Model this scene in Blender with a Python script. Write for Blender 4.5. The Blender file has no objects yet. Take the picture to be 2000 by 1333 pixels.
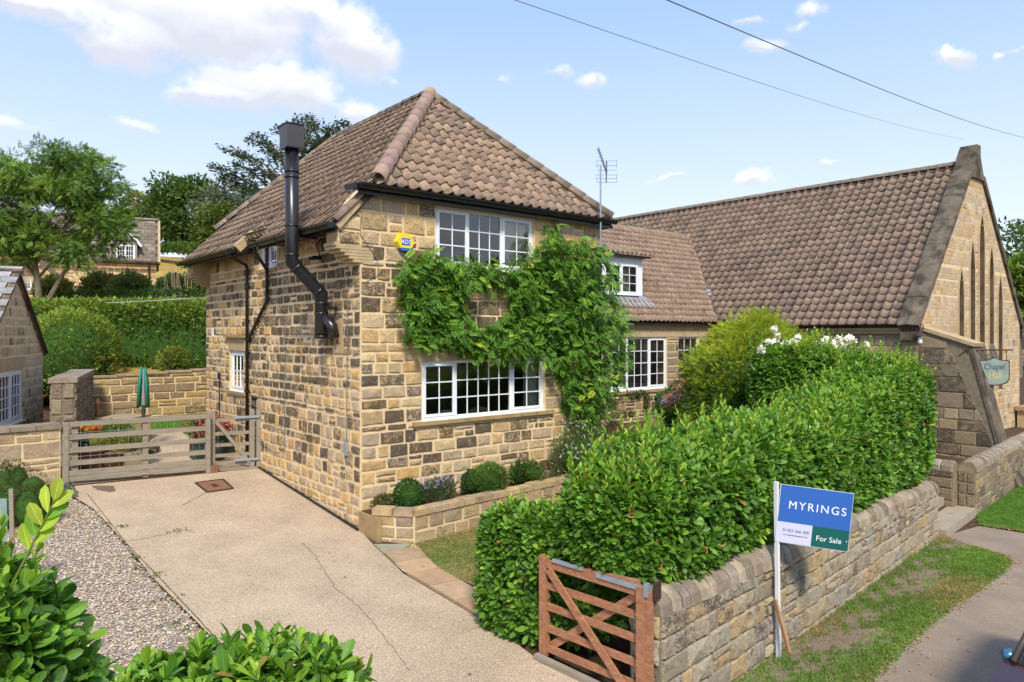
import bpy, math, random
import numpy as np
from mathutils import Vector, Matrix
from mathutils.geometry import tessellate_polygon
scene = bpy.context.scene
COL = scene.collection
# ------------------------------------------------------------------ camera
FPX = 1404.0; YH = 653.0; YAW = math.radians(50.18)
FW = (math.cos(YAW), math.sin(YAW)); RT = (math.sin(YAW), -math.cos(YAW))
CAM = (-5.7414, -10.8368, 3.2821)
cd = bpy.data.cameras.new("camera"); cam = bpy.data.objects.new("camera", cd); COL.objects.link(cam)
cam.location = CAM; cam.rotation_euler = (math.radians(90), 0, YAW - math.radians(90))
cd.sensor_width = 36; cd.lens = FPX / 2000 * 36; cd.shift_y = -13.5 / 2000; cd.clip_start = 0.05; cd.clip_end = 3000
scene.camera = cam
# ------------------------------------------------------------------ light
SUN_EL, SUN_AZ = 46.0, 237.0      # azimuth of the sun measured from +X, counter-clockwise
w = bpy.data.worlds.new("World"); scene.world = w; w.use_nodes = True
sd = bpy.data.lights.new("sun", 'SUN'); sd.energy = 2.25; sd.angle = math.radians(10.0); sd.color = (1.0, 0.925, 0.80)
sun = bpy.data.objects.new("sun", sd); COL.objects.link(sun)
_e, _a = math.radians(SUN_EL), math.radians(SUN_AZ)
SD = Vector((math.cos(_e) * math.cos(_a), math.cos(_e) * math.sin(_a), math.sin(_e)))
sun.rotation_euler = SD.to_track_quat('Z', 'Y').to_euler(); sun.location = (0, 0, 30)
vs = scene.view_settings; vs.view_transform = 'Standard'; vs.look = 'None'; vs.gamma = 1.0; vs.use_curve_mapping = False
vs.exposure = 1.0

def nd(nt, t, ins=None, **kw):
    n = nt.nodes.new(t)
    for k, v in kw.items(): setattr(n, k, v)
    if ins:
        for k, v in ins.items():
            s = n.inputs[k]
            if isinstance(v, bpy.types.NodeSocket): nt.links.new(v, s)
            else: s.default_value = v
    return n
def mth(nt, op, a, b=0.0, c=0.0, clamp=False):
    n = nt.nodes.new('ShaderNodeMath'); n.operation = op; n.use_clamp = clamp
    for i, v in enumerate((a, b, c)):
        if isinstance(v, bpy.types.NodeSocket): nt.links.new(v, n.inputs[i])
        else: n.inputs[i].default_value = v
    return n.outputs[0]
def mixc(nt, f, a, b, mode='MIX'):
    n = nt.nodes.new('ShaderNodeMix'); n.data_type = 'RGBA'; n.blend_type = mode
    for i, v in ((0, f), (6, a), (7, b)):
        if isinstance(v, bpy.types.NodeSocket): nt.links.new(v, n.inputs[i])
        else: n.inputs[i].default_value = v if i == 0 else (tuple(v) + (1.0,) if len(v) == 3 else v)
    return n.outputs[2]

# sky: Nishita with cumulus clouds drawn by direction
def build_sky():
    nt = w.node_tree; nt.nodes.clear()
    out = nd(nt, 'ShaderNodeOutputWorld'); bg = nd(nt, 'ShaderNodeBackground')
    nt.links.new(bg.outputs[0], out.inputs[0])
    sky = nd(nt, 'ShaderNodeTexSky', sky_type='NISHITA')
    sky.sun_disc = False; sky.sun_elevation = _e; sky.sun_rotation = math.radians(90) - _a
    sky.altitude = 0; sky.air_density = 1.0; sky.dust_density = 1.3; sky.ozone_density = 1.0
    tc = nd(nt, 'ShaderNodeTexCoord')
    sep = nd(nt, 'ShaderNodeSeparateXYZ', {0: tc.outputs['Generated']})
    X, Y, Z = sep.outputs
    # direction -> (azimuth from the view axis, elevation), wobbling with noise
    nz = nd(nt, 'ShaderNodeTexNoise', {'Vector': tc.outputs['Generated'], 'Scale': 9.0, 'Detail': 9.0, 'Roughness': 0.58})
    nw = nd(nt, 'ShaderNodeSeparateColor', {0: nz.outputs['Color']})
    nf = nd(nt, 'ShaderNodeTexNoise', {'Vector': tc.outputs['Generated'], 'Scale': 26.0, 'Detail': 8.0, 'Roughness': 0.6})
    a = mth(nt, 'SUBTRACT', mth(nt, 'MULTIPLY', X, RT[0]), mth(nt, 'MULTIPLY', Y, -RT[1]))
    b = mth(nt, 'ADD', mth(nt, 'MULTIPLY', X, FW[0]), mth(nt, 'MULTIPLY', Y, FW[1]))
    az = mth(nt, 'ARCTAN2', a, b)
    el = mth(nt, 'ARCSINE', Z)
    azw = mth(nt, 'ADD', az, mth(nt, 'MULTIPLY', mth(nt, 'SUBTRACT', nw.outputs[0], 0.5), 0.16))
    elw = mth(nt, 'ADD', el, mth(nt, 'MULTIPLY', mth(nt, 'SUBTRACT', nw.outputs[1], 0.5), 0.07))
    blobs = [(370, 25, 330, 92, 1.15), (40, 10, 170, 40, .8), (235, 88, 120, 46, .9), (690, 85, 110, 72, 1.05), (610, 20, 120, 40, .8), (500, 170, 165, 50, 1.05), (400, 190, 90, 26, .7), (690, 215, 100, 30, .6),
             (275, 248, 58, 16, .55), (22, 240, 60, 22, .6), (1075, 147, 56, 12, .42), (1163, 161, 34, 15, .6), (1467, 98, 52, 17, .75),
             (1845, 123, 50, 27, .95), (1958, 116, 30, 12, .6), (1587, 14, 46, 16, .7), (1560, 48, 46, 12, .5), (1427, 52, 28, 12, .5),
             (1490, 346, 52, 17, .72), (1632, 324, 22, 8, .5), (1305, 342, 40, 9, .4), (972, 154, 26, 12, .4), (760, 168, 46, 14, .4), (60, 20, 120, 36, .7)]
    best = None; bt = None
    def one(az0, el0, wa, we, st):
        da = mth(nt, 'DIVIDE', mth(nt, 'SUBTRACT', azw, az0), wa)
        de = mth(nt, 'DIVIDE', mth(nt, 'SUBTRACT', elw, el0), we)
        d = mth(nt, 'SQRT', mth(nt, 'ADD', mth(nt, 'MULTIPLY', da, da), mth(nt, 'MULTIPLY', de, de)))
        return mth(nt, 'MULTIPLY', mth(nt, 'SUBTRACT', 1.25, d), st), mth(nt, 'MULTIPLY', de, mth(nt, 'SUBTRACT', 1.3, d, clamp=True))
    lst = []
    for (px, py, rx, ry, st) in blobs:
        u, v = (px - 1000) / FPX, (YH - py) / FPX
        az0 = math.atan(u); el0 = math.atan(v / math.hypot(1, u)); k = math.cos(az0)
        lst.append((az0, el0, rx / FPX * k * k, ry / FPX * k, st))
    rr = random.Random(4)     # the same fair-weather cumulus goes on round the rest of the sky
    for i in range(26):
        lst.append((rr.uniform(0.75, 5.5) - (0 if rr.random() < .5 else 6.283), rr.uniform(.1, .75), rr.uniform(.06, .26), rr.uniform(.02, .07), rr.uniform(.5, .95)))
    for i, q in enumerate(lst):
        if i >= len(blobs):
            q = (((q[0] + math.pi) % (2 * math.pi)) - math.pi,) + q[1:]
            if abs(q[0]) < .8: continue
        m, t = one(*q)
        best = m if best is None else mth(nt, 'MAXIMUM', best, m)
        bt = t if bt is None else mth(nt, 'ADD', bt, t)
    dens = mth(nt, 'ADD', best, mth(nt, 'MULTIPLY', mth(nt, 'SUBTRACT', nf.outputs[0], 0.5), 1.3))
    ms = nd(nt, 'ShaderNodeMapRange', {'Value': dens, 'From Min': 0.12, 'From Max': 0.75}, interpolation_type='SMOOTHSTEP')
    # haze veil: thin bright cloud toward the horizon
    veil = nd(nt, 'ShaderNodeMapRange', {'Value': el, 'From Min': 0.0, 'From Max': 0.5, 'To Min': 0.92, 'To Max': 0.8})
    vg = nd(nt, 'ShaderNodeMapRange', {'Value': el, 'From Min': 0.02, 'From Max': 0.42})
    sh = nd(nt, 'ShaderNodeMapRange', {'Value': mth(nt, 'ADD', bt, mth(nt, 'MULTIPLY', mth(nt, 'SUBTRACT', nz.outputs[0], .5), 1.2)), 'From Min': -0.35, 'From Max': 0.45})
    cc = mixc(nt, sh.outputs[0], (2.75, 2.85, 3.2), (4.45, 4.4, 4.3))
    vcol = mixc(nt, vg.outputs[0], (3.55, 3.75, 4.15), (1.6, 2.35, 3.95))
    base = mixc(nt, veil.outputs[0], sky.outputs[0], vcol)
    tint = base
    fin = mixc(nt, mth(nt, 'MULTIPLY', ms.outputs[0], 0.93), tint, cc)
    nt.links.new(fin, bg.inputs[0]); bg.inputs[1].default_value = 0.142
build_sky()

# ------------------------------------------------------------------ placing helpers (points of the place, measured)
def ray(x, y):
    u = (x - 1000) / FPX; v = (YH - y) / FPX
    return (FW[0] + u * RT[0], FW[1] + u * RT[1], v)
def at(x, y, t):
    r = ray(x, y); return Vector([CAM[i] + r[i] * t for i in range(3)])
def onY(x, y, Y0): r = ray(x, y); return at(x, y, (Y0 - CAM[1]) / r[1])
def onX(x, y, X0): r = ray(x, y); return at(x, y, (X0 - CAM[0]) / r[0])
def proj(V):
    V = np.asarray(V, float); dx = V[..., 0] - CAM[0]; dy = V[..., 1] - CAM[1]; dz = V[..., 2] - CAM[2]
    t = dx * FW[0] + dy * FW[1]; s = dx * RT[0] + dy * RT[1]; tt = np.where(t > .05, t, .05)
    return 1000 + FPX * s / tt, YH - FPX * dz / tt, t
W0 = Vector((-0.148, -6.386, 0)); WD = Vector((0.99400, 0.10938, 0)); WN = Vector((-0.10938, 0.99400, 0))
def sn(X, Y):
    dx, dy = X - W0.x, Y - W0.y; return dx * WD.x + dy * WD.y, dx * WN.x + dy * WN.y
def SN(s, n, z=0): p = W0 + WD * s + WN * n; return Vector((p.x, p.y, z))
def hg(X, Y): return .091 * Y if Y > 0 else .0615 * Y
def hroad(s): return -.62 - .012 * max(s, -6)
def ground(X, Y):
    s, n = sn(X, Y)
    if n < 0:
        r = hroad(s)
        if s < 0:
            k = min(1, max(0, -n / 2.2)); return hg(X, Y) * (1 - k) + r * k
        return r
    if s > 9.9: 
        k = min(1, max(0, (n - .0) / 1.0)); return -.74 * (1 - k) + k * max(-.3, hg(X, Y))
    return hg(X, Y) - (.0 if Y > 0 else 0)
def onG(x, y, h=ground):
    r = ray(x, y); t = 2.5
    while t < 90:
        p = at(x, y, t)
        if p.z <= h(p.x, p.y): return Vector((p.x, p.y, h(p.x, p.y)))
        t += .02
    return at(x, y, 90)

# ------------------------------------------------------------------ object helpers
WL = {}
def tag(o, label=None, cat=None, group=None, kind=None):
    if label: o['label'] = label
    if cat: o['category'] = cat
    if group: o['group'] = group
    if kind: o['kind'] = kind
    return o
def thing(name, loc, label, cat, group=None):
    o = bpy.data.objects.new(name, None); COL.objects.link(o); o.location = loc; o.empty_display_size = .2
    WL[o] = Vector(loc); return tag(o, label, cat, group)
def place(name, me, parent, loc=None, M=None):
    o = bpy.data.objects.new(name, me); COL.objects.link(o)
    pl = WL.get(parent, Vector((0, 0, 0))) if parent else Vector((0, 0, 0))
    if parent: o.parent = parent
    if M is not None: o.matrix_local = Matrix.Translation(-pl) @ M; WL[o] = M.to_translation()
    else:
        loc = Vector(loc or (0, 0, 0)); o.location = loc - pl; WL[o] = loc
    return o
class B:
    """collects polygons (world coordinates) for ONE mesh object"""
    def __init__(s): s.v = []; s.f = []; s.c = []; s.m = []
    def poly(s, pts, col=None, mi=0):
        n = len(s.v); s.v += [tuple(p) for p in pts]; s.f.append(tuple(range(n, n + len(pts)))); s.c.append(col); s.m.append(mi)
    def add(s, V, F, col=None, mi=0):
        n = len(s.v); s.v += [tuple(p) for p in V]
        for f in F: s.f.append(tuple(i + n for i in f)); s.c.append(col); s.m.append(mi)
    def box(s, a, b, col=None, mi=0):
        (x0, y0, z0), (x1, y1, z1) = a, b
        V = [(x0, y0, z0), (x1, y0, z0), (x1, y1, z0), (x0, y1, z0), (x0, y0, z1), (x1, y0, z1), (x1, y1, z1), (x0, y1, z1)]
        s.add(V, [(0, 3, 2, 1), (4, 5, 6, 7), (0, 1, 5, 4), (1, 2, 6, 5), (2, 3, 7, 6), (3, 0, 4, 7)], col, mi)
    def obox(s, O, U, V_, W, col=None, mi=0, bev=0.0):
        """box from corner O spanned by U, V_, W"""
        O, U, V_, W = map(Vector, (O, U, V_, W))
        if U.cross(V_).dot(W) < 0: U, V_ = V_, U
        P = [O, O + U, O + U + V_, O + V_, O + W, O + U + W, O + U + V_ + W, O + V_ + W]
        s.add(P, [(0, 3, 2, 1), (4, 5, 6, 7), (0, 1, 5, 4), (1, 2, 6, 5), (2, 3, 7, 6), (3, 0, 4, 7)], col, mi)
    def beam(s, a, b, wd, th, up=(0, 0, 1), col=None):
        a, b = Vector(a), Vector(b); d = (b - a).normalized(); side = d.cross(Vector(up)).normalized(); u2 = side.cross(d).normalized()
        s.obox(a - side * th / 2 - u2 * wd / 2, b - a, side * th, u2 * wd, col)
    def tube(s, pts, r, seg=8, col=None, caps=True, mi=0):
        pts = [Vector(p) for p in pts]; rs = r if isinstance(r, (list, tuple)) else [r] * len(pts)
        d0 = (pts[1] - pts[0]).normalized(); up = Vector((0, 0, 1)) if abs(d0.z) < .9 else Vector((1, 0, 0))
        side = d0.cross(up).normalized(); n0 = len(s.v); k = len(pts)
        for i, p in enumerate(pts):
            d = ((pts[i] - pts[i - 1]).normalized() if i else d0) + ((pts[i + 1] - pts[i]).normalized() if i < k - 1 else Vector())
            d.normalize(); side = (side - d * side.dot(d)).normalized(); up2 = d.cross(side)
            sc = 1.0
            for j in range(seg):
                a = 2 * math.pi * j / seg; s.v.append(tuple(p + (side * math.cos(a) + up2 * math.sin(a)) * rs[i] * sc))
        for i in range(k - 1):
            for j in range(seg):
                a, b = n0 + i * seg + j, n0 + i * seg + (j + 1) % seg
                s.f.append((a, b, b + seg, a + seg)); s.c.append(col); s.m.append(mi)
        if caps:
            s.f.append(tuple(n0 + j for j in reversed(range(seg)))); s.c.append(col); s.m.append(mi)
            s.f.append(tuple(n0 + (k - 1) * seg + j for j in range(seg))); s.c.append(col); s.m.append(mi)
    def lathe(s, O, prof, seg=16, col=None, mi=0):
        O = Vector(O); n0 = len(s.v)
        for r, z in prof:
            for j in range(seg):
                a = 2 * math.pi * j / seg; s.v.append((O.x + r * math.cos(a), O.y + r * math.sin(a), O.z + z))
        for i in range(len(prof) - 1):
            for j in range(seg):
                a, b = n0 + i * seg + j, n0 + i * seg + (j + 1) % seg
                s.f.append((a, b, b + seg, a + seg)); s.c.append(col); s.m.append(mi)
        s.f.append(tuple(n0 + j for j in reversed(range(seg)))); s.c.append(col); s.m.append(mi)
        s.f.append(tuple(n0 + (len(prof) - 1) * seg + j for j in range(seg))); s.c.append(col); s.m.append(mi)
    def mesh(s, name, mats, off=Vector((0, 0, 0)), smooth=False, dcol=(.5, .5, .5, 0)):
        me = bpy.data.meshes.new(name)
        me.from_pydata([(v[0] - off.x, v[1] - off.y, v[2] - off.z) for v in s.v], [], s.f)
        for m in (mats if isinstance(mats, (list, tuple)) else [mats]): me.materials.append(m)
        if any(s.m): me.polygons.foreach_set('material_index', s.m)
        if any(c is not None for c in s.c):
            at_ = me.attributes.new('Col', 'FLOAT_COLOR', 'FACE'); a = []
            for c in s.c:
                c = c or dcol; a += list(c) if len(c) == 4 else list(c) + [0.0]
            at_.data.foreach_set('color', a)
        if smooth: me.polygons.foreach_set('use_smooth', [True] * len(me.polygons))
        me.update(); return me
    def build(s, name, mats, parent=None, smooth=False, centre=True, kind=None):
        if not s.v: return None
        a = np.array(s.v); lo = a.min(0); hi = a.max(0)
        off = Vector(((lo[0] + hi[0]) / 2, (lo[1] + hi[1]) / 2, lo[2])) if centre else Vector((0, 0, 0))
        o = place(name, s.mesh(name, mats, off, smooth), parent, off)
        if kind: o['kind'] = kind
        return o
def npmesh(name, V, T, mats, col=None, smooth=False, mi=None):
    """V (n,3), T (m,3)"""
    me = bpy.data.meshes.new(name); V = np.ascontiguousarray(V, np.float32); T = np.ascontiguousarray(T, np.int32)
    me.vertices.add(len(V)); me.vertices.foreach_set('co', V.ravel()); me.loops.add(len(T) * 3); me.loops.foreach_set('vertex_index', T.ravel())
    me.polygons.add(len(T)); me.polygons.foreach_set('loop_start', np.arange(0, len(T) * 3, 3, dtype=np.int32))
    for m in (mats if isinstance(mats, (list, tuple)) else [mats]): me.materials.append(m)
    if col is not None:
        a = me.attributes.new('Col', 'FLOAT_COLOR', 'FACE'); a.data.foreach_set('color', np.ascontiguousarray(col, np.float32).ravel())
    if mi is not None: me.polygons.foreach_set('material_index', np.ascontiguousarray(mi, np.int32))
    if smooth: me.polygons.foreach_set('use_smooth', np.ones(len(T), bool))
    me.update(calc_edges=True); return me
def inst(name, base, Ms, pal, palette, mat, parent, limit=300, smooth=True, stuff=None, clip=None):
    """copies of base=(V,T) by 4x4 matrices: the `limit` that show largest become objects sharing meshes, the rest one joined part"""
    Kb = base[2] if len(base) > 2 else None; Vb, Tb = base[:2]; Ms = np.asarray(Ms, float); pal = np.asarray(pal, int); n = len(Ms)
    if n == 0: return
    palette = [tuple(c) + (1.0,) if len(c) == 3 else tuple(c) for c in palette]
    ctr = Ms[:, :3, 3] + Ms[:, :3, 1] * .5
    x, y, t = proj(ctr); inside = (t > .3) & (x > 5) & (x < 1995) & (y > 5) & (y < 1328)
    tocam = np.array(CAM) - ctr; tocam /= np.linalg.norm(tocam, axis=1)[:, None]
    area = np.linalg.norm(Ms[:, :3, 0], axis=1) * np.linalg.norm(Ms[:, :3, 1], axis=1)
    nrm = Ms[:, :3, 2] / np.maximum(np.linalg.norm(Ms[:, :3, 2], axis=1), 1e-6)[:, None]
    score = area / np.maximum(t, .3) ** 2 * (.25 + np.abs((nrm * tocam).sum(1))) * np.where(inside, 1, 1e-4)
    if clip is not None: score = score * np.where(clip, 1e-9, 1)
    order = np.argsort(-score); sel = [i for i in order[:limit] if inside[i] and score[i] > 1e-8]
    ms = {}
    for i in sel:
        k = pal[i]
        if k not in ms:
            ms[k] = npmesh(name, Vb, Tb, mat, np.tile(np.array(palette[k]), (len(Tb), 1)) * (1 if Kb is None else Kb[:, None]), smooth)
        place(name, ms[k], parent, M=Matrix(Ms[i].tolist()))
    rest = np.ones(n, bool); rest[sel] = False
    o = None
    if rest.any():
        M = Ms[rest]; P = pal[rest]
        V = np.einsum('nij,vj->nvi', M[:, :3, :3], Vb) + M[:, None, :3, 3]
        T = (Tb[None] + (np.arange(len(M)) * len(Vb))[:, None, None]).reshape(-1, 3)
        V = V.reshape(-1, 3); pl = WL.get(parent, Vector((0, 0, 0)))
        colr = np.repeat(np.array(palette)[P], len(Tb), axis=0) * (1 if Kb is None else np.tile(Kb, len(M))[:, None])
        me = npmesh(stuff or name, V - np.array(pl), T, mat, colr, smooth)
        o = place(stuff or name, me, parent, pl if parent else (0, 0, 0)); o['kind'] = 'stuff'
    return o
def mats_from(P, D, N, S):
    """matrices with columns side, direction D, normal N scaled by S (n,) or (n,3)"""
    D = D / np.linalg.norm(D, axis=1)[:, None]; N = N - D * (N * D).sum(1)[:, None]
    nn = np.linalg.norm(N, axis=1)[:, None]; N = np.where(nn > 1e-4, N / np.maximum(nn, 1e-4), np.array([[.3, .2, .9]]))
    X = np.cross(D, N); S = np.asarray(S, float); S = S[:, None].repeat(3, 1) if S.ndim == 1 else S
    M = np.zeros((len(P), 4, 4)); M[:, :3, 0] = X * S[:, :1]; M[:, :3, 1] = D * S[:, 1:2]; M[:, :3, 2] = N * S[:, 2:3]; M[:, :3, 3] = P; M[:, 3, 3] = 1
    return M
def perp(A):
    A = A / np.linalg.norm(A, axis=1)[:, None]; h = np.where(np.abs(A[:, 2:3]) < .9, np.array([[0, 0, 1.0]]), np.array([[1.0, 0, 0]]))
    e1 = np.cross(A, h); e1 /= np.linalg.norm(e1, axis=1)[:, None]; return A, e1, np.cross(A, e1)

# ------------------------------------------------------------------ materials
def new_mat(name):
    m = bpy.data.materials.new(name); m.use_nodes = True; nt = m.node_tree; nt.nodes.clear()
    out = nd(nt, 'ShaderNodeOutputMaterial'); b = nd(nt, 'ShaderNodeBsdfPrincipled'); nt.links.new(b.outputs[0], out.inputs[0])
    return m, nt, b, out
def pos(nt): return nd(nt, 'ShaderNodeNewGeometry').outputs['Position']
def noise(nt, v, sc, det=4.0, ro=.55): return nd(nt, 'ShaderNodeTexNoise', {'Vector': v, 'Scale': sc, 'Detail': det, 'Roughness': ro}).outputs[0]
def rng_(nt, v, a, b, c=0.0, d=1.0): return nd(nt, 'ShaderNodeMapRange', {'Value': v, 'From Min': a, 'From Max': b, 'To Min': c, 'To Max': d}).outputs[0]
def simple(name, col=None, rough=.7, var=.25, vs_=6.0, bump=.3, bs=60.0, metal=0.0, spec=.5, fine=.15, fs=90.0, stain=None, stretch=None, bd=.01, stain2=None):
    m, nt, b, out = new_mat(name); p = pos(nt)
    if stretch:
        p = nd(nt, 'ShaderNodeVectorMath', {0: p, 1: stretch}, operation='MULTIPLY').outputs[0]
    c = nd(nt, 'ShaderNodeAttribute', attribute_name='Col').outputs['Color'] if col is None else col
    f = mth(nt, 'ADD', rng_(nt, noise(nt, p, vs_), .3, .7, 1 - var, 1 + var), rng_(nt, noise(nt, p, fs, 2.0), .3, .7, -fine, fine))
    cc = nd(nt, 'ShaderNodeCombineColor', {0: f, 1: f, 2: f}).outputs[0]
    c = mixc(nt, 1.0, c, cc, 'MULTIPLY')
    if stain:
        sc, th, scol, amt = stain
        k = rng_(nt, noise(nt, p, sc, 6.0, .65), th, th + .12, 0, amt)
        c = mixc(nt, k, c, scol)
    if stain2:
        c = mixc(nt, rng_(nt, noise(nt, p, stain2[0], 6.0, .7), stain2[1], stain2[1] + .05, 0, stain2[3]), c, stain2[2])
    nt.links.new(c, b.inputs['Base Color']); b.inputs['Roughness'].default_value = rough; b.inputs['Metallic'].default_value = metal
    b.inputs['Specular IOR Level'].default_value = spec
    if bump:
        h = mth(nt, 'ADD', noise(nt, p, bs, 5.0, .6), mth(nt, 'MULTIPLY', noise(nt, p, bs * .2, 3.0), .8))
        bn = nd(nt, 'ShaderNodeBump', {'Height': h, 'Strength': bump, 'Distance': bd}); nt.links.new(bn.outputs[0], b.inputs['Normal'])
    return m
def stone_mat(name, speck=55.0, lichen=0.0):
    m, nt, b, out = new_mat(name); p = pos(nt)
    at_ = nd(nt, 'ShaderNodeAttribute', attribute_name='Col')
    n1 = noise(nt, p, 7.0, 5.0, .6); n2 = noise(nt, p, speck, 4.0, .7); n3 = noise(nt, p, 22.0, 4.0, .6); n4 = noise(nt, p, speck * .62, 5.0, .75)
    f = mth(nt, 'ADD', rng_(nt, n1, .3, .7, .84, 1.14), rng_(nt, n3, .3, .7, -.16, .16))
    f = mth(nt, 'ADD', f, rng_(nt, n2, .35, .65, -.13, .13))
    c = mixc(nt, 1.0, at_.outputs['Color'], nd(nt, 'ShaderNodeCombineColor', {0: f, 1: f, 2: mth(nt, 'MULTIPLY', f, .98)}).outputs[0], 'MULTIPLY')
    # soot: sits in the stone's skin, flaking off in small specks
    s = mth(nt, 'ADD', mth(nt, 'MULTIPLY', at_.outputs['Alpha'], 1.05), mth(nt, 'MULTIPLY', mth(nt, 'SUBTRACT', n1, .5), 1.9))
    s = mth(nt, 'SUBTRACT', s, rng_(nt, n4, .33, .67, 0.0, 1.0))
    s = nd(nt, 'ShaderNodeMapRange', {'Value': s, 'From Min': -.22, 'From Max': .25, 'To Min': 0.0, 'To Max': .88}).outputs[0]
    c = mixc(nt, mth(nt, 'MULTIPLY', s, mth(nt, 'GREATER_THAN', at_.outputs['Alpha'], .01)), c, (.062, .050, .038))
    if lichen:
        c = mixc(nt, rng_(nt, n4, .60, .66, 0, lichen), c, (.52, .50, .43)); c = mixc(nt, rng_(nt, n1, .52, .68, 0, .5), c, (.20, .17, .13))
    nt.links.new(c, b.inputs['Base Color']); b.inputs['Roughness'].default_value = .9; b.inputs['Specular IOR Level'].default_value = .25
    h = mth(nt, 'ADD', mth(nt, 'MULTIPLY', n2, .6), n3)
    bn = nd(nt, 'ShaderNodeBump', {'Height': h, 'Strength': .75, 'Distance': .02}); nt.links.new(bn.outputs[0], b.inputs['Normal'])
    return m
def leaf_mat(name, rough=.42, trans=.25, vein=False, spec=.45):
    m, nt, b, out = new_mat(name); p = pos(nt)
    at_ = nd(nt, 'ShaderNodeAttribute', attribute_name='Col')
    f = rng_(nt, noise(nt, p, 5.0, 3.0), .3, .7, .8, 1.2)
    c = mixc(nt, 1.0, at_.outputs['Color'], nd(nt, 'ShaderNodeCombineColor', {0: f, 1: f, 2: f}).outputs[0], 'MULTIPLY')
    nt.links.new(c, b.inputs['Base Color']); b.inputs['Roughness'].default_value = rough; b.inputs['Specular IOR Level'].default_value = spec
    tr = nd(nt, 'ShaderNodeBsdfTranslucent'); ct = mixc(nt, 1.0, c, (1.25, 1.15, .5), 'MULTIPLY'); nt.links.new(ct, tr.inputs[0])
    mx = nd(nt, 'ShaderNodeMixShader', {0: trans}); nt.links.new(b.outputs[0], mx.inputs[1]); nt.links.new(tr.outputs[0], mx.inputs[2]); nt.links.new(mx.outputs[0], out.inputs[0])
    return m
M = {}
M['stone'] = stone_mat('weathered_stone')
M['stone_lichen'] = stone_mat('lichened_wall_stone', 40.0, .6)
M['mortar'] = simple('sandy_mortar', (.72, .55, .33), .95, .12, 8, .5, 90, spec=.2)
M['mortar_grey'] = simple('old_mortar', (.23, .19, .125), .95, .2, 8, .5, 90, spec=.2, stain=(5, .58, (.10, .085, .06), .6))
M['dressed'] = simple('dressed_sandstone', (.46, .345, .195), .9, .12, 5, .3, 120, spec=.2, stain=(7, .6, (.12, .10, .075), .45))
M['sill'] = simple('sill_sandstone', (.36, .25, .12), .9, .15, 5, .3, 120, spec=.2, stain=(9, .57, (.06, .05, .04), .7))
M['coping_dark'] = simple('sooty_coping', (.155, .125, .09), .92, .3, 2.5, .5, 70, spec=.2, stain=(1.6, .48, (.045, .038, .030), .85))
M['coping'] = simple('lichen_coping', None, .92, .3, 5, .6, 60, spec=.2, stain=(14, .60, (.42, .39, .31), .5))
M['tile'] = simple('clay_pantile', None, .8, .16, 9, .4, 110, spec=.3, stain=(3.2, .55, (.075, .064, .052), .65), stain2=(17, .63, (.42, .40, .30), .7))
M['slate'] = simple('stone_slate', None, .8, .2, 9, .4, 60, spec=.3)
M['black'] = simple('black_plastic', (.012, .013, .015), .33, .1, 3, .05, 30, spec=.5)
M['flue'] = simple('satin_black_steel', (.014, .014, .016), .3, .1, 2, .03, 14, spec=.6)
M['cowl'] = simple('grey_steel_cowl', (.075, .07, .066), .45, .1, 3, .05, 30, metal=.3)
M['lead'] = simple('lead_flashing', (.30, .33, .38), .55, .15, 5, .2, 20, metal=.2)
M['white'] = simple('white_upvc', (.80, .82, .85), .3, .03, 2, .0, 10, spec=.5, fine=.01)
M['curtain'] = simple('cream_curtain', (.78, .73, .60), .9, .06, 2, .1, 20)
M['room'] = simple('room_wall', (.40, .34, .26), .9, .1, 2, 0, 10)
M['roomdark'] = simple('room_floor', (.045, .035, .025), .8, .1, 2, 0, 10)
M['grey_wood'] = simple('weathered_timber', (.275, .235, .175), .85, .22, 3, .5, 30, stretch=(1, 1, 6), stain=(3, .56, (.13, .115, .07), .5))
M['brown_wood'] = simple('stained_timber', (.36, .155, .075), .75, .25, 5, .5, 30, stretch=(2, 2, 5), stain=(7, .55, (.42, .31, .22), .7))
M['galv'] = simple('galvanised_steel', (.36, .42, .48), .5, .1, 8, .1, 50, metal=.5)
M['concrete'] = simple('concrete_drive', (.475, .36, .245), .93, .13, 1.3, .8, 110, spec=.2, fine=.42, fs=60, stain=(.8, .58, (.38, .30, .205), .4))
M['asphalt'] = simple('asphalt_path', (.29, .225, .168), .92, .14, 1.4, .6, 130, spec=.25, fine=.26, fs=85, stain=(1.1, .58, (.22, .17, .13), .5))
M['flag'] = simple('sandstone_flag', None, .88, .13, 4, .4, 60, spec=.25, stain=(6, .58, (.22, .17, .115), .5))
M['soil'] = simple('dark_soil', (.085, .052, .033), .95, .3, 7, .9, 40, spec=.1, fine=.3)
M['gravel_bed'] = simple('gravel_bed', (.30, .255, .205), .92, .25, 30, .9, 70, spec=.2, fine=.4)
M['pebble'] = simple('pebble', None, .75, .12, 20, .2, 90, spec=.35)
M['dirt'] = simple('bare_dirt', (.19, .135, .09), .95, .22, 4, .8, 50, spec=.1, fine=.22)
M['paint'] = simple('red_car_paint', (.035, .008, .009), .2, .03, 2, 0, 10, spec=.7)
M['carglass'] = simple('dark_car_glass', (.006, .007, .008), .06, 0, 2, 0, 10, spec=.8)
M['trim'] = simple('bronze_roof_rail', (.06, .05, .04), .3, .05, 2, 0, 10)
M['bluepanel'] = simple('blue_grey_board', (.27, .36, .38), .7, .12, 6, .1, 30)
M['terracotta'] = simple('terracotta', (.22, .105, .055), .8, .15, 6, .2, 40)
M['greenpot'] = simple('dark_green_plastic', (.03, .055, .05), .5, .1, 5, 0, 30)
M['iron'] = simple('rusty_iron', (.055, .026, .016), .75, .25, 20, .3, 60)
M['bark'] = simple('bark', (.19, .155, .105), .92, .25, 7, .8, 30, spec=.1)
M['leaf_gloss'] = leaf_mat('glossy_leaf', .45, .36, spec=.35)
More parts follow.
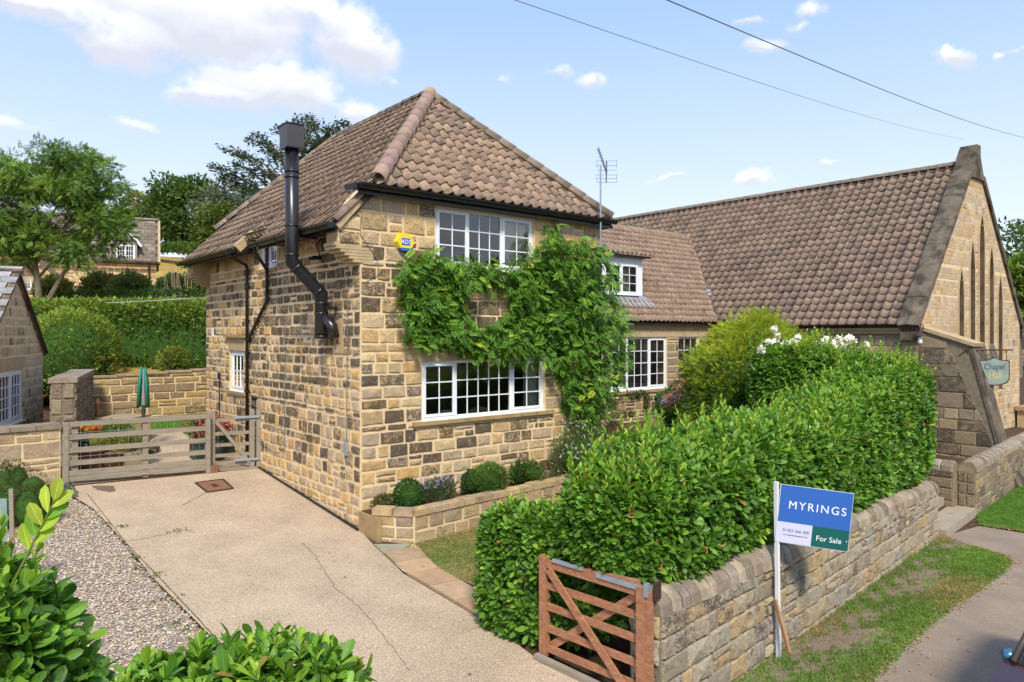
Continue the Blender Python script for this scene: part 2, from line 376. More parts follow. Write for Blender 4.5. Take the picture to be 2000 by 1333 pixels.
M['leaf'] = leaf_mat('soft_leaf', .55, .36, spec=.3)
M['petal'] = leaf_mat('petal', .7, .25, spec=.2)
M['core'] = simple('shade_green_core', (.04, .085, .018), .95, .35, 9, .8, 25, spec=.05)  # dark green paints the shade seen between the leaves
M['wire'] = simple('cable', (.16, .16, .17), .6, 0, 2, 0, 10)
M['netgreen'] = simple('green_cover', (.01, .20, .12), .6, .2, 12, .3, 40)
M['yellow'] = simple('yellow_plastic', (.80, .58, .03), .35, .02, 2, 0, 10)
M['signblue'] = simple('blue_print', (.028, .125, .46), .45, .02, 2, 0, 10, fine=.0)
M['signgreen'] = simple('green_print', (.004, .105, .095), .45, .02, 2, 0, 10, fine=.0)
M['signlilac'] = simple('lilac_print', (.60, .60, .82), .45, .02, 2, 0, 10, fine=.0)
M['signwhite'] = simple('white_print', (.85, .86, .88), .5, .02, 2, 0, 10, fine=.0)
M['ink'] = simple('dark_ink', (.05, .05, .10), .6, .02, 2, 0, 10, fine=.0)
M['field'] = simple('dry_grass_field', (.40, .27, .075), .95, .18, .3, .5, 3, spec=.05, stain=(.12, .56, (.20, .21, .06), .7))
M['grassbase'] = simple('turf', (.13, .155, .045), .95, .3, 2.5, .8, 60, spec=.05, stain=(1.5, .52, (.32, .225, .11), .8))
M['lawnbase'] = simple('lawn_turf', (.07, .16, .022), .95, .18, 2.5, .8, 60, spec=.05)
def glass_mat():
    m, nt, b, out = new_mat('window_glass'); nt.nodes.remove(b)
    g = nd(nt, 'ShaderNodeBsdfGlossy', {'Color': (1, 1, 1, 1), 'Roughness': .015}); t = nd(nt, 'ShaderNodeBsdfTransparent', {'Color': (.80, .84, .82, 1)})
    p = pos(nt); bn = nd(nt, 'ShaderNodeBump', {'Height': noise(nt, p, 1.6, 2.0), 'Strength': .05, 'Distance': .05}); nt.links.new(bn.outputs[0], g.inputs['Normal'])
    fr = nd(nt, 'ShaderNodeFresnel', {'IOR': 1.5}); f = mth(nt, 'ADD', mth(nt, 'MULTIPLY', fr.outputs[0], 1.5), .05)
    mx = nd(nt, 'ShaderNodeMixShader', {0: f}); nt.links.new(t.outputs[0], mx.inputs[1]); nt.links.new(g.outputs[0], mx.inputs[2]); nt.links.new(mx.outputs[0], out.inputs[0])
    return m
M['glass'] = glass_mat()
# ------------------------------------------------------------------ masonry
ZU = Vector((0, 0, 1))
def fr3(F, u, z, d=0.0):
    O, U, N = F; return Vector((O.x + U.x * u + N.x * d, O.y + U.y * u + N.y * d, O.z + z + N.z * d))
def clip_poly(poly, conv):
    """clip polygon by convex counter-clockwise polygon"""
    out = list(poly)
    for i in range(len(conv)):
        a, b = conv[i], conv[(i + 1) % len(conv)]; inp = out; out = []
        if not inp: return []
        ex, ez = b[0] - a[0], b[1] - a[1]
        side = lambda p: ex * (p[1] - a[1]) - ez * (p[0] - a[0])
        for j in range(len(inp)):
            p, q = inp[j], inp[(j + 1) % len(inp)]; sp, sq = side(p), side(q)
            if sp >= 0: out.append(p)
            if sp * sq < 0:
                t = sp / (sp - sq); out.append((p[0] + (q[0] - p[0]) * t, p[1] + (q[1] - p[1]) * t))
    return out
def parea(p): return abs(sum(p[i][0] * p[(i + 1) % len(p)][1] - p[(i + 1) % len(p)][0] * p[i][1] for i in range(len(p)))) / 2
def stone_piece(F, poly, rnd, proud=.018, rough=.008, seglen=.14, inset=.016, base=-.012):
    cx = sum(p[0] for p in poly) / len(poly); cz = sum(p[1] for p in poly) / len(poly)
    ol = []
    for i in range(len(poly)):
        p, q = poly[i], poly[(i + 1) % len(poly)]; L = math.hypot(q[0] - p[0], q[1] - p[1]); k = max(1, min(3, round(L / seglen)))
        for j in range(k):
            t = j / k; j1 = rough * .7
            ol.append((p[0] + (q[0] - p[0]) * t + rnd.uniform(-j1, j1), p[1] + (q[1] - p[1]) * t + rnd.uniform(-j1, j1)))
    n = len(ol); V = []; hx = max(abs(p[0] - cx) for p in poly); hz = max(abs(p[1] - cz) for p in poly)
    sx = max(.3, 1 - inset / max(hx, .02)); sz = max(.3, 1 - inset / max(hz, .02)); pr = proud * rnd.uniform(.6, 1.35)
    for u, z in ol: V.append(fr3(F, u, z, base))
    for u, z in ol: V.append(fr3(F, cx + (u - cx) * sx, cz + (z - cz) * sz, pr + rnd.uniform(-rough, rough) * .6))
    V.append(fr3(F, cx + rnd.uniform(-.2, .2) * hx, cz + rnd.uniform(-.2, .2) * hz, pr + rnd.uniform(-.2, 1.2) * rough))
    Fc = []
    for i in range(n):
        j = (i + 1) % n; Fc += [(i, j, n + j, n + i), (n + i, n + j, 2 * n)]
    return V, Fc
def stones(F, outline, openings, rnd, colf, h=(.16, .24), wd=(.22, .5), gap=.02, breaks=(), split=.18, **kw):
    """coursed stonework on a convex outline (u,z) with rectangular openings (u0,u1,z0,z1)"""
    z0 = min(p[1] for p in outline); z1 = max(p[1] for p in outline); u0 = min(p[0] for p in outline); u1 = max(p[0] for p in outline)
    br = sorted(set([z0, z1] + [z for o in openings for z in o[2:4] if z0 < z < z1] + [b for b in breaks if z0 < b < z1]))
    ar = sum(outline[i][0] * outline[(i + 1) % len(outline)][1] - outline[(i + 1) % len(outline)][0] * outline[i][1] for i in range(len(outline)))
    if ar < 0: outline = outline[::-1]
    out = []
    for a, b in zip(br[:-1], br[1:]):
        if b - a < .05: continue
        n = max(1, round((b - a) / rnd.uniform(*h))); ws = [rnd.uniform(.8, 1.2) for _ in range(n)]; s = sum(ws); z = a
        for wgt in ws:
            hh = (b - a) * wgt / s; zc = z + hh / 2
            cuts = sorted([(o[0], o[1]) for o in openings if o[2] < zc < o[3]]); iv = []; u = u0
            for c in cuts:
                if c[0] > u: iv.append((u, c[0]))
                u = max(u, c[1])
            if u < u1: iv.append((u, u1))
            for (ua, ub) in iv:
                u = ua
                while u < ub - .02:
                    wv = rnd.uniform(*wd) * (1.0 if hh > .15 else 1.1)
                    if ub - (u + wv) < wd[0] * .6: wv = ub - u
                    rects = [(u, u + wv, z, z + hh)]
                    if rnd.random() < split and hh > .17 and wv > .2:
                        k = rnd.uniform(.38, .62); rects = [(u, u + wv, z, z + hh * k), (u, u + wv, z + hh * k, z + hh)]
                        if rnd.random() < .4: uu = u + wv * rnd.uniform(.35, .65); r = rects.pop(rnd.randrange(2)); rects += [(u, uu, r[2], r[3]), (uu, u + wv, r[2], r[3])]
                    for r in rects:
                        g = gap / 2 * rnd.uniform(.6, 1.3)
                        P = [(r[0] + g, r[2] + g), (r[1] - g, r[2] + g), (r[1] - g, r[3] - g), (r[0] + g, r[3] - g)]
                        P = clip_poly(P, outline)
                        if len(P) < 3 or parea(P) < .004: continue
                        cu, cz = (r[0] + r[1]) / 2, (r[2] + r[3]) / 2
                        V, Fc = stone_piece(F, P, rnd, **kw); out.append((V, Fc, colf(cu, cz, rnd), parea(P)))
                    u += wv
            z += hh
    return out
def emit(parent, name, pieces, mat, limit=300, stuff=None, smooth=False):
    """pieces (V, F, colour, area) -> nearest ones objects, the rest one joined part"""
    if not pieces: return
    ctr = np.array([[sum(v[k] for v in p[0]) / len(p[0]) for k in range(3)] for p in pieces]); x, y, t = proj(ctr)
    ins = (t > .3) & (x > -10) & (x < 2010) & (y > -10) & (y < 1343)
    sc = np.array([p[3] for p in pieces]) / np.maximum(t, .3) ** 2 * np.where(ins, 1, 0)
    order = np.argsort(-sc); sel = set(int(i) for i in order[:limit] if sc[i] > 0); rest = B()
    for i, p in enumerate(pieces):
        if i in sel:
            b = B(); b.add(p[0], p[1], p[2]); b.build(name, mat, parent, smooth)
        else: rest.add(p[0], p[1], p[2])
    if rest.v: rest.build(stuff or name + 's', mat, parent, smooth, kind='stuff')
PAL_S = [(0.498, 0.352, 0.185), (0.445, 0.316, 0.171), (0.541, 0.383, 0.199), (0.466, 0.352, 0.223), (0.424, 0.321, 0.209), (0.583, 0.372, 0.157), (0.519, 0.332, 0.152), (0.488, 0.362, 0.242), (0.572, 0.428, 0.247)]
def nf(u, z, s=0):
    from mathutils import noise as _n
    return _n.noise(Vector((u * .75 + s, z * .95, s * 3.1)))
def colour(rnd, pal, j=.1):
    c = rnd.choice(pal); k = rnd.uniform(1 - j, 1 + j); return (c[0] * k, c[1] * k * rnd.uniform(.97, 1.03), c[2] * k * rnd.uniform(.94, 1.06))
def panel(b, F, outer, holes=(), th=.3, col=None, mi=0):
    loops = [list(outer)] + [[(h[0], h[2]), (h[1], h[2]), (h[1], h[3]), (h[0], h[3])] if len(h) == 4 and not isinstance(h[0], (tuple, list)) else list(h) for h in holes]
    pts = [p for l in loops for p in l]
    tris = tessellate_polygon([[Vector((p[0], p[1], 0)) for p in l] for l in loops])
    for t in tris:
        b.poly([fr3(F, *pts[i]) for i in t], col, mi); b.poly([fr3(F, pts[i][0], pts[i][1], -th) for i in reversed(t)], col, mi)
    for l in loops:
        for i in range(len(l)):
            p, q = l[i], l[(i + 1) % len(l)]
            b.poly([fr3(F, *p), fr3(F, *q), fr3(F, q[0], q[1], -th), fr3(F, p[0], p[1], -th)], col, mi)
def fbox(b, F, u0, u1, z0, z1, d0, d1, col=None, mi=0):
    P = [fr3(F, u, z, d) for d in (d0, d1) for z in (z0, z1) for u in (u0, u1)]
    b.add(P, [(0, 1, 3, 2), (4, 6, 7, 5), (0, 2, 6, 4), (1, 5, 7, 3), (0, 4, 5, 1), (2, 3, 7, 6)], col, mi)
def window(parent, F, u0, u1, z0, z1, lights, rows, d=-.045, fw=.055, sill=True, lab=None, frame_mat='white', bar=.011, vents=()):
    b = B(); e = .0015
    fbox(b, F, u0, u1, z1 - fw, z1, d - .05, d); fbox(b, F, u0, u1, z0, z0 + fw, d - .05, d)
    fbox(b, F, u0, u0 + fw, z0 + fw + e, z1 - fw - e, d - .05, d); fbox(b, F, u1 - fw, u1, z0 + fw + e, z1 - fw - e, d - .05, d)
    for k in range(len(lights) - 1):
        m = lights[k][1]; fbox(b, F, m - fw * .45, m + fw * .45, z0 + fw + e, z1 - fw - e, d - .05, d)
    if sill: fbox(b, F, u0 - .02, u1 + .02, z0 - .035, z0 - .002, d - .05, d + .09)
    w_ = b.build('window', M[frame_mat], parent)
    for k, (a, c, cols, sash) in enumerate(lights):
        a2 = a + (fw if k == 0 else fw * .45); c2 = c - (fw if k == len(lights) - 1 else fw * .45); za, zb = z0 + fw, z1 - fw; dd = d - .02
        if sash:
            s = B(); sw = .05; dd = d + .004
            fbox(s, F, a2 + e, c2 - e, zb - sw, zb - e, d - .04, d + .016); fbox(s, F, a2 + e, c2 - e, za + e, za + sw, d - .04, d + .016)
            fbox(s, F, a2 + e, a2 + sw, za + sw + e, zb - sw - e, d - .04, d + .016); fbox(s, F, c2 - sw, c2 - e, za + sw + e, zb - sw - e, d - .04, d + .016)
            s.build('sash', M[frame_mat], w_); a2 += sw; c2 -= sw; za += sw; zb -= sw
            if k in vents or vents == 'all':
                v = B(); fbox(v, F, a2 + .06, c2 - .06, zb + .012, zb + .03, d + .0165, d + .03); v.build('trickle_vent', M['white'], w_)
        pw, ph = (c2 - a2) / cols, (zb - za) / rows
        for i in range(1, cols):
            g = B(); fbox(g, F, a2 + pw * i - bar, a2 + pw * i + bar, za + .001, zb - .001, dd - .014, dd + .002); g.build('glazing_bar', M[frame_mat], w_)
        for j in range(1, rows):
            g = B(); fbox(g, F, a2 + .001, c2 - .001, za + ph * j - bar, za + ph * j + bar, dd - .0125, dd + .0035); g.build('glazing_bar', M[frame_mat], w_)
        for i in range(cols):
            for j in range(rows):
                g = B(); ua, ub, zc, zd = a2 + pw * i, a2 + pw * (i + 1), za + ph * j, za + ph * (j + 1)
                g.poly([fr3(F, ua, zc, dd - .007), fr3(F, ub, zc, dd - .007), fr3(F, ub, zd, dd - .007), fr3(F, ua, zd, dd - .007)]); g.build('pane', M['glass'], w_)
    return w_

# ------------------------------------------------------------------ pantiles
def tile_base(w_=.235, L=.37, A=1.0):
    xs = np.array([0, .12, .28, .44, .58, .70, .80, .90, 1.0]) * (w_ * 1.08); zs = np.array([.020, -.004, -.022, -.026, -.014, .012, .038, .046, .030]) * A
    V = []
    for y, dz in ((0, .042), (L, 0.0)): V += [(x, y, z + dz) for x, z in zip(xs, zs)]
    V += [(x, .006, z + .042 - .030) for x, z in zip(xs, zs)]
    n = len(xs); T = []
    for i in range(n - 1):
        T += [(i, i + 1, n + i + 1), (i, n + i + 1, n + i), (2 * n + i, 2 * n + i + 1, i + 1), (2 * n + i, i + 1, i)]
    return np.array(V), np.array(T)
def ridge_base(r=.14, L=.45, seg=7, span=1.0):
    V = []; T = []
    for y, k in ((0, 1.0), (L, .93)):
        for i in range(seg + 1):
            a = math.pi * (.5 - span / 2 + span * i / seg); V.append((r * k * math.cos(a), y, r * k * math.sin(a)))
    for i in range(seg + 1):
        a = math.pi * (.5 - span / 2 + span * i / seg); V.append(((r - .02) * math.cos(a), .002, (r - .02) * math.sin(a)))
    n = seg + 1
    for i in range(seg): T += [(i, n + i + 1, i + 1), (i, n + i, n + i + 1), (2 * n + i, i, i + 1), (2 * n + i, i + 1, 2 * n + i + 1)]
    return np.array(V), np.array(T)
PAL_T = [(0.276, 0.196, 0.131), (0.240, 0.168, 0.115), (0.304, 0.220, 0.148), (0.208, 0.148, 0.107), (0.268, 0.180, 0.131), (0.176, 0.132, 0.098), (0.328, 0.240, 0.160), (0.248, 0.172, 0.139), (0.224, 0.156, 0.111), (0.288, 0.204, 0.135)]
def tiled_plane(parent, O, U, V, nu, nv, test, planes, rnd, gauge=.30, w_=.235, limit=300, palette=PAL_T, A=1.0):
    """test(u,v) -> signed distance inside the roof outline; planes = [(point, normal pointing out)] to cut border tiles"""
    O, U, V = Vector(O), Vector(U).normalized(), Vector(V).normalized(); N = U.cross(V)
    if N.z < 0: N = -N
    Ms = []; pal = []; cl = []
    flip = U.cross(V).z < 0
    for j in range(nv):
        for i in range(nu):
            u, v = i * w_, j * gauge; ds = [test(u + a * w_, v + b * .36) for a in (0, 1) for b in (0, 1)]
            if max(ds) < 0: continue
            p = O + U * (u + rnd.uniform(-.006, .006)) + V * (v + rnd.uniform(-.008, .008)) + N * (rnd.uniform(-.005, .005) + .016 * math.sin(u * .9 + v * .6) * math.sin(v * 1.3 + u * .35))
            m = np.eye(4); s = -1 if flip else 1; uu = U + V * rnd.uniform(-.015, .015)
            if flip: p = p + U * w_
            m[:3, 0] = uu * s; m[:3, 1] = V - U * rnd.uniform(-.012, .012); m[:3, 2] = N; m[:3, 3] = p
            Ms.append(m); pal.append(rnd.randrange(len(palette))); cl.append(min(ds) < .02)
    o = inst('roof_tile', tile_base(w_, A=A), Ms, pal, palette, M['tile'], parent, limit, smooth=False, stuff='roof_tiles', clip=np.array(cl))
    if o and planes:
        import bmesh
        bm = bmesh.new(); bm.from_mesh(o.data)
        wl = WL[o]
        for pt, nr in planes:
            bmesh.ops.bisect_plane(bm, geom=bm.verts[:] + bm.edges[:] + bm.faces[:], plane_co=Vector(pt) - wl, plane_no=Vector(nr), clear_outer=True)
        bm.to_mesh(o.data); bm.free()
    return o
def ridge_line(parent, a, b, rnd, r=.14, name='ridge_tile', L=.45, palette=None, span=1.0, col=None):
    a, b = Vector(a), Vector(b); n = max(1, round((b - a).length / (L * .9))); d = (b - a).normalized(); side = d.cross(ZU).normalized(); up = side.cross(d)
    st = (b - a).length / n; V, T = ridge_base(r, st * 1.04, span=span)
    for i in range(n):
        p = a + d * st * i; c = colour(rnd, palette or [(.30, .20, .15), (.27, .17, .14), (.34, .235, .165), (.25, .18, .13)], .08)
        m = Matrix.Identity(4)
        for k, ax in enumerate((side, d, up)):
            for q in range(3): m[q][k] = ax[q]
        p = p + up * rnd.uniform(-.006, .006)
        for q in range(3): m[q][3] = p[q]
        place(name, npmesh(name, V, T, M['tile'], np.tile(np.array([c[0], c[1], c[2], 1]), (len(T), 1)), True), parent, M=m)
def gutter(parent, a, b, r=.06, name='gutter', joints=.9):
    """half-round gutter with end caps and brackets; the brackets are its sub-parts"""
    a, b = Vector(a), Vector(b); d = (b - a).normalized(); side = d.cross(ZU).normalized(); n = 9
    bb = B(); prof = []
    for i in range(n): q = math.pi * (1 + i / (n - 1)); prof.append((math.cos(q) * r, math.sin(q) * r))
    for i in range(n): q = math.pi * (2 - i / (n - 1)); prof.append((math.cos(q) * (r - .006), math.sin(q) * (r - .006)))
    A = [a + side * x + ZU * z for x, z in prof]; E = [b + side * x + ZU * z for x, z in prof]; k = len(prof)
    bb.add(A + E, [(i, (i + 1) % k, k + (i + 1) % k, k + i) for i in range(k)])
    for end in (a, b):
        bb.poly([end + side * x + ZU * z for x, z in prof[:n]])
    g = bb.build(name, M['black'], parent)
    L = (b - a).length; m = max(1, int(L / joints))
    for i in range(m + 1):
        p = a + d * (L * (i + .5) / (m + 1)); jb = B()
        pr = []
        for q in range(n): w2 = math.pi * (1 + q / (n - 1)); pr.append((math.cos(w2) * (r + .009), math.sin(w2) * (r + .009)))
        wd = .03 if i % 2 else .09
        A = [p - d * wd / 2 + side * x + ZU * z for x, z in pr]; E = [p + d * wd / 2 + side * x + ZU * z for x, z in pr]
        jb.add(A + E, [(q, q + 1, n + q + 1, n + q) for q in range(n - 1)]); jb.poly(A); jb.poly(E[::-1]); jb.build('gutter_bracket', M['black'], g)
    return g
# ================================================================== THE STONE HOUSE
R1 = random.Random(11)
house = thing('stone_house', (0, 0, -.3), 'two storey sandstone house with hipped pantile roof and climber across its front', 'house')
FF = (Vector((0, 0, 0)), Vector((1, 0, 0)), Vector((0, -1, 0)))            # front face frame: u = X
FL = (Vector((0, 0, 0)), Vector((0, 1, 0)), Vector((-1, 0, 0)))            # left face frame: u = Y
FRr = (Vector((5.85, 0, 0)), Vector((0, 1, 0)), Vector((1, 0, 0)))
wl_lo = (1.21, 4.155, 1.735, 2.80); wl_up = (1.50, 3.87, 4.52, 5.60)
sl_lo = (5.50, 6.43, 1.97, 2.90); sl_up = (3.60, 4.52, 4.66, 5.40)
b = B()
panel(b, FF, [(0.001, -.5), (5.85, -.5), (5.85, 5.78), (.12, 5.78), (-.12, 5.55), (-.40, 5.10), (-.40, 4.72), (0.001, 4.72)], [wl_lo, wl_up], .28)
b.build('front_wall', M['mortar'], house)
b = B()
panel(b, FL, [(0.281, -.5), (8.2, -.5), (8.2, 5.30), (4.70, 5.30), (4.70, 5.62), (3.42, 5.62), (3.42, 5.30), (.281, 5.30)], [sl_lo, sl_up], .28)
b.build('side_wall', M['mortar'], house)
b = B(); b.box((5.57, .281, -.5), (5.85, 8.2, 5.75)); b.build('side_wall', M['mortar'], house)
b = B(); b.box((.281, 7.92, -.5), (5.569, 8.2, 5.75)); b.build('rear_wall', M['mortar'], house)
b = B(); b.box((.281, .281, 2.98), (5.569, 7.919, 3.2)); b.box((.281, .281, .15), (5.569, 7.919, .3), mi=1); b.build('floor_slab', [M['room'], M['roomdark']], house)
b = B(); b.box((.285, 3.6, .3), (5.565, 3.7, 2.98)); b.box((.285, 3.6, 3.2), (5.565, 3.7, 5.7)); b.build('partition', M['room'], house)

def col_front(u, z, r):
    c = colour(r, PAL_S, .1); k = .12
    if u < 1.2 and 1.1 < z < 5.0: k = .60
    elif z > 5.0: k = .12 if u > .35 else .5
    elif 1.1 < z < 4.6: k = .42 if u < 4.5 else .3
    elif z > .55: k = .25
    else: k = .06
    s = r.random() < k * (1 + 1.5 * nf(u, z, 3))
    return c + ((r.uniform(.4, .95) if s else r.choice([0, .0, 0, .0, .22])),)
def col_left(u, z, r):
    c = colour(r, PAL_S, .1); lo = 1.1 + .05 * u
    if z > 4.85: k = .15
    elif z > lo: k = .58 if u < 5 else .5
    elif z > lo - .5: k = .35
    else: k = .05
    if z > 2.9 and u < 4: k += .12
    s = r.random() < k * (1 + 1.5 * nf(u, z, 7))
    return c + ((r.uniform(.4, 1.0) if s else r.choice([0, .0, 0, .0, .22])),)
lint_lo = (1.05, 4.30, 2.80, 3.12); sill_lo = (1.08, 4.34, 1.62, 1.735); lint_up = (1.50, 3.87, 5.60, 5.80); sill_up = (1.42, 3.95, 4.42, 4.52)
P = stones(FF, [(0, -.2), (5.85, -.2), (5.85, 5.72), (0, 5.72)], [wl_lo, wl_up, lint_lo, sill_lo, lint_up, sill_up], R1, col_front, h=(.20, .26), wd=(.24, .54), gap=.030, split=.14, rough=.012)
P += stones(FF, [(-.40, 4.76), (0, 4.76), (0, 5.68), (-.40, 5.10)], [], R1, col_front, h=(.18, .22), wd=(.38, .4), gap=.024, split=0)
P += stones(FL, [(0, -.2), (8.2, -.2), (8.2, 5.06), (0, 5.06)], [sl_lo, (sl_up[0], sl_up[1], 4.56, 5.3), (5.36, 6.55, 2.90, 3.24), (5.36, 6.55, 1.87, 1.97), (0, .42, 4.46, 4.76)], R1, col_left, h=(.19, .24), wd=(.19, .40), gap=.040, split=.08, rough=.014)
P += stones(FL, [(3.45, 5.06), (4.68, 5.06), (4.68, 5.5), (3.45, 5.5)], [(sl_up[0], sl_up[1], 4.56, 5.55)], R1, col_left, h=(.18, .22), wd=(.2, .4), gap=.026)
emit(house, 'stone', P, M['stone'], 300, 'stones')
# dressed lintels and sills
for (F, r, d0, d1, mt, nm) in [(FF, lint_lo, -.01, .014, 'dressed', 'lintel'), (FF, (1.0, 4.36, 1.66, 1.73), -.01, .085, 'sill', 'window_sill'), (FF, sill_up, -.01, .03, 'sill', 'window_sill'),
                               (FF, (1.46, 3.91, 5.605, 5.77), -.01, .012, 'dressed', 'lintel'),
                               (FL, (5.40, 6.52, 2.905, 3.20), -.01, .014, 'dressed', 'lintel'), (FL, (5.34, 6.60, 3.20, 3.255), -.01, .09, 'sill', 'drip_mould'), (FL, (5.38, 6.58, 1.90, 1.965), -.01, .06, 'sill', 'window_sill'),
                               (FL, (3.55, 4.57, 4.585, 4.655), -.01, .05, 'sill', 'window_sill'), (FF, (1.0, 4.36, 3.125, 3.175), -.01, .05, 'sill', 'drip_mould')]:
    b = B(); fbox(b, F, r[0], r[1], r[2], r[3], d0, d1); b.build(nm, M[mt], house)
# corbelled kneelers: stepped blocks under the eaves corners
for y0, y1, nm in ((-.002, .42, 'kneeler'), (7.9, 8.32, 'kneeler')):
    b = B(); b.box((-.46, y0 + .0, 4.735), (.005 if y0 > 1 else .24, y1, 4.79))
    for k in range(5):
        zt = 4.73 - .052 * k; b.box((-.44 + .075 * k, y0 - (.018 if y0 < 1 else -.002), zt - .046), (.0 if y0 > 1 else .23, y1 - .02 * k, zt))
    b.build(nm, M['dressed'], house)
    if y0 > 1: b = B(); b.box((-.40, 7.9, 4.792), (-.001, 8.25, 5.2)); b.build('kneeler_block', M['dressed'], house)
b = B(); b.box((-.42, .0015, 4.795), (-.001, .40, 5.12)); b.build('kneeler_block', M['dressed'], house)
# cavity between roof and wall: soffit boards
b = B(); b.box((-.36, .45, 5.06), (-.002, 3.40, 5.10)); b.box((-.36, 4.72, 5.06), (-.002, 7.88, 5.10)); b.build('soffit', M['black'], house)
b = B(); b.box((-.14, -.16, 5.67), (5.98, -.002, 5.72)); b.build('soffit', M['black'], house)

# windows
window(house, FF, *wl_lo, [(1.21, 1.975, 2, True), (1.975, 3.30, 5, False), (3.30, 4.155, 2, True)], 3, vents=(0,))
window(house, FF, *wl_up, [(1.50, 2.26, 2, True), (2.26, 3.06, 3, False), (3.06, 3.87, 2, True)], 3, vents=(0, 2))
window(house, FL, *sl_lo, [(5.50, 6.43, 3, True)], 2, fw=.06)
window(house, FL, *sl_up, [(3.60, 4.06, 2, True), (4.06, 4.52, 2, True)], 2, fw=.05)

# roof
ZE = 5.55                                  # left plane: z = ZE + X
ridge_x, ridge_z, ya, yb = 3.1, 8.6, 2.62, 7.05
sq = math.sqrt(.5)
b = B()
def rp(X, Y, off=0): return (X - off * sq * (1), Y, ZE + X - .03 - off * sq)
L0 = [(-.40, -.03), (.34, -.06), (3.1, ya), (3.1, yb), (.45, 8.62), (-.40, 8.5), (-.40, 4.70), (-.10, 4.70), (-.10, 3.42), (-.40, 3.42)]
lp = [[Vector((p[0], p[1], 0)) for p in L0]]
for t in tessellate_polygon(lp): b.poly([(L0[i][0], L0[i][1], ZE + L0[i][0] - .03) for i in t]); b.poly([(L0[i][0] + .05, L0[i][1], ZE + L0[i][0] - .11) for i in reversed(t)])
for i in range(len(L0)):
    p, q = L0[i], L0[(i + 1) % len(L0)]; b.poly([(p[0], p[1], ZE + p[0] - .03), (q[0], q[1], ZE + q[0] - .03), (q[0] + .05, q[1], ZE + q[0] - .11), (p[0] + .05, p[1], ZE + p[0] - .11)])
zf = lambda Y: 5.87 + (Y + .08) * (8.57 - 5.87) / (2.62 + .08)
b.poly([(.3, -.10, zf(-.1)), (5.93, -.10, zf(-.1)), (3.1, 2.62, 8.57)]); b.poly([(.3, -.02, zf(-.1) - .08), (3.1, 2.62, 8.47), (5.93, -.02, zf(-.1) - .08)]); b.poly([(.3, -.10, zf(-.1)), (.3, -.02, zf(-.1) - .08), (5.93, -.02, zf(-.1) - .08), (5.93, -.10, zf(-.1))])
b.poly([(3.1, 2.62, 8.57), (5.93, -.1, 5.85), (6.12, -.1, 5.62), (6.12, 8.6, 5.55), (3.1, 7.05, 8.57)])
b.poly([(3.1, 7.05, 8.57), (6.12, 8.62, 5.55), (.45, 8.62, 5.92)]); b.build('roof_deck', M['coping_dark'], house)
def t_left(u, v):      # u along Y from -.05, v up the slope from eave X=-.47
    X = -.47 + v * sq; Y = -.05 + u
    d = min(Y + .05, 8.62 - Y, 3.1 - X)
    if X > .34: d = min(d, Y - (-.06 + (X - .34) * (ya + .06) / (3.1 - .34)))
    if X > .45: d = min(d, (8.62 - (X - .45) * (8.62 - yb) / (3.1 - .45)) - Y)
    if X < -.13: d = min(d, max(3.42 - Y, Y - 4.70))
    return d
hipn = Vector((ya + .06, -(3.1 - .34), 0)).normalized(); hipb = Vector((8.62 - yb, 3.1 - .45, 0)).normalized()
tiled_plane(house, (-.47, -.05, ZE - .47 - .005), (0, 1, 0), (1, 0, 1), 37, 17, t_left,
            [((.34, -.06, 0), hipn), ((.45, 8.62, 0), hipb), ((3.1, 0, 0), (1, 0, 0))], R1, gauge=.298, limit=170)
def t_front(u, v):
    Y = -.17 + v * sq; X = .1 + u
    return min(Y + .17, X - (.28 + (Y + .1) * 2.8 / 2.72), (5.95 - (Y + .1) * 2.85 / 2.72) - X)
nf1 = Vector((-2.72, 2.8, 0)).normalized(); nf2 = Vector((2.72, 2.85, 0)).normalized()
tiled_plane(house, (.1, -.17, zf(-.17) + .0), (1, 0, 0), (0, 1, 1), 26, 13, t_front, [((.28, -.1, 0), nf1), ((5.95, -.1, 0), nf2)], R1, gauge=.298, limit=130,
            palette=[(0.312, 0.215, 0.145), (0.336, 0.235, 0.158), (0.287, 0.194, 0.137), (0.238, 0.170, 0.124), (0.361, 0.255, 0.170), (0.320, 0.211, 0.154), (0.262, 0.182, 0.129)])
hp = [(.37, .25, .16), (.28, .195, .16), (.32, .215, .165), (.30, .20, .18), (.34, .245, .18)]
ridge_line(house, (.22, -.17, 5.86), (3.1, 2.60, 8.64), R1, .145, 'hip_tile', .42, hp)
ridge_line(house, (5.95, -.17, 5.80), (3.1, 2.60, 8.57), R1, .15, 'hip_tile', .42, [(.25, .19, .14), (.22, .165, .12)])
ridge_line(house, (3.1, yb, 8.62), (3.1, 2.55, 8.64), R1, .12, 'ridge_tile', .42, [(.22, .18, .14), (.20, .16, .125)])
ridge_line(house, (.40, 8.66, 6.02), (3.1, 7.05, 8.62), R1, .13, 'hip_tile', .42, [(.31, .235, .17), (.27, .2, .15)])
b = B(); b.beam((5.90, -.12, 5.80), (3.1, 2.58, 8.54), .14, .16); b.build('hip_bedding', M['dressed'], house)
b = B(); b.beam((.30, -.12, 5.82), (3.1, 2.56, 8.54), .12, .16); b.build('hip_bedding', M['dressed'], house)
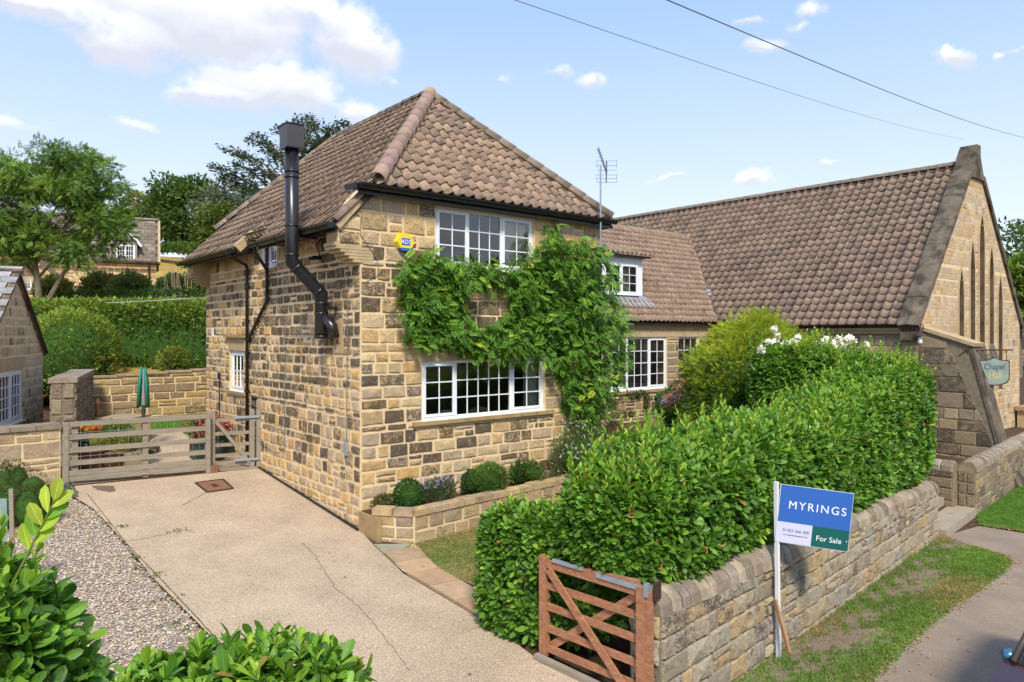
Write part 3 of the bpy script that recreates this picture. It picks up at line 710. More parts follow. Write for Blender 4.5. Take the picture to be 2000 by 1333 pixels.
# front verge: short row of tiles and bedding
ridge_line(house, (-.47, -.03, 5.12), (.16, -.03, 5.74), R1, .085, 'verge_tile', .3, [(.33, .22, .16), (.27, .19, .14)])
b = B(); b.beam((-.44, -.045, 5.03), (-.02, -.045, 5.50), .10, .05); b.build('verge_bedding', M['dressed'], house)
b = B(); b.beam((-.43, 4.72, 5.10), (-.06, 4.72, 5.47), .17, .16, col=None); b.build('verge_bedding', M['dressed'], house)
b = B(); b.beam((-.36, 4.62, 4.99), (-.04, 4.62, 5.31), .06, .05); b.beam((-.25, 3.44, 5.08), (-.04, 3.44, 5.3), .1, .04); b.build('barge_board', M['black'], house)
# gutters and pipes
gutter(house, (-.16, -.25, 5.755), (6.02, -.25, 5.755), .092)
b = B(); b.box((-.12, -.16, 5.60), (5.96, -.13, 5.74)); b.build('fascia', M['black'], house)
b = B(); b.beam((-.16, -.215, 5.71), (-.30, -.06, 5.67), .09, .11); b.build('gutter_end', M['black'], house)
gutter(house, (-.575, -.12, 5.085), (-.575, 3.46, 5.085), .095)
b = B(); b.box((-.47, -.02, 4.96), (-.44, 3.42, 5.05)); b.build('fascia', M['black'], house)
b = B(); b.box((-.47, 4.68, 4.96), (-.44, 8.48, 5.05)); b.build('fascia', M['black'], house)
gutter(house, (-.575, 4.62, 5.085), (-.575, 8.5, 5.085), .095)
gutter(house, (-.19, 3.5, 5.43), (-.19, 4.78, 5.43), .08)
def pipe(pts, r=.036, name='downpipe'):
    b = B(); pts = [Vector(p) for p in pts]; q = [pts[0]]
    for i in range(1, len(pts) - 1):
        d0 = (pts[i] - pts[i - 1]).normalized(); d1 = (pts[i + 1] - pts[i]).normalized(); k = .05
        q += [pts[i] - d0 * k, pts[i] + d1 * k]
    q.append(pts[-1]); b.tube(q, r, 10); o = b.build(name, M['black'], house, True)
    for i in (0, len(pts) - 2):
        if (pts[i + 1] - pts[i]).length > .25: pass
    return o
px_ = -.065
YP = 5.12
dp = pipe([(-.53, 4.78, 5.03), (-.53, 4.78, 4.92), (px_, YP, 4.80), (px_, YP, .45)])
for z in (4.3, 3.55, 2.85, 2.0, 1.2):
    c = B(); c.tube([(px_, YP, z), (px_, YP, z + .05)], .046, 10); c.box((-.04, YP - .07, z + .01), (0.0, YP + .07, z + .04)); c.build('pipe_clip', M['black'], dp)
dp2 = pipe([(-.53, 3.40, 5.03), (-.53, 3.40, 4.93), (px_, 3.95, 4.62), (px_, 3.95, 3.98), (px_, YP - .02, 3.12)])
pipe([(-.17, 3.72, 5.38), (-.10, 3.82, 5.2), (px_, 3.95, 5.0), (px_, 3.95, 4.6)])
for y, z in ((3.95, 4.45), (3.95, 4.02)):
    c = B(); c.tube([(px_, y, z), (px_, y, z + .05)], .046, 10); c.build('pipe_clip', M['black'], dp2)
b = B(); b.box((-.012, 4.70, 1.62), (.004, 5.0, 1.92)); b.build('wall_vent', M['black'], house)
# cables on the side wall
for pts in ([(-.03, 3.1, 3.6), (-.03, 3.12, .95), (-.03, 3.6, .84), (-.03, 4.45, .98)], [(-.03, .40, 4.45), (-.03, .42, 3.0), (-.03, .45, 1.45)], [(-.03, .8, 3.3), (-.03, 1.7, 3.27), (-.03, 3.1, 3.3)]):
    c = B(); c.tube(pts, .007, 5); c.build('wall_cable', M['wire'], house)
for pts in ([(.05, -.03, 5.6), (-.0, -.03, 5.45), (-.02, -.03, 4.95), (.3, -.03, 4.55), (.33, -.03, 4.3), (.1, -.03, 4.2)], [(4.55, -.03, 5.45), (4.7, -.035, 5.25), (5.1, -.04, 5.16), (5.5, -.035, 5.3), (5.62, -.03, 5.45)]):
    c = B(); c.tube(pts, .007, 5); c.build('wall_cable', M['wire'], house)
b = B(); b.box((-.045, .42, 1.20), (-.002, .52, 1.42)); b.build('meter_box', M['galv'], house)
b = B(); b.box((-.04, 7.55, 3.22), (-.002, 7.67, 3.42)); b.build('sensor_box', M['white'], house)
b = B(); b.tube([(-.05, .0, .03), (-.05, 4.45, .43)], .022, 6); b.build('base_drain_strip', M['black'], house)
b = B(); b.tube([(-.03, 7.1, 2.2), (-.03, 7.1, .9)], .012, 5); b.tube([(-.04, 7.1, 2.2), (-.04, 7.1, 2.35)], .03, 6); b.build('waste_pipe', M['black'], house)
# floodlight under the eaves
b = B(); b.box((-.30, 1.38, 4.62), (-.18, 1.62, 4.66)); b.box((-.2, 1.44, 4.64), (-.02, 1.56, 4.70)); b.tube([(-.02, 1.5, 4.7), (-.1, 1.48, 4.9), (-.05, 1.4, 5.02)], .012, 5); b.build('floodlight', M['black'], house)

# ------------------------------------------------------------------ things on the house
# stove flue
fl = thing('stove_flue', (-.75, 2.62, 3.1), 'black twin wall stove flue with cranked bend and square cowl on the house side', 'flue')
fx = -.75
def fy(px): return onX(px, 400, fx).y
fb = -.22; yT = 1.04; yB = 1.02
zt = onX(569, 290, fx).z; z1_ = onX(570, 512, fx).z; z2_ = onX(628, 575, fb).z; z3_ = onX(628, 662, fb).z
b = B(); rr = .118
segs = [[(fx, yT, zt + .05), (fx, yT, z1_)], [(fx, yT, z1_), (fb, yB, z2_)], [(fb, yB, z2_), (fb, yB, z3_)]]
b.tube([segs[0][0], segs[0][1], segs[1][1], segs[2][1]], rr, 20); b.build('flue_pipe', M['flue'], fl, True)
def ring(p, d, r=rr + .007, l=.035): 
    c = B(); p = Vector(p); d = Vector(d).normalized(); c.tube([p - d * l / 2, p + d * l / 2], r, 20); c.build('locking_band', M['flue'], fl, True)
for z in (zt + .05 - .55 * 1, z1_ + 1.55, z1_ + .62, z1_ + .12): ring((fx, yT, z), (0, 0, 1))
dv = Vector((fb - fx, yB - yT, z2_ - z1_)); pm = Vector((fx, yT, z1_))
for k in (.14, .88): ring(pm + dv * k, dv)
for z in (z2_ - .16, z2_ - .34, z3_ + .04): ring((fb, yB, z), (0, 0, 1))
c0 = onX(547, 290, fx); 
b = B(); s_ = .155; zb_ = zt; b.box((fx - s_, yT - s_, zb_), (fx + s_, yT + s_, zb_ + .37)); b.build('cowl', M['cowl'], fl)
b = B(); b.box((fx - s_ - .012, yT - s_ - .012, zb_ + .371), (fx + s_ + .012, yT + s_ + .012, zb_ + .39)); b.box((fx - s_ - .008, yT - s_ - .008, zb_ - .03), (fx + s_ + .008, yT + s_ + .008, zb_ - .002)); b.build('cowl_rim', M['flue'], fl)
b = B(); b.tube([(fb, yB - .02, z3_ + .42), (fb + .10, yB - .20, z3_ + .22), (fb + .12, yB - .24, z3_ + .02)], [.09, .10, .10], 16); b.build('tee_branch', M['flue'], fl, True)
b = B(); b.box((fb, yB - .22, z3_ + .52), (-.003, yB - .14, z3_ + .56)); b.build('wall_bracket', M['flue'], fl)
b = B(); b.box((fx + .08, yT - .03, 4.94), (-.3, yT + .03, 4.99)); b.build('eaves_bracket', M['flue'], fl)
b = B(); b.box((-.022, yB - .42, z3_ - .25), (.0, yB - .1, z3_ + .36)); b.build('flue_backplate', M['dressed'], fl)
# alarm box
ac = onY(790, 474, -.06)
al = thing('alarm_box', (ac.x, -.06, ac.z - .2), 'yellow hexagonal alarm box with blue lower edge beside the upper window', 'alarm box')
def hexa(r, y0, y1, zlo=-9, zhi=9):
    P_ = [(r * math.cos(math.radians(a)), r * math.sin(math.radians(a))) for a in (0, 60, 120, 180, 240, 300)]
    P_ = clip_poly(P_, [(-1, zlo), (1, zlo), (1, zhi), (-1, zhi)])
    A = [(ac.x + p[0], y0, ac.z + p[1]) for p in P_]; E = [(ac.x + p[0] * .86, y1, ac.z + p[1] * .86) for p in P_]; k = len(P_)
    bb = B(); bb.add(A + E, [(i, (i + 1) % k, k + (i + 1) % k, k + i) for i in range(k)] + [tuple(range(k))[::-1], tuple(range(k, 2 * k))]); return bb
hexa(.20, -.01, -.115, -.118).build('cover', M['yellow'], al)
hexa(.198, -.012, -.112, -9, -.12).build('lower_lens', M['signblue'], al)
b = B(); b.box((ac.x - .085, -.119, ac.z - .052), (ac.x + .085, -.1155, ac.z + .068)); b.build('logo_panel', M['signblue'], al)
def text(body, parent, loc, size, rot, mat_, ext=.001, name='lettering', sx=1.0, align='CENTER', shear=0, spacing=1.0):
    cu = bpy.data.curves.new(name, 'FONT'); cu.body = body; cu.size = size; cu.extrude = ext; cu.align_x = align; cu.shear = shear; cu.space_character = spacing
    cu.materials.append(M[mat_]); o = bpy.data.objects.new(name, cu); COL.objects.link(o)
    me_ = bpy.data.meshes.new_from_object(o); bpy.data.objects.remove(o); o = bpy.data.objects.new(name, me_); COL.objects.link(o); o.parent = parent
    o.location = Vector(loc) - WL[parent]; o.rotation_euler = rot; o.scale = (sx, 1, 1); return o
text('ADT', al, (ac.x, -.121, ac.z - .03), .105, (math.radians(90), 0, 0), 'signwhite', shear=.1, sx=.95)
# aerial on a mast
am = onY(1172, 440, .02)
ae = thing('tv_aerial', (5.86, -.16, 4.6), 'tall thin television aerial on a steel mast at the house corner', 'aerial')
my_ = -.28; mx_ = onY(1173, 400, my_).x
zb0 = 3.9; ztp = onY(1173, 333, my_).z + .1
b = B(); b.tube([(mx_, my_, zb0), (mx_, my_, ztp)], .018, 8); b.build('mast', M['galv'], ae)
b = B(); b.box((mx_ - .02, my_ - .02, 5.1), (mx_ + .02, -.005, 5.13)); b.build('bracket', M['iron'], ae)
zc_ = onY(1185, 330, my_).z
vr = Vector((RT[0], RT[1], 0))
b = B(); b.tube([Vector((mx_, my_, ztp - .02)) - vr * .05 + ZU * .38, Vector((mx_, my_, ztp - .12)) + vr * .12], .014, 6)
b.build('boom', M['wire'], ae)
for k in range(11):
    p = Vector((mx_, my_, 0)) - vr * (.05 - .017 * k) + ZU * (ztp + .36 - .048 * k); c = B(); c.tube([p - Vector((.05, .09, 0)), p + Vector((.05, .09, 0))], .007, 5); c.build('director', M['wire'], ae)
b = B(); b.tube([Vector((mx_, my_, ztp + .1)) + vr * .13, Vector((mx_, my_, ztp - .36)) + vr * .12], .016, 6)
for dz in (.1, .0, -.1, -.2, -.28, -.36):
    p = Vector((mx_, my_, ztp + dz)) + vr * .13
    b.tube([p - vr * (.21), p + vr * .21], .004, 4)
for sg in (-.21, .21):
    b.tube([Vector((mx_, my_, ztp + .12)) + vr * (.13 + sg), Vector((mx_, my_, ztp - .05)) + vr * (.13 + sg)], .006, 4); b.tube([Vector((mx_, my_, ztp - .18)) + vr * (.13 + sg), Vector((mx_, my_, ztp - .36)) + vr * (.13 + sg)], .006, 4)
b.build('reflector', M['wire'], ae)
# curtains and chairs seen through the front windows
def curtain(F, u0, u1, z0, z1, d, lab):
    b = B(); n = 26; pts = [(u0 + (u1 - u0) * i / n, d + .025 * math.sin(i * 1.7) + .01 * math.sin(i * 3.1)) for i in range(n + 1)]
    for i in range(n):
        b.poly([fr3(F, pts[i][0], z0, pts[i][1]), fr3(F, pts[i + 1][0], z0, pts[i + 1][1]), fr3(F, pts[i + 1][0], z1, pts[i + 1][1]), fr3(F, pts[i][0], z1, pts[i][1])])
    o = b.build('curtain', M['curtain'], None, True); tag(o, lab, 'curtain', 'curtains behind the windows'); return o
curtain(FF, 3.72, 4.25, 1.5, 2.9, -.16, 'cream curtain drawn back at right of the wide lower window')
curtain(FF, 3.10, 3.80, 4.3, 5.65, -.16, 'cream curtain drawn back at right of the upper window')
curtain(FL, 5.5, 6.43, 1.9, 2.95, -.36, 'pale net curtain filling the small lower window on the house side')
curtain(FL, 3.6, 4.55, 4.6, 5.5, -.40, 'pale curtain in the small window under the side gutter')
def dchair(x, y, z, rz, lab, cm):
    t = thing('dining_chair', (x, y, z), lab, 'chair', 'dining chairs inside the front room'); c, s = math.cos(rz), math.sin(rz)
    def T_(p): return Vector((x + p[0] * c - p[1] * s, y + p[0] * s + p[1] * c, z + p[2]))
    def bx(n, a, e, m):
        bb = B(); P_ = [T_((X, Y, Z)) for Z in (a[2], e[2]) for (X, Y) in ((a[0], a[1]), (e[0], a[1]), (e[0], e[1]), (a[0], e[1]))]
        bb.add(P_, [(0, 3, 2, 1), (4, 5, 6, 7), (0, 1, 5, 4), (1, 2, 6, 5), (2, 3, 7, 6), (3, 0, 4, 7)]); bb.build(n, m, t)
    bx('seat', (-.24, -.24, .42), (.24, .24, .50), cm)
    bb = B(); n = 8
    for q in range(n):
        a0, a1 = math.pi * q / n, math.pi * (q + 1) / n
        pp = [(.24 * math.cos(a0), .24, .95 + .12 * math.sin(a0)), (.24 * math.cos(a1), .24, .95 + .12 * math.sin(a1)), (.24 * math.cos(a1), .24, .5), (.24 * math.cos(a0), .24, .5)]
        bb.poly([T_(p) for p in pp]); bb.poly([T_((p[0], .18, p[2])) for p in reversed(pp)]); bb.poly([T_(pp[0]), T_((pp[0][0], .18, pp[0][2])), T_((pp[1][0], .18, pp[1][2])), T_(pp[1])])
    bb.build('backrest', cm, t)
    for sx in (-1, 1):
        for sy in (-1, 1): bx('leg', (sx * .21 - .02, sy * .21 - .02, 0), (sx * .21 + .02, sy * .21 + .02, .42), M['brown_wood'])
dchair(2.02, .62, .78, math.pi, 'cream upholstered dining chair nearest the glass in the lower window', M['curtain'])
dchair(2.95, .72, .78, math.pi * .9, 'round backed tan dining chair behind the middle panes', M['dressed'])
# ================================================================== LINK WING
R2 = random.Random(21)
YL = 4.66; XC = 17.0
wing = thing('cottage_wing', (11.4, YL, 0), 'single storey stone wing with pantile roof and dormer between house and chapel', 'building')
FK = (Vector((5.85, YL, 0)), Vector((1, 0, 0)), Vector((0, -1, 0)))
u_ = lambda X: X - 5.85
win1 = (u_(11.24), u_(14.07), 1.47, 3.18); win2 = (u_(14.72), u_(15.9), 1.47, 3.17)
b = B(); panel(b, FK, [(0, -.6), (11.14, -.6), (11.14, 3.62), (0, 3.62)], [win1, win2], .3); b.build('front_wall', M['mortar'], wing)
def col_wing(u, z, r):
    c = colour(r, [(.33, .25, .16), (.28, .22, .15), (.38, .28, .16), (.31, .24, .17), (.40, .28, .15)], .12); s = r.random() < .3
    return c + ((r.uniform(.4, .8) if s else .1),)
P = stones(FK, [(0, -.3), (11.1, -.3), (11.1, 3.19), (0, 3.19)], [win1, win2], R2, col_wing, h=(.2, .3), wd=(.3, .7), gap=.03)
emit(wing, 'stone', P, M['stone'], 120, 'stones')
b = B(); fbox(b, FK, 0, 11.1, 3.19, 3.46, -.01, .02); b.build('lintel_course', M['dressed'], wing)
for k, (z0, d) in enumerate(((3.462, .05), (3.525, .09))):
    b = B(); fbox(b, FK, 0, 11.1, z0, z0 + .055, -.01, d); b.build('cornice', M['dressed'], wing)
b = B(); fbox(b, FK, win1[0] - .1, win1[1] + .08, 1.34, 1.43, -.01, .05); b.build('window_sill', M['sill'], wing)
window(wing, FK, *win1, [(win1[0], u_(12.10), 2, True), (u_(12.10), u_(13.17), 3, False), (u_(13.17), win1[1], 2, True)], 4, bar=.013, fw=.06, vents=(2,))
window(wing, FK, *win2, [(win2[0], win2[1], 3, False)], 4, bar=.013, fw=.05)
gutter(wing, (5.9, YL - .17, 3.66), (16.95, YL - .17, 3.66), .07)
RY, RZ = 8.4, 7.5
zk = lambda Y: 3.76 + (Y - YL + .1) * (RZ - 3.76) / (RY - YL + .1)
b = B()
b.poly([(5.6, YL - .1, zk(YL - .1) - .03), (17.0, YL - .1, zk(YL - .1) - .03), (20.9, RY, RZ - .03), (5.6, RY, RZ - .03)])
b.poly([(5.6, RY, RZ - .03), (20.9, RY, RZ - .03), (17.0, 12.4, 3.7), (5.6, 12.4, 3.7)]); b.poly([(5.86, 5, 3.5), (17, 5, 3.5), (17, 12, 3.5), (5.86, 12, 3.5)]); b.build('roof_deck', M['coping_dark'], wing)
b = B(); b.box((5.86, 5.4, -.5), (17, 5.5, 3.45)); b.build('partition', M['room'], wing)
dx0, dx1, dY = 11.35, 13.62, 5.35
def t_wing(u, v):
    X = 5.7 + u; Y = YL - .16 + v * sq; d = min(RY - Y, 1 + u)
    # the valley against the chapel roof
    vx = 17.0 + (Y - YL) * (20.6 - 17.0) / (RY - YL) - .1
    d = min(d, vx - X)
    if dx0 < X < dx1 and dY - .05 < Y < 6.8: d = min(d, -.1)
    return d
vn = Vector((RY - YL, -(20.6 - 17.0), 0)).normalized()
tiled_plane(wing, (5.7, YL - .16, zk(YL - .16)), (1, 0, 0), (0, 1, 1), 64, 18, t_wing, [((16.9, YL, 0), vn)], R2, gauge=.30, w_=.235, limit=150,
            palette=[(0.295, 0.203, 0.141), (0.267, 0.182, 0.129), (0.320, 0.223, 0.154), (0.246, 0.170, 0.124), (0.287, 0.198, 0.145)])
ridge_line(wing, (5.8, RY, RZ + .0), (20.5, RY, RZ + .0), R2, .14, 'ridge_tile', .45, [(.28, .20, .145), (.25, .18, .13)])
b = B(); a0 = Vector((16.85, YL, 3.80)); a1 = Vector((20.5, RY, RZ + .02)); b.beam(a0, a1, .05, .22); b.build('valley_tiles', M['coping_dark'], wing)
for k in (.985, .64, .30, .26): 
    p = a0.lerp(a1, k); b = B(); q = a0.lerp(a1, k - .028); b.beam(q + ZU * .10, p + ZU * .10, .04, .26); b.build('lead_patch', M['lead'], wing)
# dormer
zd0 = 4.62
FD = (Vector((dx0, dY, 0)), Vector((1, 0, 0)), Vector((0, -1, 0))); W_ = dx1 - dx0
b = B(); b.box((dx0, dY + .06, 4.4), (dx0 + .08, 7.0, 5.80)); b.box((dx1 - .08, dY + .06, 4.4), (dx1, 7.0, 5.80)); b.build('dormer_cheek', M['lead'], wing)
b = B(); panel(b, FD, [(0, 4.5), (W_, 4.5), (W_, 5.88), (0, 5.88)], [(.28, W_ - .27, 4.62, 5.66)], .06); b.build('dormer_front', M['white'], wing)
window(wing, FD, .28, W_ - .27, 4.62, 5.66, [(.28, W_ / 2, 2, True), (W_ / 2, W_ - .27, 2, True)], 3, d=.03, fw=.05, vents=(1,))
b = B(); b.box((dx0 - .06, dY - .12, 5.885), (dx1 + .12, 7.3, 5.95)); b.build('dormer_roof', M['coping_dark'], wing)
ms = []
Vd = Vector((0, 1, .25)).normalized()
for i in range(12):
    for j in range(6):
        m = np.eye(4); N_ = Vector((1, 0, 0)).cross(Vd); m[:3, 0] = (1, 0, 0); m[:3, 1] = Vd; m[:3, 2] = N_; m[:3, 3] = Vector((dx0 - .08 + i * .235, dY - .16, 5.985)) + Vd * j * .3; ms.append(m)
inst('dormer_tile', tile_base(), ms, [R2.randrange(4) for _ in ms], PAL_T[:4], M['tile'], wing, 24, smooth=False, stuff='dormer_tiles')
gutter(wing, (dx0 - .1, dY - .2, 5.93), (dx1 + .16, dY - .2, 5.93), .06)
b = B()
def zr(Y): return zk(Y) + .05
b.poly([(dx0 - .1, dY - .34, zr(dY - .34)), (dx1 + .32, dY - .40, zr(dY - .4)), (dx1 + .10, dY - .02, zr(dY) + .02), (dx0 - .1, dY - .01, 4.62)])
b.poly([(dx1, dY - .01, 4.62), (dx1 + .1, dY - .02, zr(dY) + .02), (dx1 + .12, 6.3, zr(6.3)), (dx1 + .002, 6.3, zr(6.3) + .14)]); b.build('lead_apron', M['lead'], wing)
curtain(FK, win1[1] - .75, win1[1] - .42, 1.4, 3.2, -.4, 'grey curtain in the right light of the four row wing window')
curtain(FD, W_ - .85, W_ - .3, 4.6, 5.7, -.25, 'cream curtain in the dormer window')

# ================================================================== CHAPEL
R3 = random.Random(31)
YG = -2.26; XA = 21.66; XR = 26.35; ZEC = 3.62; ZAP = 9.35; YB = 14.3
chapel = thing('chapel', (21.6, 6, -.4), 'stone chapel with steep pantile roof and tall lancets in its pale gable', 'chapel')
FG = (Vector((XC, YG, 0)), Vector((1, 0, 0)), Vector((0, -1, 0))); WG = XR - XC; HA = XA - XC
slope = (ZAP - ZEC) / HA
lan = []
for (X, z1) in ((20.36, 5.40), (21.37, 6.38), (22.27, 7.36), (23.22, 6.36), (24.14, 5.36)):
    u = X - XC; hw = .20 if X != 22.27 else .23; lan.append((u, hw, z1))
def lancet_poly(u, hw, z1, z0): 
    pts = [(u - hw, z0), (u + hw, z0), (u + hw, z1 - .95)]
    for k in range(1, 7):
        t = k / 7; pts.append((u + hw * (1 - t ** 1.7), z1 - .95 + .95 * t))
    pts.append((u, z1))
    for k in range(6, 0, -1):
        t = k / 7; pts.append((u - hw * (1 - t ** 1.7), z1 - .95 + .95 * t))
    pts.append((u - hw, z1 - .95)); return pts
LB = 1.3
b = B(); hl = [lancet_poly(u, hw + .012, z1 + .015, LB - .01) for u, hw, z1 in lan]
panel(b, FG, [(0, -1.2), (WG, -1.2), (WG, ZEC + .0), (HA, ZAP - .15), (0, ZEC + .0)], hl, .45); b.build('gable_wall', M['mortar'], chapel)
def col_gable(u, z, r):
    c = colour(r, [(.50, .38, .23), (.46, .36, .235), (.54, .42, .28), (.50, .33, .17), (.55, .40, .22), (.44, .37, .27), (.50, .36, .24), (.57, .46, .32)], .08)
    return c + ((.45 if r.random() < .02 else .0),)
ops = []
for u, hw, z1 in lan:
    ops.append((u - hw - .10, u + hw + .10, LB - .05, z1 - .9)); ops.append((u - hw - .02, u + hw + .02, z1 - .9, z1 - .4)); ops.append((u - .1, u + .1, z1 - .4, z1 + .02))
P = stones(FG, [(.02, -.6), (WG - .02, -.6), (WG - .02, ZEC - .03), (HA, ZAP - .2), (.02, ZEC - .03)], ops, R3, col_gable, h=(.22, .30), wd=(.18, .42), gap=.012, split=.3, proud=.006, rough=.004, inset=.006)
emit(chapel, 'stone', P, M['stone'], 280, 'stones')
M['reveal'] = simple('shade_brown_reveal', (.17, .12, .075), .95, .25, 2.5, .4, 40, spec=.1, stain=(2.2, .5, (.07, .052, .036), .8))  # dark brown puts the shade of the lancet slits into the colour
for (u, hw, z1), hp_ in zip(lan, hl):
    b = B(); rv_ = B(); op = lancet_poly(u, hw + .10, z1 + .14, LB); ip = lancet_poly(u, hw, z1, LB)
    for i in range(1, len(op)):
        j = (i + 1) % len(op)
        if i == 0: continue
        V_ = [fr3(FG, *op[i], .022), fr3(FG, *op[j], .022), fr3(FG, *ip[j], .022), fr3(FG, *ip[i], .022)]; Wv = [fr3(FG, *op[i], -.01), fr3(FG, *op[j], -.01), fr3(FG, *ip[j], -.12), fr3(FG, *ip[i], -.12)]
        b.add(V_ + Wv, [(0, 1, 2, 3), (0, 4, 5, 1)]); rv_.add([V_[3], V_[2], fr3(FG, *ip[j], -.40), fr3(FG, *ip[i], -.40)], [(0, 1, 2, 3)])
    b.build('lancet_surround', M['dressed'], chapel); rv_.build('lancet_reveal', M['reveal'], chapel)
    b = B(); b.poly([fr3(FG, p[0], p[1], -.42) for p in hp_]); b.build('lancet_glass', M['glass'], chapel)
    b = B()
    for zz in np.arange(LB + .5, z1 - .5, .55): fbox(b, FG, u - hw, u + hw, zz, zz + .02, -.40, -.38)
    b.build('saddle_bars', M['iron'], chapel, kind='stuff')
b = B(); fbox(b, FG, lan[1][0] - .3, lan[3][0] + .3, 2.42, 2.52, .0, .0 + .06); 
b.build('string_course', M['dressed'], chapel)
for u, hw, z1 in lan[1:4]:
    b = B(); A_ = [fr3(FG, u - hw - .08, 2.45, .03), fr3(FG, u + hw + .08, 2.45, .03), fr3(FG, u + hw + .08, 2.45, .16), fr3(FG, u - hw - .08, 2.45, .16), fr3(FG, u - hw, 2.95, .01), fr3(FG, u + hw, 2.95, .01)]
    b.add(A_, [(0, 1, 2, 3), (3, 2, 5, 4), (0, 3, 4), (1, 5, 2)]); b.build('weathering_block', M['coping_dark'], chapel)
b = B(); b.box((XC + .46, YB - .4, -1), (XR - .4, YB, 3.6)); b.build('rear_wall', M['mortar'], chapel)
b = B(); b.box((XR - .4, YG + .46, -1), (XR, YB, 3.6)); b.build('side_wall', M['mortar'], chapel)
b = B(); b.box((XC, YG + .455, -1.2), (XC + .4, YB, 3.3)); b.build('side_wall', M['mortar_grey'], chapel)
b = B(); b.box((XC + .45, YG + .5, -.5), (XR - .45, YB - .45, -.3)); b.build('floor_slab', M['roomdark'], chapel)
FS = (Vector((XC, YG, 0)), Vector((0, 1, 0)), Vector((-1, 0, 0)))
def col_side(u, z, r):
    return colour(r, [(.38, .29, .18), (.34, .265, .175), (.41, .31, .185)], .1) + ((r.uniform(.2, .5) if r.random() < .3 else 0),)
P = stones(FS, [(0, -.6), (7.0, -.6), (7.0, 3.25), (0, 3.25)], [(2.3, 4.2, 1.3, 2.62)], R3, col_side, h=(.26, .36), wd=(.3, .55), gap=.02, split=.1)
emit(chapel, 'side_stone', P, M['stone'], 80, 'side_stones')
b = B(); fbox(b, FS, 2.3, 4.2, 1.3, 2.62, -.0, .012); b.build('side_window', M['roomdark'], chapel)
for z0, d in ((3.30, .06), (3.39, .12)):
    b = B(); fbox(b, FS, -.0, 7.2, z0, z0 + .085, -.01, d); b.build('cornice', M['dressed'], chapel)
gutter(chapel, (XC - .22, -1.75, 3.58), (XC - .22, 4.5, 3.58), .07)
b = B(); b.poly([(XC - .1, YG + .35, ZEC - .05), (XC - .1, 4.6, ZEC - .05), (XA, 9, ZAP - .35), (XA, YG + .35, ZAP - .35)]); b.poly([(XC - .1, 4.6, ZEC - .05), (XC - .1, YB, ZEC - .05), (XA, YB, ZAP - .35), (XA, 9, ZAP - .35)])
b.poly([(XA, YG + .35, ZAP - .35), (XA, YB, ZAP - .35), (XR + .1, YB, ZEC - .05), (XR + .1, YG + .35, ZEC - .05)]); b.poly([(XC, YB, ZEC - .1), (XR, YB, ZEC - .1), (XA, YB, ZAP - .4)]); b.build('roof_deck', M['coping_dark'], chapel)
Vc = Vector((XA - XC + .1, 0, ZAP - .35 - ZEC + .05)).normalized(); LV = math.hypot(XA - XC + .1, ZAP - .35 - ZEC + .05)
def t_ch(u, v):
    X = XC - .17 + v * Vc.x; Y = YG + .50 + u; d = min(u + .1, YB - Y, XA - X)
    if Y > YL: 
        z = ZEC - .05 + v * Vc.z
        if z < RZ: d = min(d, (z - zk(Y) + .25) if Y < RY else (z - RZ))
    return d
tiled_plane(chapel, (XC - .17, YG + .50, ZEC - .08), (0, 1, 0), Vc, 54, 23, t_ch, [((XA, 0, 0), (1, 0, 0))], R3, gauge=.325, w_=.30, limit=280, A=1.25,
            palette=[(0.267, 0.190, 0.137), (0.238, 0.170, 0.124), (0.295, 0.211, 0.149), (0.205, 0.150, 0.112), (0.250, 0.178, 0.133), (0.180, 0.134, 0.104), (0.283, 0.194, 0.141)])
ridge_line(chapel, (XA, YG + .5, ZAP - .30), (XA, YB, ZAP - .30), R3, .15, 'ridge_tile', .5, [(.20, .155, .12), (.18, .14, .115)])
# gable coping with apex stone and kneeler
def coping_run(x0, z0, x1, z1, n, side):
    d = Vector((x1 - x0, 0, z1 - z0)); L = d.length; d.normalize(); N_ = Vector((-d.z, 0, d.x)) * (1 if side > 0 else -1)
    if N_.z < 0: N_ = -N_
    for k in range(n):
        a = Vector((x0, 0, z0)) + d * (L * k / n + .004); e = Vector((x0, 0, z0)) + d * (L * (k + 1) / n - .004); b = B()
        y0, y1 = YG - .09, YG + .50; th = .20 + (.012 if k % 2 else 0)
        V_ = []
        for p in (a, e):
            for y, h in ((y0, 0), (y0, th * .8), ((y0 + y1) / 2, th), (y1, th * .8), (y1, 0)): V_.append(Vector((p.x, y, p.z)) + N_ * h)
        b.add(V_, [(0, 1, 6, 5), (1, 2, 7, 6), (2, 3, 8, 7), (3, 4, 9, 8), (4, 0, 5, 9), (4, 3, 2, 1, 0), (5, 6, 7, 8, 9)]); b.build('coping_stone', M['coping_dark'], chapel)
coping_run(XC - .17, ZEC - .18, XA - .55, ZAP - .82 + .02, 6, 1); coping_run(XR + .15, ZEC - .15, XA + .55, ZAP - .80, 6, -1)
b = B(); b.add([(XA - .62, YG - .09, ZAP - .86), (XA + .62, YG - .09, ZAP - .86), (XA + .62, YG + .5, ZAP - .86), (XA - .62, YG + .5, ZAP - .86), (XA - .25, YG - .09, ZAP - .14), (XA + .25, YG - .09, ZAP - .14), (XA + .25, YG + .5, ZAP - .14), (XA - .25, YG + .5, ZAP - .14),
                (XA - .17, YG - .11, ZAP + .26), (XA + .17, YG - .11, ZAP + .26), (XA + .17, YG + .40, ZAP + .26), (XA - .17, YG + .40, ZAP + .26)],
      [(3, 2, 1, 0), (0, 1, 5, 4), (1, 2, 6, 5), (2, 3, 7, 6), (3, 0, 4, 7), (4, 5, 9, 8), (5, 6, 10, 9), (6, 7, 11, 10), (7, 4, 8, 11), (8, 9, 10, 11)]); b.build('apex_stone', M['coping_dark'], chapel)
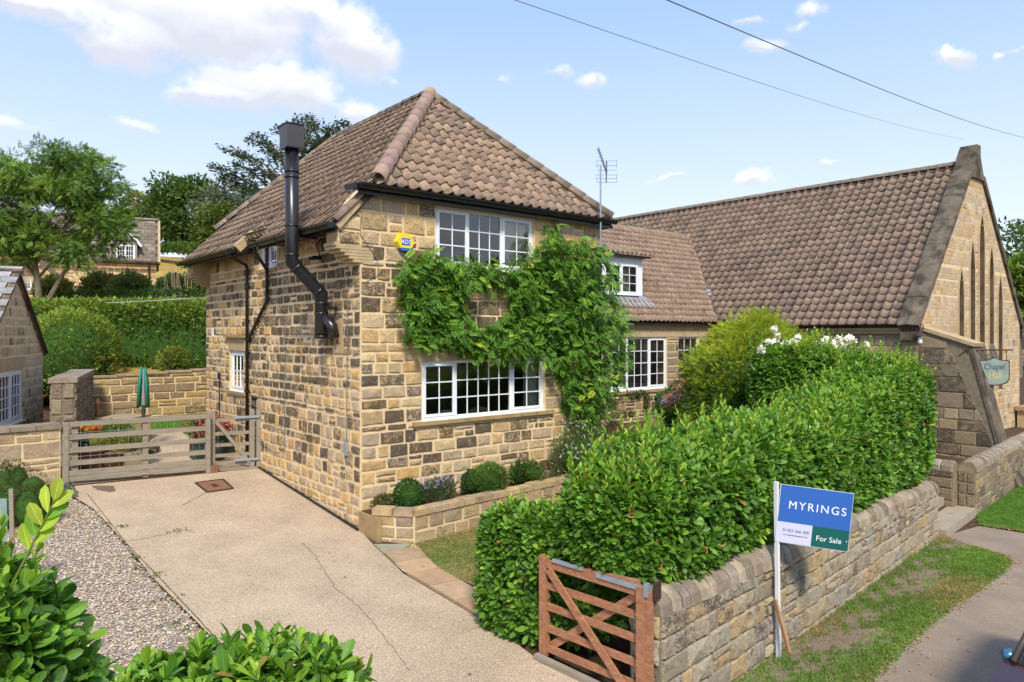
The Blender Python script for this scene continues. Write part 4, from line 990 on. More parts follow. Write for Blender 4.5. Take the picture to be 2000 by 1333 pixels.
for k in range(5):
    b = B(); x = XC - .12; y = YG - .07 + k * .11
    b.add([(x - .10, y, 3.46), (x + .08, y, 3.46), (x + .08, y + .1, 3.46), (x - .1, y + .1, 3.46), (x - .05, y + .05, 3.37), (x + .08, y + .05, 3.37)], [(0, 1, 2, 3), (0, 4, 5, 1), (3, 2, 5, 4), (0, 3, 4), (1, 5, 2)]); b.build('corbel_tooth', M['coping_dark'], chapel)
b = B(); b.box((XC - .2, YG - .08, 3.10), (XC - .002, YG + .45, 3.36)); b.build('kneeler', M['coping_dark'], chapel)
# corner pier and raking buttress
FB = (Vector((XC - .02, YG, 0)), Vector((0, -1, 0)), Vector((-1, 0, 0)))
bt = [(0, -1.3), (2.62, -1.3), (1.98, .25), (1.30, 2.98), (0, 3.42)]
b = B(); panel(b, FB, bt, [], .62); b.build('buttress', M['mortar_grey'], chapel)
def col_butt(u, z, r):
    return colour(r, [(.38, .295, .19), (.31, .24, .155), (.43, .325, .20), (.27, .21, .14)], .15) + ((r.uniform(.3, .9) if r.random() < .5 else .1),)
P = stones(FB, [(.03, -1.2), (2.5, -1.2), (1.90, .25), (1.20, 2.9), (.03, 3.30)], [], R3, col_butt, h=(.28, .42), wd=(.35, .75), gap=.02, split=.12, proud=.02)
emit(chapel, 'buttress_stone', P, M['stone'], 60)
def bstrip(u0, z0, u1, z1, nm, mt, over=.03, th=.09):
    b = B(); d = Vector((0, -(u1 - u0), z1 - z0)).normalized(); n_ = Vector((0, -d.z, -(u1 - u0) / math.hypot(u1 - u0, z1 - z0) * -1)) ; n_ = Vector((0, -(z0 - z1), -(u0 - u1))) ; n_ = Vector((0, -abs(z1 - z0), abs(u1 - u0))).normalized()
    a = Vector((XC - .02, YG - u0, z0)); e = Vector((XC - .02, YG - u1, z1)); U = Vector((.62 + 2 * over, 0, 0)); a.x -= over; e.x -= over
    b.obox(a, e - a, U, n_ * th); b.build(nm, M[mt], chapel)
bstrip(1.30, 2.98, 1.98, .25, 'buttress_face', 'coping_dark'); bstrip(1.98, .25, 2.62, -1.3, 'buttress_face', 'coping_dark'); bstrip(-.05, 3.44, 1.46, 2.93, 'buttress_cap', 'dressed', .07, .10)
# hanging sign on its bracket
sp = onX(1893, 686, XC - .02)
hs = thing('hanging_sign', (XC + .3, sp.y, sp.z - 1), 'faded shield shaped sign hanging from an iron bracket on the buttress', 'sign')
ys = YG - 1.42; tS = (ys - CAM[1]); 
tS = proj((XC + .3, ys - .12, 3))[2]
rv = Vector((RT[0], RT[1], 0)); fv = Vector((FW[0], FW[1], 0))
def sgn(px, py): return at(px, py, float(tS))
a = sgn(1888, 683); e = sgn(1977, 684); zA = e.z
b = B(); b.tube([Vector((a.x, a.y, zA)) - rv * .1, Vector((e.x, e.y, zA))], .022, 6); b.build('bracket_arm', M['iron'], hs)
b = B(); b.tube([Vector((a.x, a.y, zA)), Vector((a.x, a.y, zA - .75)) + rv * .25], .016, 5); b.build('bracket_post', M['iron'], hs)
b = B(); b.tube([Vector((a.x, a.y, zA - .28)) + rv * .08, Vector((a.x, a.y, zA - .02)) + rv * .30], .014, 5); b.build('bracket_brace', M['iron'], hs)
c = sgn(1941, 726); wdS = (sgn(1972, 722) - sgn(1911, 722)).length / 2; hS = (sgn(1941, 699).z - sgn(1941, 755).z) / 2; cz = c.z
def sP(u, z, d=0): return c + rv * u + ZU * z - fv * d
for k_ in (-.78, .80):
    b = B(); b.tube([sP(wdS * k_, zA - cz - .03), sP(wdS * k_, hS * .75)], .009, 5); b.build('hanger', M['iron'], hs)
    b = B(); b.tube([sP(wdS * k_ - .03, zA - cz - .05), sP(wdS * k_, zA - cz - .02), sP(wdS * k_ + .03, zA - cz - .05), sP(wdS * k_, zA - cz - .08)], .008, 5); b.build('hanger_ring', M['iron'], hs)
sh = [(-1, -.55), (-.8, -.82), (-.4, -.97), (0, -1), (.4, -.97), (.8, -.82), (1, -.55), (1, .72), (.9, .80), (.55, .80), (.25, .9), (0, 1.02), (-.25, .9), (-.55, .80), (-.9, .80), (-1, .72)]
def shield(k, d0, d1):
    A_ = [sP(p[0] * wdS * k, p[1] * hS * k, d1) for p in sh]; E_ = [sP(p[0] * wdS * k, p[1] * hS * k, d0) for p in sh]; n = len(sh); bb = B()
    bb.add(A_ + E_, [(i, (i + 1) % n, n + (i + 1) % n, n + i) for i in range(n)] + [tuple(range(n))[::-1], tuple(range(n, 2 * n))]); return bb
M['signface'] = simple('peeling_sign_paint', (.21, .28, .25), .7, .15, 3, .1, 30, stain=(5, .57, (.50, .38, .17), .8))
M['gold'] = simple('faded_gold_leaf', (.62, .42, .10), .6, .2, 20, 0, 30)
shield(1.0, -.02, .02).build('sign_rim', M['iron'], hs); shield(.92, -.026, .026).build('sign_face', M['signface'], hs)
rz_ = YAW - math.radians(90)
text('Chapel', hs, sP(0, hS * .14, .029), hS * .62, (math.radians(90), 0, rz_), 'ink', sx=.84)
text('Hall', hs, sP(.02, -hS * .48, .029), hS * .66, (math.radians(90), 0, rz_), 'gold', sx=.9)
# wall lantern on the chapel corner
lp_ = onX(1797, 655, XC - .35)
la = thing('wall_lantern', (lp_.x, lp_.y, lp_.z - .3), 'small rusty lantern with white glass on the chapel corner', 'lantern')
L_ = lp_; b = B(); b.lathe((L_.x, L_.y, L_.z - .02), [(.17, 0), (.16, .03), (.06, .10), (.03, .16)], 10); b.build('lantern_cap', M['iron'], la)
b = B(); b.lathe((L_.x, L_.y, L_.z - .26), [(.035, 0), (.065, .05), (.055, .16), (.03, .235)], 10); b.build('lantern_glass', M['signwhite'], la, True)
b = B(); b.tube([(L_.x, L_.y, L_.z + .14), (L_.x + .05, L_.y, L_.z + .32), (L_.x + .18, L_.y, L_.z + .30), (L_.x + .34, L_.y, L_.z + .05)], .015, 6); b.build('lantern_arm', M['iron'], la)
# downpipe-side planter box far right by the gable
pb = thing('stone_planter', (25.9, -3.0, -.3), 'pale stone trough standing against the chapel gable', 'planter')
b = B(); b.box((25.75, -3.1, -.3), (27.4, -2.35, .45)); b.build('trough', M['dressed'], pb); b = B(); b.box((25.65, -3.2, .452), (27.5, -2.3, .60)); b.build('trough_rim', M['coping'] if False else M['sill'], pb)
# ================================================================== GROUND
def sheet(name, poly, mat, zoff, step=.5, hfun=ground, label=None, cols=None):
    """a sheet following the ground inside a polygon (X,Y), as fine as `step`"""
    xs = [p[0] for p in poly]; ys = [p[1] for p in poly]; b = B(); ar = sum(poly[i][0] * poly[(i + 1) % len(poly)][1] - poly[(i + 1) % len(poly)][0] * poly[i][1] for i in range(len(poly)))
    X = math.floor(min(xs) / step) * step
    tris = tessellate_polygon([[Vector((p[0], p[1], 0)) for p in poly]]); tl = []
    for t in tris:
        q = [poly[i] for i in t]
        if (q[1][0] - q[0][0]) * (q[2][1] - q[0][1]) - (q[1][1] - q[0][1]) * (q[2][0] - q[0][0]) < 0: q = q[::-1]
        tl.append(q)
    for q in tl:
        x0 = math.floor(min(p[0] for p in q) / step) * step
        while x0 < max(p[0] for p in q):
            y0 = math.floor(min(p[1] for p in q) / step) * step
            while y0 < max(p[1] for p in q):
                c = clip_poly([(x0, y0), (x0 + step, y0), (x0 + step, y0 + step), (x0, y0 + step)], q)
                if len(c) > 2 and parea(c) > 1e-6: b.poly([(p[0], p[1], hfun(p[0], p[1]) + zoff) for p in c])
                y0 += step
            x0 += step
    import bmesh
    me = b.mesh(name, mat); bm = bmesh.new(); bm.from_mesh(me); bmesh.ops.remove_doubles(bm, verts=bm.verts, dist=.0005); bm.to_mesh(me); bm.free()
    me.polygons.foreach_set('use_smooth', [True] * len(me.polygons))
    o = place(name, me, None); o['kind'] = 'structure'; return o
# main ground, in strips along the boundary wall so that the retaining step falls inside the wall
svals = [-900, -300, -90, -40, -20, -12, -9, -7, -6, -5, -4.5, -4, -3.5, -3, -2.5, -2, -1.5, -1, -.5, -.02, .02] + [i * .75 for i in range(1, 60)] + [60, 90, 150, 300, 900]
nvals = [-900, -300, -60, -25, -12, -8, -5, -3.5, -2.6, -2.2, -1.6, -1.1, -.7, -.3, -.001, .12, .3, .5, .75, 1.0] + [1.5 + i * .5 for i in range(40)] + [24, 30, 45, 70, 120, 300, 900]
V_ = []; F_ = []
def gz(s, n):
    p = SN(s, n)
    if n > 0 and n < .05: n = 0
    z = ground(p.x, p.y)
    if n > 24: z = 2.0
    if s > 60: z = min(z, -.7 + .0 * s) if n < 24 else 2
    return z - .02 - (.25 if n < -8 else 0)
for s in svals:
    for n in nvals: p = SN(s, n); V_.append((p.x, p.y, gz(s, n)))
k = len(nvals)
for i in range(len(svals) - 1):
    for j in range(k - 1): F_.append((i * k + j, (i + 1) * k + j, (i + 1) * k + j + 1, i * k + j + 1))
b = B(); b.add(V_, F_); me = b.mesh('ground', M['soil']); me.polygons.foreach_set('use_smooth', [True] * len(F_)); o = place('ground', me, None); o['kind'] = 'structure'
# concrete driveway
dl = [(-3.05, -3.5), (-3.14, -2.33), (-3.24, -.27), (-3.26, 1.31), (-3.36, 3.2), (-3.66, 4.72)]
drive = sheet('driveway', [(-3.0, -7.6), (-.35, -7.3), (-.30, -6.2), (-.45, -4.95), (-.36, -4.1), (-.38, -2.0), (-.16, -.75), (-.02, -.1), (-.02, 4.46), (-3.66, 4.80)] + dl[::-1][1:], M['concrete'], .0)
patio = sheet('patio', [(-3.66, 4.9), (-.02, 4.52), (-.02, 8.2), (-.02, 8.75), (-1.75, 8.9), (-2.3, 9.4), (-2.6, 8.2)], M['concrete'], .0)
sheet('back_lawn', [(-1.75, 8.9), (-.02, 8.75), (.6, 9.0), (2.2, 11.6), (-1.0, 12.2)], M['lawnbase'], .012)
gravel = sheet('gravel_bed', [(-4.6, 5.05), (-3.72, 4.72), (-3.40, 3.2), (-3.30, 1.3), (-3.28, -.27), (-3.18, -2.33), (-3.05, -3.6), (-6.4, -4.6), (-7, 2)], M['gravel_bed'], -.004)
lawn = sheet('front_lawn', [(.02, -1.0), (.42, -1.02), (4.4, -.60), (8.0, -.6), (8.0, -3.5), (.25, -3.9), (.12, -2.0)], simple('parched_lawn', (.20, .21, .075), .95, .3, 2.0, .8, 60, spec=.05, fine=.3, stain=(1.8, .47, (.36, .26, .13), .8)), .004)
def seg_strip(pts_l, pts_r): return pts_l + pts_r[::-1]
def verge_mat():
    m, nt, b, out = new_mat('verge_turf'); p = pos(nt)
    sp = nd(nt, 'ShaderNodeSeparateXYZ', {0: p}); n_ = mth(nt, 'ADD', mth(nt, 'MULTIPLY', mth(nt, 'SUBTRACT', sp.outputs[0], W0.x), WN.x), mth(nt, 'MULTIPLY', mth(nt, 'SUBTRACT', sp.outputs[1], W0.y), WN.y))
    nz_ = noise(nt, p, 2.8, 8.0, .72); nf_ = noise(nt, p, 60.0, 4.0, .6); k = rng_(nt, mth(nt, 'ADD', n_, mth(nt, 'MULTIPLY', mth(nt, 'SUBTRACT', nz_, .5), 2.2)), -.95, -.45)
    g = mixc(nt, rng_(nt, noise(nt, p, 3.0, 5.0, .6), .4, .62), (.13, .22, .045), (.34, .26, .115)); c = mixc(nt, k, g, (.235, .17, .12))
    f = rng_(nt, nf_, .3, .7, .6, 1.35); c = mixc(nt, 1.0, c, nd(nt, 'ShaderNodeCombineColor', {0: f, 1: f, 2: f}).outputs[0], 'MULTIPLY')
    nt.links.new(c, b.inputs['Base Color']); b.inputs['Roughness'].default_value = .95; bn = nd(nt, 'ShaderNodeBump', {'Height': nf_, 'Strength': .8, 'Distance': .02}); nt.links.new(bn.outputs[0], b.inputs['Normal']); return m
vl = [SN(s, -.02) for s in (-.2, 2, 4, 6, 8, 10.3)]; 
# verge and footpath: traced on the road-level plane
def onR(x, y):
    r = ray(x, y); t = 3
    while t < 60:
        p = at(x, y, t); s, n = sn(p.x, p.y)
        if p.z <= hroad(s): return (p.x, p.y)
        t += .02
    return (p.x, p.y)
vedge = [onR(*q) for q in ((1560, 1420), (1690, 1345), (1780, 1255), (1850, 1195), (1920, 1150), (1975, 1105), (1965, 1088), (1900, 1068), (1850, 1052), (1838, 1049))]
verge = sheet('grass_verge', [(vl[0].x, vl[0].y)] + [(-.9, -7.4), (.6, -8.0)] + vedge + [(p.x, p.y) for p in vl[::-1][:-1]], verge_mat(), .004, .4)
path = sheet('footpath', [(-3, -7.65), (-9, -8), (-12, -14), (36, -9.0), (36, -4.6), (18.3, -5.0), onR(2000, 1042), onR(1912, 1028), onR(1836, 1050)] + vedge[::-1][1:] + [(.6, -8.0), (-.9, -7.4), (-.35, -7.3)], M['asphalt'], .0, .8)
verge2 = sheet('grass_verge', [onR(1912, 1026), onR(2002, 1040), (20, -5.2), (26, -4.5), (26, -3.85), (12.6, -5.13)], M['lawnbase'], .006, .5)
# chapel forecourt behind the wall
b = B(); b.add([(12.7, -4.78, -.25), (30, -2.9, -.25), (40, -1.8, -.25), (40, 3, -.25), (26.4, YG, -.25), (17, YG, -.25), (12.7, YG + 1, -.25)], [(0, 1, 2, 3, 4, 5, 6)]); o = b.build('forecourt', M['asphalt'], None); o['kind'] = 'structure'
b = B(); b.add([(9.6, -4.9, -.6), (12.3, -4.6, -.6), (12.3, 3, -.3), (9.6, 3, -.3)], [(0, 1, 2, 3)]); o = b.build('garden_path', M['concrete'], None); o['kind'] = 'structure'
# banked ground and hillside behind the gardens
BK = lambda X, Y: 2.15 + .0 if Y < 13 else 2.15 + (min(Y, 34) - 13) * .118 + max(0, min(Y, 62) - 34) * .25
hb = B(); gx = [-400, -150, -60, -30, -15, -8, -4, -2.2, -1, 0, 1, 2.2, 4, 8, 15, 30, 60, 100]; gy = [12.3, 13, 16, 20, 25, 30, 40, 55, 75, 100, 130, 180, 300]
def hz(X, Y):
    z = BK(X, Y)
    if Y > 75: z = BK(X, 75) + (Y - 75) * .10
    k = min(1, max(0, (X - 14 - Y * .8) / 30)); return z * (1 - k) + (1.2 + Y * .01) * k
for i, X in enumerate(gx):
    for Y in gy: hb.v.append((X, Y if not (Y == 12.3 and X < -1.9) else 12.3 + (-1.9 - X) * .25 if X > -60 else 28, 0))
hb.v = [(a[0], a[1], hz(a[0], a[1])) for a in hb.v]; k = len(gy)
for i in range(len(gx) - 1):
    for j in range(k - 1): hb.f.append((i * k + j, (i + 1) * k + j, (i + 1) * k + j + 1, i * k + j + 1)); hb.c.append(None); hb.m.append(0)
o = hb.build('hillside', M['field'], None, True, centre=False); o['kind'] = 'structure'
# cracks and joints in the concrete
def crack(pix, wd, z=.004, jt=.012, mt='soil'):
    pts = [onG(*p) for p in pix]; b = B(); rr = random.Random(5); fine = []
    for i in range(len(pts) - 1):
        n = max(2, int((pts[i + 1] - pts[i]).length / .06))
        for k_ in range(n): p = pts[i].lerp(pts[i + 1], k_ / n); fine.append(p + Vector((rr.uniform(-jt, jt), rr.uniform(-jt, jt), 0)))
    fine.append(pts[-1])
    for i in range(len(fine) - 1):
        a, c_ = fine[i], fine[i + 1]; d = (c_ - a).normalized(); s = Vector((-d.y, d.x, 0)) * wd * rr.uniform(.4, 1.0); s2 = Vector((-d.y, d.x, 0)) * wd * .7
        b.poly([(a.x - s.x, a.y - s.y, ground(a.x, a.y) + z), (c_.x - s2.x, c_.y - s2.y, ground(c_.x, c_.y) + z), (c_.x + s2.x, c_.y + s2.y, ground(c_.x, c_.y) + z), (a.x + s.x, a.y + s.y, ground(a.x, a.y) + z)])
    o = b.build('crack', M[mt], drive); return o
WL[drive] = Vector((0, 0, 0)); M['moss'] = simple('mossy_joint', (.12, .10, .05), .95, .4, 9, .5, 40, spec=.1, stain=(6, .5, (.09, .13, .03), .9))
crack([(590, 1062), (615, 1085), (655, 1150), (700, 1185), (735, 1225), (800, 1312)], .0042); crack([(405, 962), (385, 972), (355, 988)], .007)
crack([(228, 1060), (290, 1052), (340, 1040), (380, 1036)], .006); crack([(246, 1062), (300, 1117), (340, 1160), (385, 1208), (430, 1258)], .010, jt=.003, mt='moss'); crack([(170, 965), (246, 1060)], .009, jt=.003, mt='moss')
# manhole cover
mc = [onG(*p) for p in ((382, 945), (435, 938), (455, 956), (405, 963))]
mh = thing('manhole_cover', mc[0], 'brown iron inspection cover set in the concrete near the gates', 'manhole cover')
b = B(); b.poly([p + ZU * .012 for p in mc][::-1]); b.build('cover_plate', M['terracotta'], mh)
b = B(); c0 = sum(mc, Vector()) / 4
for k in range(4):
    a, e = mc[k], mc[(k + 1) % 4]; b.beam(a + ZU * .012, e + ZU * .012, .02, .035)
b.build('cover_frame', M['iron'], mh)
b = B(); d1 = (mc[1] - mc[0]) * .1; d2 = (mc[3] - mc[0]) * .16; b.poly([c0 - d1 - d2 + ZU * .016, c0 + d1 - d2 + ZU * .016, c0 + d1 + d2 + ZU * .016, c0 - d1 + d2 + ZU * .016]); b.build('lifting_key_plate', M['iron'], mh)
# damp patch
b = B(); b.poly([p + ZU * .004 for p in [onG(*q) for q in ((178, 950), (222, 950), (226, 960), (215, 962), (190, 958))]]); o = b.build('damp_patch', simple('damp_concrete', (.15, .11, .07), .6, .1, 5, .3, 100), drive)
# flagstone edging along the lawn
rf = random.Random(9)
le = [(-.14, -.72), (-.34, -1.9), (-.33, -2.6), (-.33, -3.3), (-.34, -4.0)]; re = [(.40, -1.05), (.11, -2.0), (.12, -2.7), (.12, -3.4), (.12, -4.0)]
fp = thing('flagstone_path', (0, -2.4, -.2), 'narrow edging of tan sandstone flags between drive and lawn', 'path')
ep = [-.75, -1.15, -1.62, -2.1, -2.62, -3.2, -3.9]
def ex(y, L): 
    for i in range(len(L) - 1):
        if L[i][1] >= y >= L[i + 1][1]: t = (L[i][1] - y) / (L[i][1] - L[i + 1][1]); return L[i][0] * (1 - t) + L[i + 1][0] * t
    return L[0][0] if y > L[0][1] else L[-1][0]
for i in range(len(ep) - 1):
    g = .012; ya_, yb_ = ep[i] - g, ep[i + 1] + g; q = [(ex(ya_, le), ya_), (ex(yb_, le), yb_), (ex(yb_, re), yb_ - .05), (ex(ya_, re), ya_ - .05)]
    if i == 0: q = [(-.14, -.77), (-.20, -1.12), (.14, -1.18), (.32, -1.06), (.2, -.98)]
    b = B(); n = len(q); cc = (.30, .28, .20) if i == 0 else colour(rf, [(.40, .255, .15), (.43, .285, .17), (.38, .26, .16)], .06)
    b.add([(p[0], p[1], ground(*p) - .03) for p in q] + [(p[0], p[1], ground(*p) + .022 + rf.uniform(0, .006)) for p in q], [tuple(range(n, 2 * n))] + [(j, (j + 1) % n, n + (j + 1) % n, n + j) for j in range(n)], cc)
    b.build('flag', M['flag'], fp)
b = B(); b.add([(p[0], p[1], ground(*p) + .008) for p in le + re[::-1]], [tuple(range(10))]); b.build('flag_bedding', M['mortar'], fp)
M['step'] = simple('worn_step', (.36, .30, .22), .9, .15, 4, .4, 60, stain=(4, .57, (.15, .125, .09), .6))
# steps at the end of the front wall
st = thing('garden_steps', (11.2, -5.0, -.74), 'two worn stone steps between the ends of the roadside walls', 'steps')
for i, (n0, n1, z0, z1) in enumerate(((-.15, .40, -.9, -.60), (.41, 2.0, -.9, -.40))):
    b = B(); a = SN(10.15, n0); e = SN(12.75 if i else 12.75, n0); a2 = SN(10.15, n1); e2 = SN(12.75, n1)
    b.add([(p.x, p.y, z) for z in (z0, z1) for p in (a, e, e2, a2)], [(0, 3, 2, 1), (4, 5, 6, 7), (0, 1, 5, 4), (1, 2, 6, 5), (2, 3, 7, 6), (3, 0, 4, 7)]); b.build('step', M['step'], st)
# pebbles
pv = np.array([(1, 0, 0), (.3, .9, 0), (-.8, .55, 0), (-.8, -.5, 0), (.3, -.9, 0), (0, .05, .75), (.1, 0, -.5)], float); pt = np.array([(0, 1, 5), (1, 2, 5), (2, 3, 5), (3, 4, 5), (4, 0, 5)])
rg = np.random.RandomState(3); N_ = 42000; gp = [(-4.6, 5.05), (-3.72, 4.72), (-3.40, 3.2), (-3.30, 1.3), (-3.28, -.27), (-3.18, -2.33), (-3.05, -3.6), (-5.2, -3.6), (-5.2, 2)]
def inpoly(x, y, P_):
    c = np.zeros(len(x), bool); j = len(P_) - 1
    for i in range(len(P_)):
        xi, yi = P_[i]; xj, yj = P_[j]; k = ((yi > y) != (yj > y)) & (x < (xj - xi) * (y - yi) / (yj - yi + 1e-12) + xi); c ^= k; j = i
    return c
X_ = rg.uniform(-5.3, -3.0, N_); Y_ = rg.uniform(-3.7, 5.1, N_); k = inpoly(X_ + rg.normal(0, .03, N_), Y_, gp); X_ = X_[k]; Y_ = Y_[k]
Z_ = np.array([ground(a, c) for a, c in zip(X_, Y_)]) + rg.uniform(-.002, .016, len(X_)); n = len(X_); s = rg.uniform(.008, .019, n)
a_ = rg.uniform(0, 6.28, n); D = np.stack([np.cos(a_), np.sin(a_), rg.uniform(-.35, .35, n)], 1); Nn = np.stack([rg.uniform(-.35, .35, n), rg.uniform(-.35, .35, n), np.ones(n)], 1)
Mm = mats_from(np.stack([X_, Y_, Z_], 1), D, Nn, np.stack([s * rg.uniform(.7, 1.1, n), s * rg.uniform(.9, 1.5, n), s * .8], 1))
o = inst('pebbles', (pv[:, [0, 1, 2]], pt), Mm, rg.randint(0, 9, n), [(.64, .54, .40), (.54, .385, .22), (.42, .34, .26), (.30, .25, .21), (.68, .59, .46), (.58, .41, .23), (.47, .39, .29), (.37, .24, .14), (.23, .21, .20)], M['pebble'], None, 0, False); tag(o, 'mixed cream and brown pebbles covering the bed beside the drive', 'gravel')
# grass blades
def grass(name, poly, n, h, cols, label, hf=ground, zoff=.0, seed=1, dens=None, wd=.004, lean=.5):
    rg = np.random.RandomState(seed); P_ = np.array(poly); x = rg.uniform(P_[:, 0].min(), P_[:, 0].max(), n); y = rg.uniform(P_[:, 1].min(), P_[:, 1].max(), n)
    k = inpoly(x + rg.normal(0, .035, n), y + rg.normal(0, .035, n), poly); x = x[k]; y = y[k]
    if dens is not None: k = dens(x, y) > rg.rand(len(x)); x = x[k]; y = y[k]
    z = np.array([hf(a, c) for a, c in zip(x, y)]) + zoff; m = len(x)
    D = np.stack([rg.normal(0, lean, m), rg.normal(0, lean, m), np.ones(m)], 1); Nn = np.stack([rg.normal(0, 1, m), rg.normal(0, 1, m), np.zeros(m)], 1); hh = rg.uniform(.5, 1.2, m) * h
    bv = np.array([(-1, 0, 0), (1, 0, 0), (.7, .6, .08), (0, 1, .28)], float); btt = np.array([(0, 1, 2), (0, 2, 3)])
    Mm = mats_from(np.stack([x, y, z], 1), D, Nn, np.stack([np.full(m, wd) * rg.uniform(.6, 1.3, m), hh, hh], 1))
    # colour drifts in patches between dry and green
    f = np.sin(x * 1.7 + np.sin(y * 2.3)) + np.sin(y * 2.9 + x * .8) + rg.normal(0, .8, m); kk = np.clip(((f + 2.6) / 5.2 * len(cols)).astype(int), 0, len(cols) - 1)
    o = inst(name, (bv, btt), Mm, kk, cols, M['leaf'], None, 0, False); return tag(o, label, 'grass', kind='stuff')
GC = [(.42, .30, .14), (.34, .27, .10), (.24, .28, .07), (.16, .27, .045), (.12, .24, .035), (.18, .32, .05)]
vp = [(vl[0].x, vl[0].y), (-.9, -7.4), (.6, -8.0)] + vedge + [(p.x, p.y) for p in vl[::-1][:-1]]
def dn(x, y):
    s = (x - W0.x) * WD.x + (y - W0.y) * WD.y; n_ = (x - W0.x) * WN.x + (y - W0.y) * WN.y
    bare = np.exp(-((n_ + .38 + .15 * np.sin(s * 2)) / .34) ** 2) * np.clip(.6 + .35 * np.sin(s * 1.9 + 1) + .3 * np.sin(s * 5.1 + n_ * 9) + .25 * np.sin(s * 11 - n_ * 15) + .25 * np.sin(s * 23 + n_ * 31), 0, 1.1); return np.clip(1.05 - 1.2 * bare - .35 * (np.sin(s * 8 + n_ * 5) * np.sin(n_ * 13 - s * 3) > .5), .06, 1)
grass('verge_grass', vp, 130000, .05, GC[:1] + GC[2:] + [(.20, .36, .05)], 'green and straw coloured grass on the roadside verge', seed=2, dens=dn, wd=.0065)
grass('lawn_grass', [(.14, -1.02), (.5, -1.06), (4.4, -.62), (4.4, -3.4), (.3, -3.9), (.14, -2.0)], 60000, .04, [(.44, .31, .15), (.39, .28, .12), (.33, .26, .10), (.26, .25, .075), (.20, .24, .06), (.16, .24, .05)], 'short parched grass of the small front lawn', seed=3, wd=.006)
grass('verge_grass', [onR(1912, 1026), onR(2002, 1040), (20, -5.0), (26, -4.3), (26, -4.0), (12.6, -5.13)], 26000, .06, GC[3:], 'green verge grass under the far roadside wall', seed=4, wd=.007)
grass('back_grass', [(-1.75, 8.9), (-.02, 8.75), (.6, 9.0), (2.0, 11.6), (-1.0, 12.0)], 24000, .04, [(.11, .28, .03), (.14, .32, .04), (.17, .36, .045)], 'bright mown lawn behind the back fence', seed=5, wd=.008)

# fallen leaves
def litter(n, fn, cols, seed, lab):
    rg = np.random.RandomState(seed); P_ = [];
    for _ in range(n):
        x, y = fn(rg); P_.append((x, y, ground(x, y) + rg.uniform(.012, .03)))
    P_ = np.array(P_); lv = (np.array([(0, 0, 0), (-.28, .45, .12), (.28, .45, .1), (0, 1, .02)], float), np.array([(0, 3, 1), (0, 2, 3)]))
    o = inst('fallen_leaves', lv, mats_from(P_, rg.normal(0, 1, P_.shape) * [1, 1, .1], rg.normal(0, .25, P_.shape) + [0, 0, 1], rg.uniform(.03, .06, n)), rg.randint(0, len(cols), n), cols, M['leaf'], None, 0, False); tag(o, lab, 'leaves')
LC = [(.52, .34, .16), (.44, .24, .10), (.58, .42, .22), (.36, .20, .10)]
def f1(r): s = r.uniform(.3, 9.5); p = SN(s, -r.uniform(.02, .25) if r.rand() < .3 else -r.uniform(.9, 1.7)); return p.x, p.y
def f2(r): i = r.randint(0, len(vedge) - 1); k = r.rand(); a, c = vedge[i], vedge[i + 1]; return a[0] + (c[0] - a[0]) * k + r.normal(0, .07), a[1] + (c[1] - a[1]) * k + r.normal(0, .07)
def f3(r): return r.uniform(-3, -.1), r.uniform(-5, 4)
def f4(r): k = r.rand(); a, c = onR(1912, 1026), onR(2002, 1040); return a[0] + (c[0] - a[0]) * k + r.normal(0, .12), a[1] + (c[1] - a[1]) * k + r.normal(0, .12)
litter(110, f1, LC, 1, 'dry leaves scattered over the roadside verge'); litter(420, f2, LC, 2, 'dry brown leaves and straw gathered along the footpath edge'); litter(34, f3, LC, 3, 'a few fallen leaves lying on the concrete drive'); litter(130, f4, LC, 4, 'drift of tan leaves beside the garden steps')
# ================================================================== WALLS, FENCES, GATES
R4 = random.Random(41)
def arc_coping(parent, a, e, wid, h, n, rnd, pal, name='coping_stone', proud=.03, tilt=0.0, flat=False):
    """row of rounded coping stones standing across a wall from a to e"""
    a, e = Vector(a), Vector(e); d = (e - a); L = Vector((d.x, d.y, 0)).length; d2 = Vector((d.x, d.y, 0)).normalized(); side = Vector((-d2.y, d2.x, 0)); ps = []
    ws = [rnd.uniform(.7, 1.3) for _ in range(n)]; s = sum(ws); u = 0
    for wgt in ws:
        l = L * wgt / s; u0, u1 = u + .006, u + l - .006; u += l; V_ = []; F_ = []; hh = h * rnd.uniform(.88, 1.08); off = rnd.uniform(-.015, .015)
        seg = 7
        for q, (uu, k) in enumerate(((u0, .93), (u0 + .02, 1.0), (u1 - .02, 1.0), (u1, .93))):
            z0 = a.z + (e.z - a.z) * uu / L
            for i in range(seg + 1):
                t = math.pi * i / seg; x = math.cos(t); y = math.sin(t) ** (.75 if not flat else .3)
                p = a + d2 * (uu + rnd.uniform(-.006, .006)) + side * (x * (wid / 2 + proud) * k + off); V_.append(Vector((p.x, p.y, z0 + y * hh * k + rnd.uniform(-.006, .006) - .01)))
        n_ = seg + 1
        for q in range(3):
            for i in range(seg): F_.append((q * n_ + i, q * n_ + i + 1, (q + 1) * n_ + i + 1, (q + 1) * n_ + i))
            F_.append((q * n_ + seg, q * n_, (q + 1) * n_, (q + 1) * n_ + seg))
        F_.append(tuple(range(n_))[::-1]); F_.append(tuple(range(3 * n_, 4 * n_)))
        ps.append((V_, F_, colour(rnd, pal, .12), l * h))
    emit(parent, name, ps, M['coping'], 120)
CP = [(.30, .24, .165), (.26, .21, .15), (.33, .27, .19), (.23, .19, .14), (.29, .25, .19)]
